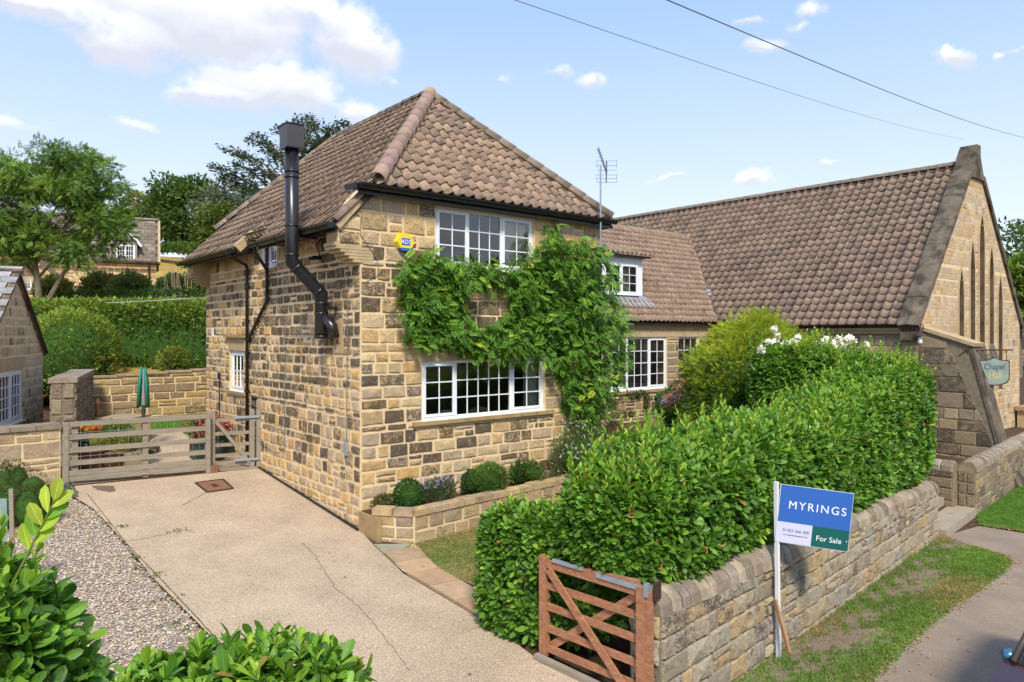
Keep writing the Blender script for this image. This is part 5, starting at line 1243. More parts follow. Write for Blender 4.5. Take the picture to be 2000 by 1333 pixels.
def wall_thing(name, a, e, th, zb0, zb1, zt0, zt1, label, colf, rnd, coping=(.17, 40), back=True, h=(.18, .28), wd=(.25, .6), mort='mortar', limit=220, endcap=(True, True), flat=False, cpal=CP, hole=None, **kw):
    """a free-standing wall from a to e (XY); its face towards -side; body th thick"""
    a = Vector((a[0], a[1], 0)); e = Vector((e[0], e[1], 0)); d = (e - a).normalized(); side = Vector((-d.y, d.x, 0)); L = (e - a).length
    t = thing(name, (a.x, a.y, zb0), label, 'wall'); F = (a, d, -side)
    b = B(); panel(b, F, [(0, zb0), (L, zb1), (L, zt1), (0, zt0)], [], th); b.build('wall_core', M[mort], t)
    P = stones(F, [(0, zb0), (L, zb1), (L, zt1), (0, zt0)], [], rnd, colf, h=h, wd=wd, **kw)
    if back: P += stones((a + side * th, d, side), [(0, zb0), (L, zb1), (L, zt1), (0, zt0)][::1], [], rnd, colf, h=h, wd=wd, **kw)
    if endcap[0]: P += stones((a + side * th, -side, -d), [(0, zb0), (th, zb0), (th, zt0), (0, zt0)], [], rnd, colf, h=h, wd=(th * .45, th * .6), **kw)
    if endcap[1]: P += stones((e, side, d), [(0, zb1), (th, zb1), (th, zt1), (0, zt1)], [], rnd, colf, h=h, wd=(th * .45, th * .6), **kw)
    emit(t, 'stone', P, M['stone_lichen' if mort == 'mortar_grey' else 'stone'], limit)
    if coping: arc_coping(t, (a.x + side.x * th / 2, a.y + side.y * th / 2, zt0), (e.x + side.x * th / 2, e.y + side.y * th / 2, zt1), th, coping[0], coping[1], rnd, cpal, flat=flat)
    return t
def col_front_wall(u, z, r):
    c = colour(r, [(.40, .325, .225), (.36, .30, .22), (.43, .35, .24), (.38, .33, .26), (.45, .33, .18), (.33, .28, .21)], .1)
    return c + ((r.uniform(.2, .5) if r.random() < .28 or z > .3 else .05),)
LW = 10.13
p0 = SN(0, 0); p1 = SN(LW, 0)
fw = wall_thing('front_wall', (p0.x, p0.y), (p1.x, p1.y), .34, -.95, -1.0, .52, .14, 'long sandstone wall with rounded coping along the verge under the laurel hedge', col_front_wall, R4, (.22, 52), h=(.17, .30), wd=(.18, .5), gap=.017, proud=.026, rough=.017, split=.25, mort='mortar_grey', limit=180)
a2 = (12.5, -5.13); e2 = (19.2, -4.40)
w2 = wall_thing('roadside_wall', a2, e2, .34, -1.1, -1.1, .20, .16, 'dark stained stone wall with rounded coping in front of the chapel', lambda u, z, r: colour(r, [(.27, .21, .14), (.31, .24, .155), (.24, .19, .13), (.37, .27, .15)], .12) + ((r.uniform(.2, .6) if r.random() < .5 else .1),), R4, (.22, 34), h=(.2, .28), wd=(.3, .6), gap=.018, proud=.02, mort='mortar_grey', limit=90)
w3 = wall_thing('return_wall', (12.5, -4.78), (12.42, -2.5), .34, -1.0, -.6, .20, .28, 'short sooty return wall with rounded coping beside the garden steps', lambda u, z, r: colour(r, [(.22, .17, .115), (.19, .15, .10), (.26, .20, .13)], .12) + ((r.uniform(.3, .7) if r.random() < .5 else .15),), R4, (.22, 7), h=(.2, .28), wd=(.3, .6), gap=.018, mort='mortar_grey', limit=40, endcap=(False, False))
# raised planter wall in front of the house
def col_planter(u, z, r): return colour(r, [(.40, .29, .165), (.37, .27, .17), (.43, .32, .18), (.34, .25, .18), (.45, .33, .17)], .1) + ((r.uniform(.1, .3) if r.random() < .3 else 0),)
pl = thing('raised_bed', (.4, -.9, -.1), 'low stone walled planting bed along the house front', 'raised bed')
pts = [(-.03, -.45), (.42, -1.0), (4.55, -.62)]
for (A, E_, z0, z1) in ((pts[0], pts[1], .36, .36), (pts[1], pts[2], .36, .38)):
    a = Vector((A[0], A[1], 0)); e = Vector((E_[0], E_[1], 0)); d = (e - a).normalized(); s = Vector((-d.y, d.x, 0)); L = (e - a).length; F = (a, d, -s)
    b = B(); panel(b, F, [(0, -.3), (L, -.3), (L, z1), (0, z0)], [], .16); b.build('bed_wall', M['mortar'], pl)
    P = stones(F, [(.0, -.16), (L, -.16), (L, z1), (.0, z0)], [], R4, col_planter, h=(.19, .22), wd=(.28, .5), gap=.02, split=.05, proud=.02)
    emit(pl, 'stone', P, M['stone'], 60)
    n = max(2, int(L / .32)); 
    for i in range(n):
        b = B(); q0 = a + d * (L * i / n + .008) - s * .035; q1 = a + d * (L * (i + 1) / n - .008) - s * .035; b.obox(Vector((q0.x, q0.y, z0 + .003)), q1 - q0, s * .25, (0, 0, R4.uniform(.085, .11)), colour(R4, [(.44, .32, .18), (.40, .29, .17), (.46, .33, .16)], .1)); b.build('coping_stone', M['coping'], pl)
b = B(); b.add([(-.0, -.02, .34), (-.0, -.4, .33), (.42, -.86, .33), (4.5, -.5, .35), (5.3, -.02, .35)], [(0, 1, 2, 3, 4)]); b.build('bed_soil', M['soil'], pl)
b = B(); b.box((-.035, -.62, -.12), (.05, -.003, .33)); b.build('end_slab', M['sill'], pl)
# ---- back yard: low wall, tall pier wall, retaining wall
nb = at(0, 836, 12.9); 
col_bw = lambda u, z, r: colour(r, [(.44, .32, .18), (.40, .30, .175), (.47, .36, .21), (.43, .33, .22)], .08) + ((.3 if r.random() < .12 else 0),)
A_ = at(-90, 836, 12.3); E1 = at(118, 832, 13.45)
w4 = wall_thing('yard_wall', (A_.x, A_.y), (E1.x, E1.y), .32, -.1, .1, 1.50, 1.52, 'pale sandstone block wall with flat lichened coping left of the slatted fence', col_bw, R4, None, h=(.20, .27), wd=(.32, .55), gap=.02, proud=.012, rough=.01, limit=60)
d = (E1 - A_); d.z = 0; d.normalize(); s_ = Vector((-d.y, d.x, 0)); L = (Vector((E1.x, E1.y, 0)) - Vector((A_.x, A_.y, 0))).length
for i in range(4):
    b = B(); q = Vector((A_.x, A_.y, 1.522)) + d * (L * i / 4 + .006) - s_ * .05; b.obox(q, d * (L / 4 - .012), s_ * .44, ZU * (.085 + .004 * (i % 2)), (.27, .22, .16)); b.build('coping_slab', M['coping'], w4)
P0 = at(112, 830, 14.9); P1 = at(146, 832, 14.9); P2 = at(181, 820, 18.6)
col_pw = lambda u, z, r: colour(r, [(.25, .195, .135), (.29, .22, .15), (.22, .17, .12), (.31, .25, .16)], .12) + ((r.uniform(.1, .4) if r.random() < .4 else 0),)
zt = at(112, 748, 14.9).z
w5 = wall_thing('pier_wall', (P1.x, P1.y), (P2.x, P2.y), .42, .2, .4, zt, zt + .05, 'tall dark stone wall running back from the yard beside the hedge', col_pw, R4, None, h=(.24, .32), wd=(.3, .6), gap=.02, proud=.025, rough=.014, limit=60, mort='mortar_grey')
d = Vector((P2.x - P1.x, P2.y - P1.y, 0)); L = d.length; d.normalize(); s_ = Vector((-d.y, d.x, 0))
for i in range(4):
    b = B(); q = Vector((P1.x, P1.y, zt + .002)) + d * (L * i / 4 + .006 - (.04 if i == 0 else 0)) - s_ * .05; b.obox(q, d * (L / 4 - .012), s_ * .52, ZU * (.10 + .004 * (i % 2)), (.30, .245, .18)); b.build('coping_slab', M['coping'], w5)
# low stone wall joining
Q0 = at(112, 835, 13.6); Q1 = at(150, 828, 15.0)
b1 = at(176, 745, 18.9); b2 = at(420, 718, 20.9)
w6 = wall_thing('garden_retaining_wall', (b1.x, b1.y), (b2.x, b2.y), .3, .8, .8, 2.12, 2.26, 'warm coloured coursed stone wall behind the back lawn below the hedge', lambda u, z, r: colour(r, [(.42, .29, .14), (.38, .27, .14), (.46, .33, .17), (.33, .23, .13), (.28, .19, .125), (.44, .29, .12)], .1) + ((r.uniform(.3, .6) if r.random() < .12 else 0),), R4, None, h=(.17, .26), wd=(.3, .75), gap=.022, proud=.02, rough=.012, split=.3, limit=140, back=False)
d = Vector((b2.x - b1.x, b2.y - b1.y, 0)); L = d.length; d.normalize(); s_ = Vector((-d.y, d.x, 0))
for i in range(5):
    b = B(); q = Vector((b1.x, b1.y, 2.122 + .028 * i)) + d * (L * i / 5 + .006) - s_ * .04; b.obox(q, d * (L / 5 - .012), s_ * .38, ZU * .05, (.36, .27, .18)); b.build('coping_slab', M['coping'], w6)
# raised patio edge with lantern
w7 = thing('raised_terrace', at(186, 850, 16.2), 'low stone terrace with paved top behind the slatted fence', 'terrace')
T0 = at(186, 850, 16.4); T1 = at(256, 850, 16.4); zt_ = at(186, 822, 16.4).z; d = Vector((T1.x - T0.x, T1.y - T0.y, 0)); L = d.length; d.normalize(); s_ = Vector((-d.y, d.x, 0)); F = (Vector((T0.x, T0.y, 0)), d, -s_)
b = B(); panel(b, F, [(0, .3), (L, .3), (L, zt_), (0, zt_)], [], .9); b.build('terrace_core', M['mortar'], w7)
emit(w7, 'stone', stones(F, [(0, .4), (L, .4), (L, zt_), (0, zt_)], [], R4, col_pw, h=(.18, .24), wd=(.25, .5), gap=.025), M['stone'], 30)
for i in range(3):
    b = B(); b.obox(Vector((T0.x, T0.y, zt_ + .002)) + d * (L * i / 3 + .005) - s_ * .04, d * (L / 3 - .01), s_ * .98, ZU * .05, (.38, .29, .19)); b.build('paving_slab', M['flag'], w7)
lt = at(191, 822, 16.9); ln = thing('garden_lantern', (lt.x, lt.y, zt_), 'small dark metal garden lantern standing on the low terrace', 'lantern')
b = B(); b.lathe((lt.x, lt.y, zt_ + .055), [(.07, 0), (.07, .03), (.055, .05), (.055, .26), (.075, .28), (.03, .36), (.01, .40)], 10); b.build('lantern_body', M['terracotta'], ln, True)
# ---- five-bar slatted fence
f0 = at(121, 948, 13.5); f1 = at(411, 924, 14.85); fe = thing('slatted_fence', (f0.x, f0.y, f0.z), 'weathered grey timber slat fence with wire mesh closing the yard', 'fence')
d = Vector((f1.x - f0.x, f1.y - f0.y, 0)); LF = d.length; d.normalize(); s_ = Vector((-d.y, d.x, 0))
def fp_(u, off, z): return Vector((f0.x, f0.y, 0)) + d * u + s_ * off + ZU * z
rz = [1.58, 1.335, 1.09, .845, .655, .545]
for i, z in enumerate(rz):
    hh = .095 if i < 4 else .10; z1 = z - (.0 if i < 4 else 0)
    b = B(); b.obox(fp_(0, -.025, z1 - hh / 2), fp_(LF, -.025, z1 - hh / 2 + .01 + (.0)) - fp_(0, -.025, z1 - hh / 2), s_ * .025, ZU * hh); b.build('rail', M['grey_wood'], fe)
for u, w_, zt2, off in ((.0, .10, 1.62, .002), (.16, .10, 1.52, .03), (LF * .52, .10, 1.55, .002), (LF - .10, .10, 1.62, .002)):
    b = B(); b.obox(fp_(u, off, .36), d * w_, s_ * .08, ZU * (zt2 - .36)); b.build('post', M['grey_wood'], fe)
for u in (0.02, LF - .09):
    b = B(); b.obox(fp_(u, -.045, .42), d * .085, s_ * .018, ZU * 1.2); b.build('end_batten', M['grey_wood'], fe)
b = B()
for k in range(9): b.tube([fp_(.3 + k * .16, .006, .6), fp_(.3 + k * .16, .006, 1.5)], .003, 4)
for k in range(6): b.tube([fp_(.2, .008, .66 + k * .15), fp_(LF * .52, .008, .66 + k * .15)], .003, 4)
for k in range(12): b.tube([fp_(LF * .55 + k * .12, .006, .9), fp_(LF * .55 + k * .12, .006, 1.5)], .0022, 4)
b.build('wire_mesh', M['galv'], fe, kind='stuff')
b = B(); b.obox(fp_(0, .0, .36), d * LF, s_ * .1, ZU * .09); b.build('bottom_board', M['soil'], fe)
b = B(); q = onG(411, 924); b.obox(Vector((q.x - .02, q.y - .05, q.z - .02)), (.16, 0, 0), (0, .12, 0), (0, 0, .17)); b.build('post_foot', M['terracotta'], fe)
# ---- small side gate
g0 = at(420, 925, 15.0); g1 = at(499, 912, 15.35); sg = thing('side_gate', (g0.x, g0.y, g0.z), 'small weathered grey five bar gate beside the house wall', 'gate')
d = Vector((g1.x - g0.x, g1.y - g0.y, 0)); LG = d.length; d.normalize(); s_ = Vector((-d.y, d.x, 0))
def gp_(u, off, z): return Vector((g0.x, g0.y, 0)) + d * u + s_ * off + ZU * z
zb = .42
for u, z0, z1, w_ in ((-.10, zb - .02, 1.66, .10), (LG - .12, zb + .03, 1.68, .10), (LG + .02, zb - .02, 1.86, .11)):
    b = B(); b.obox(gp_(u, 0, z0), d * w_, s_ * .09, ZU * (z1 - z0)); 
    if u < LG - .2 or u > LG: pass
    b.build('gate_post', M['grey_wood'], sg)
for z in (1.44, 1.16, .92, .70, .54):
    b = B(); b.obox(gp_(.002, .02, z), d * (LG - .125), s_ * .03, ZU * .07); b.build('rail', M['grey_wood'], sg)
b = B(); b.beam(gp_(.02, -.005, 1.46), gp_(LG - .12, -.005, .56), .07, .035); b.build('brace', M['grey_wood'], sg)
for z in (1.50, .60):
    b = B(); b.obox(gp_(LG - .42, -.035, z), d * .50, s_ * .012, ZU * .05); b.build('hinge_strap', M['galv'], sg)
b = B(); b.obox(gp_(-.1, 0, zb - .04), d * (LG + .2), s_ * .1, ZU * .07); b.build('threshold', M['grey_wood'], sg)
# ---- brown gate standing open at the drive
bg = thing('driveway_gate', (-.38, -4.9, -.33), 'reddish brown five bar gate with crossed braces standing open against the laurel', 'gate')
ga = at(1062, 1284, 7.97); gb = at(1256, 1372, 7.03); ga.z = gb.z = 0; d = (gb - ga); LB_ = d.length; d.normalize(); s_ = Vector((-d.y, d.x, 0))
def bp_(u, off, z): return ga + d * u + s_ * off + ZU * z
zB = -.31; zTl = at(1052, 1085, 7.97).z; zTr = at(1258, 1146, 7.03).z
b = B(); b.obox(bp_(-.045, -.03, zB), d * .045, s_ * .075, ZU * (zTl - zB)); b.build('latch_stile', M['brown_wood'], bg)
b = B(); b.obox(bp_(.002, -.03, zB + .04), d * .05, s_ * .075, ZU * (.92 + .16)); b.build('latch_stile', M['brown_wood'], bg)
b = B(); b.obox(bp_(LB_ - .05, -.05, zB - .12), d * .11, s_ * .075, ZU * (zTr - zB + .12)); b.obox(bp_(LB_ - .05 + .112, -.046, zB - .12), d * .045, s_ * .07, ZU * (zTr - zB + .09)); b.build('hanging_stile', M['brown_wood'], bg)
zr = [.72, .47, .24, .0, -.22]
b = B(); A0 = bp_(.055, -.02, .71); A1 = bp_(LB_ - .053, -.02, .71); V_ = [A0, A1, A1 + s_ * .055, A0 + s_ * .055, A0 + ZU * .075, A1 + ZU * .15, A1 + s_ * .055 + ZU * .15, A0 + s_ * .055 + ZU * .075]
b.add(V_, [(0, 3, 2, 1), (4, 5, 6, 7), (0, 1, 5, 4), (1, 2, 6, 5), (2, 3, 7, 6), (3, 0, 4, 7)]); b.build('top_rail', M['brown_wood'], bg)
for z in zr[1:]:
    b = B(); b.obox(bp_(.055, -.005, z), d * (LB_ - .11), s_ * .03, ZU * .075); b.build('rail', M['brown_wood'], bg)
b = B(); b.beam(bp_(.10, -.03, .70), bp_(LB_ - .06, -.03, -.36), .085, .026); b.build('brace', M['brown_wood'], bg)
b = B(); b.beam(bp_(.08, .045, -.16), bp_(LB_ - .06, .045, .72), .085, .026); b.build('brace', M['brown_wood'], bg)
b = B(); b.obox(bp_(LB_ - .56, -.036, .775), d * .60, s_ * .012, ZU * .05); b.obox(bp_(LB_ + .045, -.06, .74), d * .05, s_ * .05, ZU * .13); b.build('hinge_strap', M['galv'], bg)
b = B(); b.obox(bp_(.16, -.04, .80), d * .42 + ZU * .0, s_ * .03, ZU * .035); b.build('latch_bar', M['galv'], bg)
# hinge plate on the wall and bottom timber
b = B(); b.obox(bp_(LB_ + .11, -.0, .70), d * .02, s_ * .12, ZU * .17); b.build('hinge_plate', M['iron'], bg)
tb = [onG(1046, 1288), onG(1180, 1352)]
sl = thing('timber_edging', tb[0], 'weathered timber edging board lying on the concrete below the brown gate', 'board')
b = B(); b.beam(tb[0] + ZU * .03, tb[1] + ZU * .03, .06, .07); b.build('board', M['grey_wood'], sl)
# base stone behind gate
R5 = random.Random(5)
# ---- for-sale board
sb = thing('sale_board', (2.39, -6.16, -.66), 'blue and white estate agent for sale board on a white post by the wall', 'sign')
pb0 = at(1521, 1281, 8.72); pb1 = at(1516, 941, 8.72); ptop = pb1.z; 
b = B(); b.obox(Vector((pb0.x - .022, pb0.y - .022, pb0.z - .12)), (.045, 0, 0), (0, .045, 0), (pb1.x - pb0.x, pb1.y - pb0.y, ptop - pb0.z + .12)); b.build('post', M['white'], sb)
qa = at(1521, 944, 8.72); qb = at(1664, 963, 8.55); dx = Vector((qb.x - qa.x, qb.y - qa.y, 0)); Wb = dx.length; dx.normalize(); ny = Vector((dx.y, -dx.x, 0)); zq0 = at(1521, 1057, 8.72).z; zq1 = at(1664, 1076, 8.55).z
H_ = qa.z - zq0; drop = (qa.z - qb.z)
ang = math.atan2(dx.y, dx.x); tilt = -math.atan2(drop, Wb); Ux = (dx * math.cos(tilt) + ZU * math.sin(tilt)); Uz = ny.cross(Ux) * -1
if Uz.z < 0: Uz = -Uz
O_ = Vector((qa.x, qa.y, qa.z)) - Uz * H_ + ny * .03 + Ux * .02
FBd = (O_, Ux, ny)
def bb_(nm, u0, u1, v0, v1, d0, d1, mt):
    b = B(); b.add([O_ + Ux * u + Uz * v + ny * dd for dd in (d0, d1) for v in (v0, v1) for u in (u0, u1)], [(0, 1, 3, 2), (4, 6, 7, 5), (0, 2, 6, 4), (1, 5, 7, 3), (0, 4, 5, 1), (2, 3, 7, 6)]); b.build(nm, M[mt], sb)
bb_('board', 0, Wb, 0, H_, -.006, .0, 'white')
bb_('blue_panel', .006, Wb - .004, H_ * .36, H_ - .004, .001, .0025, 'signblue'); bb_('lilac_panel', .006, Wb * .49, .006, H_ * .358, .001, .0025, 'signlilac'); bb_('green_panel', Wb * .492, Wb - .004, .006, H_ * .358, .001, .0025, 'signgreen')
def btext(s, u, v, size, mt, sx=1.0, sp=1.0):
    o = text(s, sb, (0, 0, 0), size, (0, 0, 0), mt, sx=1, spacing=sp)
    Mx = Matrix.Identity(4); p = O_ + Ux * u + Uz * v + ny * .0035
    for q in range(3): Mx[q][0] = Ux[q] * sx; Mx[q][1] = Uz[q]; Mx[q][2] = ny[q]; Mx[q][3] = p[q] - WL[sb][q]
    o.matrix_local = Mx
btext('MYRINGS', Wb * .53, H_ * .60, .135, 'signwhite', .98, 1.25); btext('01423 566 400', Wb * .27, H_ * .20, .050, 'ink', 1.0); btext('myringsestateagents.com', Wb * .27, H_ * .135, .028, 'ink', 1.0); btext('For Sale', Wb * .725, H_ * .12, .088, 'signwhite', 1.0); btext('·', Wb * .965, H_ * .12, .11, 'signwhite')
b = B(); s0 = at(1514, 1172, 8.68); s1 = at(1541, 1270, 8.5); b.beam(s0, Vector((s1.x, s1.y, s1.z - .03)), .045, .03); o = b.build('stay', simple('raw_timber', (.38, .21, .10), .8, .15, 4, .3, 40), sb)
b = B(); s0 = at(1507, 1208, 8.85); s1 = at(1508, 1284, 8.80); b.beam(s0, s1 - ZU * .05, .05, .04, (0, 1, 0)); b.build('peg', M['grey_wood'], sb)
# ---- small A-frame board on the gravel, far left
ab = at(12, 1030, 8.8); af = thing('propped_board', (ab.x, ab.y, ground(ab.x, ab.y)), 'blue grey board propped on a red timber frame at the gravel edge', 'board')
zg = ground(ab.x, ab.y); t0_ = at(13, 975, 8.8); t1_ = at(-75, 978, 8.4); 
b = B(); b.add([Vector((t0_.x, t0_.y, t0_.z)), Vector((t1_.x, t1_.y, t1_.z)), Vector((t1_.x, t1_.y - .25, zg)), Vector((t0_.x, t0_.y - .25, zg)), Vector((t0_.x + .0, t0_.y + .03, t0_.z)), Vector((t1_.x, t1_.y + .03, t1_.z)), Vector((t1_.x, t1_.y - .22, zg)), Vector((t0_.x, t0_.y - .22, zg))], [(0, 1, 2, 3), (7, 6, 5, 4), (0, 4, 5, 1), (0, 3, 7, 4)]); b.build('board_face', M['bluepanel'], af)
b = B(); b.beam(Vector((t0_.x + .04, t0_.y, t0_.z + .12)), Vector((t0_.x + .04, t0_.y - .28, zg)), .05, .04); b.build('front_leg', M['grey_wood'], af)
b = B(); b.beam(Vector((t0_.x + .06, t0_.y + .03, t0_.z + .02)), Vector((t0_.x + .10, t0_.y + .42, zg)), .13, .04); b.build('rear_leg', M['brown_wood'], af)
# ---- overhead cables
for i, (pa, pb_, ta, tb_, lab) in enumerate((((940, -22), (1880, 272), 14, 60, 'lower overhead cable crossing the sky above the chapel'), ((1255, -20), (2010, 272), 12, 45, 'upper overhead cable crossing the sky towards the chapel gable'), )):
    A = at(pa[0], pa[1], ta); E2 = at(pb_[0], pb_[1], tb_); L = (E2 - A).length; pts = [A.lerp(E2, k / 24) - ZU * (math.sin(math.pi * k / 24) * L * (.006)) for k in range(25)]
    b = B(); b.tube(pts, (.0085, .012)[i], 5); o = b.build('overhead_cable', M['wire'], None); tag(o, lab, 'cable', 'overhead cables')
# washing line from the house to the hedge
A = onX(402, 581, 0); E2 = at(150, 593, 24); b = B(); b.tube([A.lerp(E2, k / 10) - ZU * math.sin(math.pi * k / 10) * .03 for k in range(11)], .007, 5); o = b.build('washing_line', M['white'], None); tag(o, 'white washing line strung from the house corner over the beech hedge', 'washing line')
# ================================================================== PLANTS
LAUREL = (np.array([(0, 0, 0), (-.13, .25, .04), (.13, .25, .04), (0, .27, -.01), (-.215, .60, .045), (.215, .60, .045), (0, .60, -.015), (-.15, .87, 0), (.15, .87, 0), (0, 1, -.06)], float) * np.array([1.0, 1, 1]),
          np.array([(0, 3, 1), (0, 2, 3), (1, 3, 6), (1, 6, 4), (3, 2, 5), (3, 5, 6), (4, 6, 9), (4, 9, 7), (6, 5, 8), (6, 8, 9)]))
LAUREL2 = (np.concatenate([LAUREL[0], [(-.016, .02, .006), (.016, .02, .006), (-.012, .6, -.004), (.012, .6, -.004), (0, .97, -.045)]]), np.concatenate([LAUREL[1], [(10, 11, 13), (10, 13, 12), (12, 13, 14)]]), np.array([1.0] * 10 + [1.75] * 3) * np.array([.96, 1.04, .96, .96, 1.04, 1.04, .96, .96, 1.04, 1.04, 1, 1, 1]))
DIA = (np.array([(0, 0, 0), (-.26, .45, .06), (.26, .45, .06), (0, 1, -.05)], float), np.array([(0, 3, 1), (0, 2, 3)]))
def compound(pairs=5, ll=.34, wd=.085, droop=.35, terminal=True):
    V = []; T = []
    def lf(p, d, l):
        d = np.array(d); d = d / np.linalg.norm(d); s = np.cross(d, (0, 0, 1.0)); s /= np.linalg.norm(s); k = len(V); p = np.array(p)
        V.extend([p, p + d * l * .42 - s * wd + np.array((0, 0, .01)), p + d * l * .42 + s * wd + np.array((0, 0, .01)), p + d * l + np.array((0, 0, -.08 * l))]); T.extend([(k, k + 3, k + 1), (k, k + 2, k + 3)])
    for i in range(pairs):
        y = .18 + .72 * i / pairs; z = -droop * y * y
        for sx in (-1, 1): lf((0, y, z), (sx, .62, -.22), ll * (1 - .25 * abs(i / pairs - .4)))
    if terminal: lf((0, .85, -droop * .72), (0, 1, -.4), ll)
    return np.array(V), np.array(T)
def rosettes(Pc, A, K, size, rg, t0=.55, t1=1.35, sj=.2, wide=1.0):
    """K leaves round each shoot tip: Pc centres, A axes"""
    A, e1, e2 = perp(A); out = []; ph = rg.uniform(0, 6.28, len(Pc))
    for k in range(K):
        th = t0 + (t1 - t0) * k / max(1, K - 1) + rg.normal(0, .14, len(Pc)); a = ph + k * 2.4 + rg.normal(0, .2, len(Pc))
        rad = e1 * np.cos(a)[:, None] + e2 * np.sin(a)[:, None]; D = A * np.cos(th)[:, None] + rad * np.sin(th)[:, None]; N = A * np.sin(th)[:, None] - rad * np.cos(th)[:, None]
        N = N + rg.normal(0, .18, N.shape); s = size * rg.uniform(1 - sj, 1 + sj, len(Pc)); out.append(mats_from(Pc - A * (k * .010), D, N, np.stack([s * wide, s, s], 1)))
    return np.concatenate(out)
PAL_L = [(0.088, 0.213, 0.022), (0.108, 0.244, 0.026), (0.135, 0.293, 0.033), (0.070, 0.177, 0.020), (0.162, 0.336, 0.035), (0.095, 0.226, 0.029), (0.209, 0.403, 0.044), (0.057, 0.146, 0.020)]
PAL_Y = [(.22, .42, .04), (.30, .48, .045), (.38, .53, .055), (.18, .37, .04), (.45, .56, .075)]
class Body:
    """rounded hedge body swept along a line, sampled for leaves"""
    def __init__(s, pts, w_, z0, z1, rnd_=.5, ends=(1, 1), ex=3.0, seed=1, lump=.06):
        s.P = [Vector((p[0], p[1], 0)) for p in pts]; s.w = w_ if isinstance(w_, (list, tuple)) else [w_] * len(pts); s.z0 = z0 if isinstance(z0, (list, tuple)) else [z0] * len(pts); s.z1 = z1 if isinstance(z1, (list, tuple)) else [z1] * len(pts)
        s.cum = [0]; s.ex = ex; s.rnd = rnd_; s.ends = ends; s.lump = lump; s.seed = seed
        for i in range(1, len(pts)): s.cum.append(s.cum[-1] + (s.P[i] - s.P[i - 1]).length)
        s.L = s.cum[-1]
    def point(s, u, th, k=1.0):
        """u in 0..L, th angle round the section (0 = +side, pi/2 = top)"""
        i = 0
        while i < len(s.cum) - 2 and u > s.cum[i + 1]: i += 1
        t = (u - s.cum[i]) / max(1e-6, s.cum[i + 1] - s.cum[i]); p = s.P[i].lerp(s.P[i + 1], t)
        def tang(j): a = s.P[min(j + 1, len(s.P) - 1)] - s.P[max(0, j - 1)]; return a.normalized()
        d = (tang(i) * (1 - t) + tang(i + 1) * t).normalized(); side = Vector((-d.y, d.x, 0)); f = lambda q: q[i] * (1 - t) + q[i + 1] * t
        w_, z0, z1 = f(s.w), f(s.z0), f(s.z1); es = 1.0
        if s.ends[0] and u < s.rnd: es = min(es, (1 - (1 - u / s.rnd) ** 2.4) ** (1 / 2.4))
        if s.ends[1] and s.L - u < s.rnd: es = min(es, (1 - (1 - (s.L - u) / s.rnd) ** 2.4) ** (1 / 2.4))
        c, sn_ = math.cos(th), math.sin(th); e = 2 / s.ex; x = math.copysign(abs(c) ** e, c); z = math.copysign(abs(sn_) ** e, sn_)
        lm = 1 + s.lump * (math.sin(u * 2.3 + th * 3 + s.seed) + math.sin(u * 4.1 - th * 5 + s.seed * 2) * .6 + math.sin(u * 8.7 + th * 7) * .35)
        return p + side * (x * w_ / 2 * (es * .95 + .05) * k * lm) + ZU * ((z0 + z1) / 2 + z * (z1 - z0) / 2 * (.35 + .65 * es) * k * (1 + (lm - 1) * .5))
    def core(s, k=.86, nu=None, nt=20):  # solid hull under the leaves, its dark colour painting shaded gaps
        b = B(); nu = nu or max(8, int(s.L / .25)); n0 = []
        for i in range(nu + 1):
            for j in range(nt): b.v.append(tuple(s.point(s.L * (.5 + (i / nu - .5) * .985), 2 * math.pi * j / nt, k)))
        for i in range(nu):
            for j in range(nt): b.f.append((i * nt + j, i * nt + (j + 1) % nt, (i + 1) * nt + (j + 1) % nt, (i + 1) * nt + j)); b.c.append(None); b.m.append(0)
        b.f.append(tuple(range(nt))); b.c.append(None); b.m.append(0); b.f.append(tuple(nu * nt + j for j in reversed(range(nt)))); b.c.append(None); b.m.append(0)
        return b
    def sample(s, n, rg, tmin=-.9, tmax=math.pi + .9, up=.0):
        C_, N_ = [], []
        for _ in range(n):
            u = s.L * rg.rand(); q_ = rg.rand()
            if s.ends[0] and q_ < .10: u = s.rnd * rg.rand() ** 2
            elif s.ends[1] and q_ > .93: u = s.L - s.rnd * rg.rand() ** 2
            th = rg.uniform(tmin, tmax)
            p = s.point(u, th); e = .03; a = s.point(min(s.L, u + e), th) - s.point(max(0, u - e), th); b_ = s.point(u, th + e) - s.point(u, th - e); nn = b_.cross(a); 
            if nn.length < 1e-9: continue
            nn.normalize(); mid = s.point(u, th, .5)
            if nn.dot(p - mid) < 0: nn = -nn
            C_.append(p); N_.append(nn)
        return np.array([tuple(c) for c in C_]), np.array([tuple(c) for c in N_])
def uniform_pick(C_, N_, n, rg, cell=.1):
    return C_, N_
def facing(C_, N_, lim=-.35):
    v = np.array(CAM) - C_; v /= np.linalg.norm(v, axis=1)[:, None]; return (v * N_).sum(1) > lim
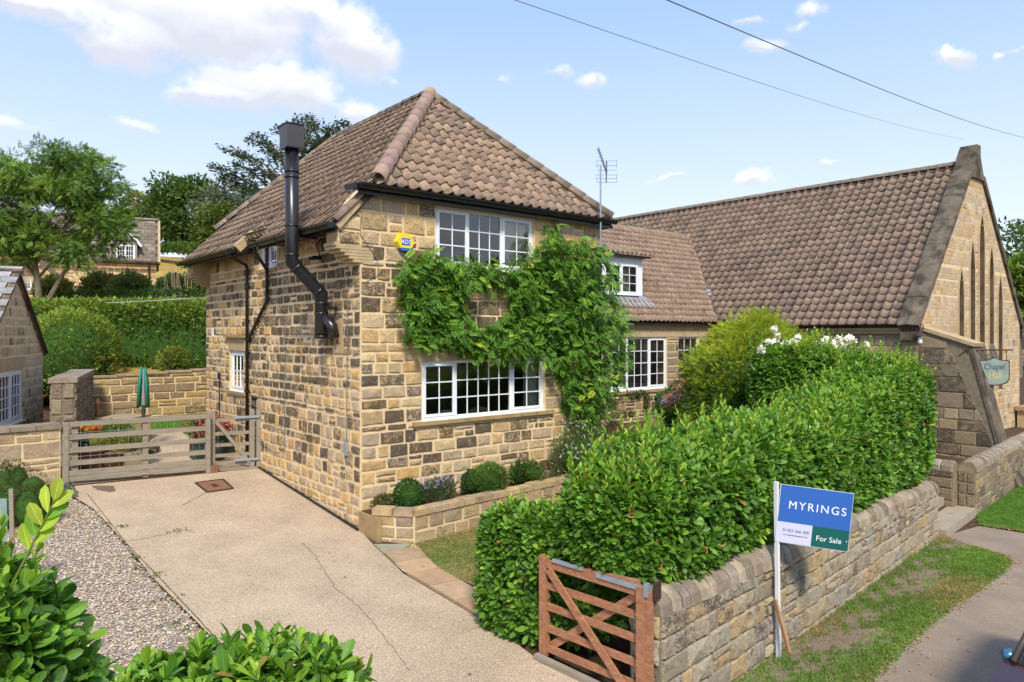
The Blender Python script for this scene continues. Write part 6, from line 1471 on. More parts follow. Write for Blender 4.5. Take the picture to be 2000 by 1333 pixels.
def laurel(name, body, n, size, label, cat, seed, K=6, lb=LAUREL, limit=300, shoots=0, shoot_h=(.12, .35), group=None, lim=-.4, keep=None, base=None, ylight=.06, core_k=.86, jit=.05):
    rg = np.random.RandomState(seed); bs = base or tuple(body.P[0]); t = thing(name, (bs[0], bs[1], bs[2]), label, cat, group)
    body.core(core_k).build('shade_core', M['core'], t, True)
    C_, N_ = body.sample(n, rg); k = facing(C_, N_, lim); C_, N_ = C_[k], N_[k]
    if keep is not None: k = keep(C_); C_, N_ = C_[k], N_[k]
    A = N_ * .75 + np.array([0, 0, .55]) + rg.normal(0, .28, N_.shape); C2 = C_ + N_ * rg.uniform(-1.3 * jit, jit, len(C_))[:, None]
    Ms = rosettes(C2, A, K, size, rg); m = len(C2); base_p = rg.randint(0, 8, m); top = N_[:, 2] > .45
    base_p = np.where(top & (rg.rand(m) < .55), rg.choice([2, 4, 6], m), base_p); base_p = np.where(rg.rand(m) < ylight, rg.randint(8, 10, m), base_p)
    pal = np.concatenate([np.where(rg.rand(m) < .25, rg.randint(0, 8, m), base_p) for _ in range(K)])
    if shoots:
        idx = np.where(N_[:, 2] > .35)[0]; idx = rg.choice(idx, min(shoots, len(idx)), replace=False); st = B(); SM = []; SP = []
        for i in idx:
            h = rg.uniform(*shoot_h); p = C_[i]; d = np.array([rg.normal(0, .22), rg.normal(0, .22), 1.0]); d /= np.linalg.norm(d); st.tube([p - d * .1, p + d * h], [.006, .003], 4, (.20, .30, .04)); nl = int(5 + h * 22)
            q = np.array([p + d * h * (j + .6) / nl for j in range(nl)]); D_, e1, e2 = perp(np.tile(d, (nl, 1))); a = rg.uniform(0, 6.28) + np.arange(nl) * 2.4; rad = e1 * np.cos(a)[:, None] + e2 * np.sin(a)[:, None]
            th = np.linspace(1.05, .32, nl)[:, None]; Dd = D_ * np.cos(th) + rad * np.sin(th); Nn = D_ * np.sin(th) - rad * np.cos(th); s = size * np.linspace(1.0, .68, nl) * rg.uniform(.85, 1.1)
            SM.append(mats_from(q, Dd, Nn, np.stack([s * .92, s, s], 1))); light = rg.rand() < .55; SP.append(np.array([(rg.randint(8, 13) if (j > nl * .35 or light) else rg.choice([4, 6, 2])) for j in range(nl)]))
        if SM: Ms = np.concatenate([Ms] + SM); pal = np.concatenate([pal] + SP); st.build('stems', M['leaf'], t, kind='stuff')
    kk = np.random.RandomState(seed + 9); pal = np.where(kk.rand(len(pal)) < .012, 13, pal); sv = kk.uniform(.78, 1.16, len(Ms)); Ms[:, :3, :3] *= sv[:, None, None]
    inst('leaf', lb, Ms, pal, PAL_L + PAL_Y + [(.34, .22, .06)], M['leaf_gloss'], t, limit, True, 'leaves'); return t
# --- the big laurel hedge along the road wall
hb_pts = [SN(-.0, .78), SN(1.0, .86), SN(3, .88), SN(5, .88), SN(7, .88), SN(9.2, .88), SN(11.0, 1.0)]
B1 = Body(hb_pts, [1.25, 1.45, 1.5, 1.5, 1.5, 1.5, 1.5], [.55, .50, .40, .35, .25, .15, .0], [1.72, 1.93, 2.0, 2.0, 2.22, 2.72, 2.74], .85, (1, 1), 3.0, 1, .06)
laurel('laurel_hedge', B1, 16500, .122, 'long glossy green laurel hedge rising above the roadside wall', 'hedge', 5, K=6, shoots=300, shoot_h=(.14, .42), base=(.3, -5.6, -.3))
B2 = Body([(-.16, -3.75), (.0, -4.35), (.28, -5.1), (.8, -5.5)], [.75, .85, .9, .8], [-.35, -.35, -.2, .1], [1.10, 1.12, 1.2, 1.5], .35, (1, 1), 3.2, 2, .04)
laurel('laurel_hedge_return', B2, 3600, .12, 'lower laurel clump at the drive entrance behind the brown gate', 'hedge', 6, K=6, shoots=22, shoot_h=(.1, .25), limit=250, base=(-.2, -4.3, -.3))
B3 = Body([SN(11.3, 1.3), SN(10.7, 2.5), SN(9.9, 3.8)], [1.2, 1.2, 1.2], [-.6, -.5, -.4], [2.62, 2.9, 2.98], .5, (0, 1), 3.4, 3, .04)
laurel('laurel_hedge_inner', B3, 3600, .125, 'dark faced inner laurel hedge running back below the white roses', 'hedge', 7, K=6, shoots=46, shoot_h=(.2, .6), limit=120, base=(11, -3, -.4))
# --- foreground laurels
q = at(35, 1250, 3.3); q2 = at(-60, 1200, 3.6)
B4 = Body([at(-260, 1500, 3.3), at(-120, 1330, 3.3), at(10, 1330, 3.35), at(125, 1420, 3.3)], [.9, 1.0, .9, .6], [0.2, .2, .2, .2], [2.14, 2.24, 2.06, 1.62], .4, (0, 1), 2.4, 4, .07)
laurel('laurel_bush', B4, 1900, .125, 'large leaved laurel bush in the near left corner beside the gravel', 'shrub', 8, lb=LAUREL2, K=7, shoots=14, shoot_h=(.1, .3), limit=300, base=(-6, -8, -.3), jit=.07)
B5 = Body([at(190, 1420, 3.6), at(330, 1420, 3.7), at(520, 1420, 3.85), at(715, 1440, 3.85)], [.6, .8, .9, .7], [.2, .2, .2, .2], [1.50, 1.57, 1.60, 1.48], .3, (1, 1), 2.4, 5, .06)
laurel('laurel_bush', B5, 1100, .105, 'bright green laurel top at the bottom edge in front of the drive', 'shrub', 9, lb=LAUREL2, K=7, shoots=26, shoot_h=(.05, .16), limit=300, base=(-4.6, -8, -.4), ylight=.5, jit=.05)
# tall single shoot rising from the left bush
sh_ = thing('laurel_shoot', at(50, 1110, 3.25), 'tall pale yellow green laurel shoot rising above the near left bush', 'shoot'); rg = np.random.RandomState(2)
pA, pB_ = at(40, 1110, 3.25), at(112, 968, 3.2); b = B(); b.tube([pA - (pB_ - pA) * .5, pA, pB_], [.007, .006, .003], 6, (.22, .34, .05)); b.build('stem', M['leaf'], sh_)
d_ = np.array((pB_ - pA).normalized()); nl = 9; q = np.array([np.array(pA) + (np.array(pB_) - np.array(pA)) * (.25 + .75 * j / nl) for j in range(nl)]); D_, e1, e2 = perp(np.tile(d_, (nl, 1))); vr_ = np.array([RT[0], RT[1], 0]); fr_ = -np.array([FW[0], FW[1], 0])
Dd = []; Nn = []
for j in range(nl):
    sd = vr_ * (1 if j % 2 else -1) * (.85 if j < nl - 1 else .2) + fr_ * rg.uniform(-.3, .5); v = d_ * 1.0 + sd * .75; Dd.append(v); Nn.append(fr_ + np.array([0, 0, .7]) + rg.normal(0, .2, 3))
inst('leaf', LAUREL2, mats_from(q, np.array(Dd), np.array(Nn), np.stack([np.full(nl, .135), np.full(nl, .13), np.full(nl, .13)], 1)), [10, 10, 11, 10, 12, 11, 12, 12, 12], PAL_L + PAL_Y, M['leaf_gloss'], sh_, 20)
# --- wisteria on the house front
def wis():
    rg = np.random.RandomState(12); t = thing('wisteria', (5.3, -.3, .1), 'lush green wisteria climbing round both front windows of the house', 'climber')
    out = [(783, 525), (800, 508), (850, 498), (895, 508), (940, 512), (1000, 528), (1030, 500), (1062, 480), (1075, 440), (1092, 440), (1100, 468), (1140, 470), (1175, 485), (1200, 530), (1212, 590), (1228, 640), (1232, 690), (1218, 715), (1205, 760), (1180, 800), (1160, 838), (1135, 835), (1112, 800), (1098, 750), (1085, 705), (1060, 700), (1020, 698), (985, 705), (955, 690), (925, 700), (900, 680), (868, 668), (835, 680), (802, 662), (792, 610)]
    hole = [(905, 560), (995, 558), (992, 612), (958, 636), (910, 625)]
    n = 6400; x = rg.uniform(780, 1235, n); y = rg.uniform(435, 842, n); wob = 7
    k = inpoly(x + rg.normal(0, wob, n), y + rg.normal(0, wob, n), out) & ~inpoly(x + rg.normal(0, wob * .6, n), y + rg.normal(0, wob * .6, n), hole); x, y = x[k], y[k]
    Pp = []
    for a, b_ in zip(x, y):
        dpt = -.08 - .16 * rg.rand() - (.42 * max(0, (a - 1060) / 130) * rg.rand() ** .5 if a > 1060 else 0) - .20 * max(0, math.sin(a * .052 + b_ * .013) * math.sin(b_ * .061 - a * .011))
        p = onY(a, b_, dpt); Pp.append(tuple(p))
    Pp = np.array(Pp); n = len(Pp)
    D = np.stack([rg.normal(0, .75, n), -np.abs(rg.normal(.45, .3, n)), rg.normal(-.25, .45, n)], 1); D[x > 1150, 0] += .5
    Nn = np.stack([rg.normal(0, .25, n), rg.normal(-.75, .2, n), rg.normal(.85, .2, n)], 1); s = rg.uniform(.13, .20, n)
    pal_ = [(0.085, 0.201, 0.022), (0.111, 0.248, 0.026), (0.143, 0.307, 0.033), (0.091, 0.218, 0.024), (0.182, 0.366, 0.039), (0.260, 0.460, 0.044), (0.065, 0.165, 0.020), (0.494, 0.555, 0.055), (0.130, 0.277, 0.031)]
    pk = rg.choice(9, n, p=[.16, .17, .17, .13, .12, .06, .09, .02, .08])
    inst('leaf', compound(5, .40, .092, .36), mats_from(Pp, D, Nn, s), pk, pal_, M['leaf'], t, 300, False, 'leaves')
    # shaded inner foliage close to the wall
    n = 2600; x = rg.uniform(780, 1225, n); y = rg.uniform(440, 838, n); k = inpoly(x, y, out) & ~inpoly(x, y, hole); x, y = x[k], y[k]; Pp = np.array([tuple(onY(a, b_, -.07)) for a, b_ in zip(x, y)]); n = len(Pp)
    D = np.stack([rg.normal(0, .7, n), rg.normal(-.1, .1, n), rg.normal(-.5, .5, n)], 1); Nn = np.tile(np.array([[0, -1, .2]]), (n, 1)) + rg.normal(0, .2, (n, 3))
    inst('inner_leaves', compound(5, .4, .06), mats_from(Pp, D, Nn, rg.uniform(.18, .26, n)), pk[:n] if n <= len(pk) else rg.randint(0, 4, n), pal_, M['leaf'], t, 0, False, 'inner_leaves')
    for pts in ([(1140, 848), (1138, 780), (1120, 700), (1090, 600), (1075, 540), (1000, 535), (900, 520), (810, 530)], [(1135, 845), (1150, 700), (1165, 600), (1120, 500), (1083, 440), (1083, 425)], [(1100, 650), (1000, 655), (900, 650), (820, 640)]):
        b = B(); P_ = [onY(a, b_, -.06) for a, b_ in pts]; b.tube(P_, [.03 - .022 * i / len(P_) for i in range(len(P_))], 6); b.build('stem', M['bark'], t, True)
wis()
# --- generic small shrub: leaves over a lumpy ball
def shrub(name, c, r, n, size, label, cat, pal, seed, base='dia', mat_='leaf', limit=0, K=1, group=None, flat=1.0, core=.8, up=.5, gloss=False, sub=None, top_pal=None, jitter=.12, full=False):
    rg = np.random.RandomState(seed); c = Vector(c); t = thing(name, (c.x, c.y, c.z - r[2]), label, cat, group); v = rg.normal(0, 1, (n, 3)); v /= np.linalg.norm(v, axis=1)[:, None]
    v = v[v[:, 2] > -.75]; n = len(v); lump = 1 + jitter * (np.sin(v[:, 0] * 5 + seed) * np.sin(v[:, 1] * 6 + seed * 2) + .6 * np.sin(v[:, 2] * 9 + v[:, 0] * 4)) + rg.normal(0, .05, n)
    if full: lump *= rg.uniform(.25, 1, n) ** .4
    Pp = v * np.array(r) * lump[:, None] + np.array(c); A = v / np.array(r); A /= np.linalg.norm(A, axis=1)[:, None]; A = A + np.array([0, 0, up])
    if core:  # lumpy filler ball, coloured dark as the shade inside the shrub
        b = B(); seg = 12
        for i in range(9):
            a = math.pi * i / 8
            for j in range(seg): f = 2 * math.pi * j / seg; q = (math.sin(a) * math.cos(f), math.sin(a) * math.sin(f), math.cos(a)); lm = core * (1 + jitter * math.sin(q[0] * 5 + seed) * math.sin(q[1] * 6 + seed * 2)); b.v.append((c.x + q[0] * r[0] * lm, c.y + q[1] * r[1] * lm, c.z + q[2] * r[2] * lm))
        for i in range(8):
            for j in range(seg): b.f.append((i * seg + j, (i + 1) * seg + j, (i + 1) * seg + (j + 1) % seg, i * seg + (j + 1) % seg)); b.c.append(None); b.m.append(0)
        b.build('shade_core', M['core'], t, True)
    bs = {'dia': DIA, 'laurel': LAUREL, 'comp': compound()}[base] if isinstance(base, str) else base
    if K > 1: Ms = rosettes(Pp, A, K, size, rg); pk = np.tile(rg.randint(0, len(pal), n), K)
    else: Ms = mats_from(Pp, A + rg.normal(0, .45, A.shape), A[:, [1, 2, 0]] + rg.normal(0, .4, A.shape), size * rg.uniform(.7, 1.25, n)); pk = rg.randint(0, len(pal), n)
    if top_pal is not None:
        pk = np.minimum(pk, max(1, len(pal) - 3)) if name == 'golden_conifer' else pk
        zz = np.tile(v[:, 2], K) if K > 1 else v[:, 2]; pk = np.where((zz > .25) & (rg.rand(len(pk)) < np.clip(zz + .15, 0, 1)), rg.choice(top_pal, len(pk)), pk)
    inst('leaf', bs, Ms, pk, pal, M[mat_], t, limit, False, 'leaves'); return t
def blooms(parent, Pp, size, pal, seed, name='flower', K=5, limit=60):
    rg = np.random.RandomState(seed); Pp = np.array(Pp); A = np.tile(np.array([[-.3, -.4, .8]]), (len(Pp), 1)) + rg.normal(0, .3, (len(Pp), 3)); Ms = rosettes(Pp, A, K, size, rg, 1.0, 1.5)
    inst(name, (DIA[0] * np.array([1.9, 1, 1]), DIA[1]), Ms, rg.randint(0, len(pal), len(Ms)), pal, M['petal'], parent, 0, False, name + 's')
# bed plants
def bedpt(px, py, z=.38, Y=None): return onY(px, py, Y) if Y is not None else at(px, py, 1)
def on_z(px, py, z): r = ray(px, py); return at(px, py, (z - CAM[2]) / r[2])
BOX = [(.03, .085, .015), (.04, .11, .018), (.055, .14, .02), (.025, .07, .012), (.07, .17, .03)]
GRY = [(.16, .19, .11), (.12, .16, .08), (.20, .22, .14), (.09, .14, .05)]
c = on_z(806, 998, .36); shrub('box_ball', c + Vector((.0, .12, .22)), (.24, .24, .26), 2600, .034, 'clipped dark box ball at the left end of the raised bed', 'shrub', BOX, 21, jitter=.04, limit=0)
c = on_z(760, 996, .36); t = shrub('sedum_clump', c + Vector((0, .1, .10)), (.26, .16, .13), 700, .05, 'low reddish flowering clump at the corner of the raised bed', 'plant', [(.10, .15, .04), (.18, .12, .05), (.14, .07, .04), (.08, .12, .03)], 22, full=True, core=.5)
c = on_z(866, 990, .36); t = shrub('lavender', c + Vector((.02, .22, .18)), (.38, .22, .22), 1500, .09, 'grey green lavender clump with faded mauve spikes', 'plant', GRY, 23, base=(DIA[0] * np.array([.45, 1, 1]), DIA[1]), up=1.3, full=True, core=.45)
blooms(t, [tuple(c + Vector((random.Random(i).uniform(-.4, .4), random.Random(i + 50).uniform(.02, .4), random.Random(i + 90).uniform(.33, .50)))) for i in range(60)], .022, [(.30, .26, .42), (.36, .32, .46)], 3)
c = on_z(930, 967, .37); shrub('box_ball', c + Vector((0, .12, .20)), (.18, .18, .22), 1800, .034, 'small dark clipped ball beside the rosemary', 'shrub', BOX[:4], 24, jitter=.04)
c = on_z(966, 968, .37); shrub('rosemary', c + Vector((.02, .18, .24)), (.30, .28, .27), 3200, .075, 'bright green feathery rosemary mound in the raised bed', 'shrub', [(.10, .20, .035), (.13, .25, .04), (.16, .29, .05), (.08, .16, .03)], 25, base=(DIA[0] * np.array([.3, 1, 1]), DIA[1]), up=1.4, jitter=.05)
c = on_z(1050, 948, .37); shrub('variegated_euonymus', c + Vector((.0, .16, .20)), (.24, .22, .22), 1800, .04, 'small rounded yellow green shrub below the flowering bush', 'shrub', [(.10, .18, .03), (.20, .27, .05), (.06, .13, .02)], 26, jitter=.05)
c = on_z(1025, 948, .37); t = shrub('agapanthus', c + Vector((0, .12, .12)), (.16, .14, .16), 140, .26, 'blue flowered agapanthus with strap leaves in the raised bed', 'plant', BOX[1:], 27, base=(DIA[0] * np.array([.25, 1, 1]), DIA[1]), up=1.6, full=True, core=0)
for k_, (px, py) in enumerate(((1022, 922), (1033, 917))):
    f = onY(px, py, c.y + .1); b = B(); b.tube([Vector((c.x, c.y + .12, .38)), f], .005, 5, (.1, .2, .04)); b.build('stalk', M['leaf'], t); blooms(t, [tuple(f + Vector((random.Random(i + k_).uniform(-.05, .05), random.Random(i + 7).uniform(-.04, .04), random.Random(i + 3).uniform(-.04, .05)))) for i in range(9)], .04, [(.35, .34, .66), (.42, .42, .72)], 5 + k_)
for i, (px, py, hgt) in enumerate(((845, 930, .2), (1010, 935, .1))): pass
c = Vector((4.55, -.42, .55)); t = shrub('gaura_bush', c + Vector((.15, -.05, .25)), (.78, .42, .62), 6500, .055, 'airy green bush with tiny white flowers at the end of the bed', 'shrub', [(.11, .15, .04), (.14, .19, .05), (.09, .13, .03), (.18, .21, .07)], 28, base=(DIA[0] * np.array([.6, 1, 1]), DIA[1]), up=.9, full=True, core=.6)
rr = random.Random(4); blooms(t, [(c.x + .15 + rr.gauss(0, .42), c.y - .05 + rr.gauss(0, .26) - .1, c.z + .35 + rr.gauss(0, .30)) for i in range(330)], .02, [(.72, .70, .64), (.66, .62, .60)], 8, K=4)
c = on_z(1165, 900, .1); t = shrub('fuchsia', onY(1197, 848, .9), (.34, .25, .28), 900, .05, 'dark leaved bush with red and pink flowers below the wing window', 'shrub', BOX, 29, full=True, core=.5)
cc = onY(1197, 846, .75); blooms(t, [(cc.x + rr.gauss(0, .2), cc.y + rr.gauss(0, .05), cc.z + rr.gauss(0, .13)) for i in range(45)], .035, [(.42, .04, .06), (.5, .2, .2), (.38, .06, .10)], 9)
# climbers on the wing wall
t = thing('wall_climber', (11.5, YL - .1, .3), 'sparse reddish climber trained along the stone under the wing window', 'climber'); rg = np.random.RandomState(30); Pp = []
for (x0, y0, x1, y1) in ((1195, 785, 1265, 770), (1175, 815, 1240, 806), (1265, 770, 1262, 800), (1195, 785, 1200, 800), (1225, 768, 1262, 768)):
    for i in range(130): k = rg.rand(); Pp.append(tuple(onY(x0 + (x1 - x0) * k + rg.normal(0, 3), y0 + (y1 - y0) * k + rg.normal(0, 3.5), YL - .08)))
Pp = np.array(Pp); inst('leaf', DIA, mats_from(Pp, rg.normal(0, 1, Pp.shape), np.tile([[0, -1, .3]], (len(Pp), 1)) + rg.normal(0, .3, Pp.shape), rg.uniform(.06, .11, len(Pp))), rg.randint(0, 4, len(Pp)), [(.07, .12, .03), (.10, .15, .04), (.16, .09, .04), (.05, .09, .02)], M['leaf'], t, 0, False, 'leaves')
# hydrangea
c = onY(1335, 800, 2.9); t = shrub('hydrangea', c, (1.0, .6, .75), 1500, .13, 'hydrangea with faded rust pink mopheads and a few mauve ones', 'shrub', BOX[1:], 31, limit=0, core=.8, base='laurel')
rr = random.Random(8)
for i, (px, py, pc) in enumerate([(1325, 752, 0), (1342, 748, 1), (1318, 765, 0), (1338, 766, 1), (1352, 760, 0), (1365, 756, 0), (1350, 775, 1), (1368, 768, 0), (1330, 778, 1), (1378, 762, 0), (1385, 758, 0), (1310, 775, 0), (1300, 778, 0), (1345, 784, 2), (1362, 778, 2), (1320, 790, 1), (1303, 790, 0), (1297, 785, 3), (1347, 773, 3), (1383, 770, 0), (1338, 757, 1), (1316, 782, 3), (1333, 742, 0), (1357, 750, 1)]):
    p = onY(px, py, 2.3 + rr.uniform(-.15, .15)); pal_ = [[(.36, .19, .12), (.42, .24, .16)], [(.45, .25, .19), (.38, .20, .13)], [(.55, .28, .42), (.48, .24, .40)], [(.26, .22, .48), (.30, .28, .5)]][pc]
    v = np.random.RandomState(i).normal(0, 1, (60, 3)); v /= np.linalg.norm(v, axis=1)[:, None]; v = v[v[:, 2] > -.4]; Pp = v * .15 + np.array(p)
    Ms = mats_from(Pp, np.cross(v, np.random.RandomState(i + 5).normal(0, 1, v.shape)), v, np.full(len(v), .075)); o = inst('flower_head', (DIA[0] * np.array([1.6, 1, 1]), DIA[1]), Ms, np.random.RandomState(i).randint(0, 2, len(v)), pal_, M['petal'], t, 0, False, 'flower_head'); 
    if o and 'kind' in o: del o['kind']
# garden chair
gc = onY(1279, 822, 2.2); t = thing('garden_chair', (gc.x, gc.y, gc.z - .9), 'grey slatted garden chair half hidden behind the laurel shoots', 'chair')
for k in range(7): b = B(); b.box((gc.x - .24 + k * .07, gc.y, gc.z - .5), (gc.x - .195 + k * .07, gc.y + .02, gc.z + .1)); b.build('slat', M['grey_wood'], t)
b = B(); b.box((gc.x - .28, gc.y - .01, gc.z + .101), (gc.x + .28, gc.y + .035, gc.z + .17)); b.build('top_rail', M['grey_wood'], t)
b = B(); b.box((gc.x - .28, gc.y - .48, gc.z - .52), (gc.x + .28, gc.y, gc.z - .47)); b.build('seat', M['grey_wood'], t)
for sx in (-.28, .23):
    for sy in (-.48, -.03): b = B(); b.box((gc.x + sx, gc.y + sy, gc.z - .9), (gc.x + sx + .05, gc.y + sy + .05, gc.z - .521)); b.build('leg', M['grey_wood'], t)
# golden conifer: drooping sprays
def spray(n=5):
    V = []; T = []
    for i in range(n):
        y = i / n
        for sx in (-1, 1):
            k = len(V); V += [(0, y, -.18 * y * y), (sx * .05, y + .10, -.02), (sx * .30 * (1 - y * .5), y + .26, -.12 - .18 * y), (sx * .12, y + .02, -.03)]; T += [(k, k + 1, k + 2), (k, k + 2, k + 3)]
    return np.array(V, float), np.array(T)
gt = shrub('golden_conifer', (11.6, -.3, 1.35), (2.2, 1.6, 2.2), 17000, .15, 'large rounded golden conifer with drooping yellow green sprays', 'shrub', [(.13, .24, .025), (.17, .29, .025), (.10, .19, .02), (.24, .36, .03), (.07, .14, .018), (.38, .47, .035), (.50, .54, .04)], 32, base=spray(), up=-.15, top_pal=[5, 6, 3, 5], jitter=.10, core=.86)
# rose bush with white flowers
c = onY(1620, 690, -1.2); t = shrub('rose_bush', (c.x, c.y, 1.9), (1.9, .8, 1.35), 4200, .085, 'tall rose bush with clusters of white blooms above the inner hedge', 'shrub', [(.09, .17, .03), (.13, .22, .035), (.20, .27, .05), (.24, .20, .06), (.07, .13, .02)], 33, base='dia', full=True, core=.6)
rr = random.Random(12)
for i, (px, py) in enumerate(((1513, 646), (1518, 655), (1512, 670), (1503, 668), (1552, 665), (1560, 660), (1549, 672), (1534, 672), (1485, 686), (1606, 668), (1612, 664), (1625, 672), (1640, 668), (1652, 668), (1660, 664), (1668, 668), (1645, 675), (1628, 680), (1690, 672), (1655, 660), (1635, 662), (1665, 660), (1484, 680), (1595, 672))):
    for k_ in range(2): p = onY(px + rr.uniform(-4, 4), py + rr.uniform(-3, 3), -1.9 + rr.uniform(-.1, .1)); blooms(t, [tuple(p), tuple(p + Vector((.04, 0, .03)))], .085, [(.80, .78, .72), (.84, .83, .80)], i * 3 + k_, K=9)
# mossy mounds by the yard wall and low ground cover
mm = random.Random(3); k_ = 0
moss = [(12, 925, 20), (40, 920, 20), (70, 945, 26), (20, 965, 26), (60, 975, 24), (0, 985, 28), (40, 900 + 25, 14), (118, 940, 0), (90, 962, 18), (14, 912, 10)]
MLAB = ['leftmost of the upper cushion mounds below the yard wall', 'small upper cushion mound second from the frame edge', 'cushion mound nearest the fence post in the upper row', 'middle row cushion mound at the left behind the propped board', 'large orange flecked cushion mound at the gravel edge', 'lowest cushion mound behind the grey board', 'tiny round tuft on top of the mound heap', 'x', 'outer cushion mound closest to the creeping plant', 'dark cushion mound tight against the wall at far left']
MS = [(.045, .075, .015), (.06, .10, .02), (.035, .06, .012), (.08, .11, .025), (.14, .075, .02)]
for i, (px, py, r) in enumerate(moss):
    if r == 0: continue
    p = at(px * .92, py + r * .2, 11.6 + (945 - py) * .012); g_ = ground(p.x, p.y); rr_ = r * 11.6 / FPX * 1.15; zc_m = max(p.z, g_ + rr_ * .4); shrub('mossy_mound', (p.x, p.y, (zc_m + rr_ + g_ - .05) / 2), (rr_, rr_, max(rr_ * .7, (zc_m + rr_ - g_ + .05) / 2)), 1700, .022, MLAB[i], 'shrub', MS, 40 + i, jitter=.05, up=.2, group='cushion mounds by the yard wall')
rg = np.random.RandomState(8); n = 900; x = rg.uniform(-3.95, -3.45, n); y = rg.uniform(4.0, 4.9, n); P_ = np.array([(a, c_, ground(a, c_) + rg.uniform(0, .05)) for a, c_ in zip(x, y)])
o = inst('ground_cover', DIA, mats_from(P_, rg.normal(0, 1, P_.shape) + [0, 0, .6], rg.normal(0, .5, P_.shape) + [0, 0, 1], rg.uniform(.03, .06, n)), rg.randint(0, 3, n), [(.10, .17, .13), (.14, .21, .16), (.07, .12, .08)], M['leaf'], None, 0, False); tag(o, 'grey green creeping plant at the foot of the fence post', 'ground cover')
# weeds along joints
for i, (px, py, r) in enumerate(((345, 1040, .07), (265, 1092, .05), (268, 1112, .06), (305, 1126, .06), (325, 1176, .09), (240, 1030, .05), (205, 1025, .04), (340, 1222, .06), (372, 1230, .05))):
    p = onG(px, py); rg = np.random.RandomState(i); n = 40; P_ = np.array(p) + rg.normal(0, 1, (n, 3)) * np.array([r, r, .0]) + [0, 0, .01]
    o = inst('weed', DIA, mats_from(P_, rg.normal(0, .6, P_.shape) + [0, 0, .7], rg.normal(0, .5, P_.shape) + [0, 0, 1], rg.uniform(.02, .045, n)), rg.randint(0, 3, n), [(.09, .17, .03), (.13, .22, .04), (.16, .2, .04)], M['leaf'], None, 0, False); o['kind'] = 'thing'; tag(o, 'tiny tuft of weed ' + ['in the cross joint of the drive', 'beside the rusty stain at the drive edge', 'second down the long edge joint of the drive', 'at the gravel margin halfway down the drive', 'spreading weed low on the gravel margin', 'at the gravel corner below the creeping plant', 'topmost on the gravel margin near the fence', 'low in the gravel above the near laurel', 'lowest of all in the gravel above the near laurel'][i], 'weed', 'weeds along the drive edge')
# --- plants and pots behind the fence
def pot(px, py, t_, r, h, mt, lab, plant=None, box=False):
    p = at(px, py, t_); g_ = ground(p.x, p.y); th = thing('plant_pot', (p.x, p.y, g_), lab, 'plant pot'); b = B()
    if box: b.box((p.x - r, p.y - r, g_), (p.x + r, p.y + r, g_ + h)); b.box((p.x - r * 1.08, p.y - r * 1.08, g_ + h * .86), (p.x + r * 1.08, p.y + r * 1.08, g_ + h * 1.001))
    else: b.lathe((p.x, p.y, g_), [(r * .72, 0), (r * .92, h * .5), (r, h * .9), (r * 1.08, h * .9), (r * 1.08, h), (r * .93, h), (r * .9, h * .93)], 16)
    b.build('pot_body', M[mt], th, True if not box else False); return Vector((p.x, p.y, g_ + h))
GP = [(.10, .20, .03), (.15, .26, .04), (.20, .30, .05), (.08, .15, .02)]
p = pot(176, 930, 14.6, .30, .42, 'terracotta', 'large brown glazed pot just behind the fence post'); 
p = pot(172, 905, 15.3, .17, .36, 'black', 'tall black pot of orange flowers behind the fence', ); t = shrub('orange_flowers', p + ZU * .18, (.36, .3, .22), 800, .09, 'bushy pot plant with orange flowers behind the fence', 'plant', GP, 61, base=(DIA[0] * np.array([.5, 1, 1]), DIA[1]), full=True, core=0, up=.9)
rr = random.Random(6); blooms(t, [tuple(p + Vector((rr.uniform(-.2, .3), rr.uniform(-.25, .1), rr.uniform(.24, .36)))) for i in range(26)], .055, [(.75, .16, .02), (.80, .28, .03)], 4)
p = pot(220, 922, 14.9, .30, .34, 'terracotta', 'wide brown bowl of yellowing foliage behind the fence'); shrub('yellow_foliage_plant', p + ZU * .12, (.42, .32, .18), 1100, .07, 'yellow green trailing plant in the wide bowl', 'plant', [(.22, .26, .04), (.30, .32, .05), (.14, .20, .03), (.34, .30, .05)], 62, full=True, core=.4)
p = pot(262, 915, 15.0, .2, .3, 'dressed', 'square pale pot behind the middle of the fence', box=True); shrub('strap_leaf_plant', p + ZU * .14, (.28, .24, .2), 300, .2, 'spiky yellow edged plant above the pale square pot', 'plant', [(.26, .30, .07), (.16, .24, .04), (.34, .36, .10)], 63, base=(DIA[0] * np.array([.3, 1, 1]), DIA[1]), full=True, core=0, up=.9)
p = pot(215, 885, 15.9, .22, .3, 'greenpot', 'dark green pot at the foot of the low terrace'); shrub('pale_leaf_plant', p + ZU * .14, (.5, .3, .24), 900, .09, 'pale green leafy plant beside the low terrace', 'plant', [(.20, .28, .07), (.28, .34, .09), (.12, .2, .04)], 64, full=True, core=.4)
p = pot(402, 882, 15.9, .27, .42, 'greenpot', 'dark green square planter of red flowers by the house', box=True); t = shrub('red_flowers', p + ZU * .22, (.40, .36, .28), 1100, .09, 'pot plant crowded with red and pink flowers by the house corner', 'plant', GP, 65, full=True, core=.4)
rr = random.Random(7); blooms(t, [tuple(p + Vector((rr.gauss(0, .22), rr.uniform(-.38, .1), rr.uniform(.1, .55)))) for i in range(90)], .05, [(.38, .03, .05), (.50, .12, .16), (.28, .03, .04)], 6)
p = pot(430, 868, 16.4, .2, .5, 'greenpot', 'second dark green planter tight against the house wall', box=True); t = shrub('red_flowers', p + ZU * .1, (.2, .2, .2), 300, .08, 'smaller red flowered plant against the house wall', 'plant', GP, 66, full=True, core=.4); blooms(t, [tuple(p + Vector((rr.gauss(0, .1), rr.uniform(-.2, .1), rr.uniform(.05, .28)))) for i in range(30)], .05, [(.50, .02, .05)], 6)
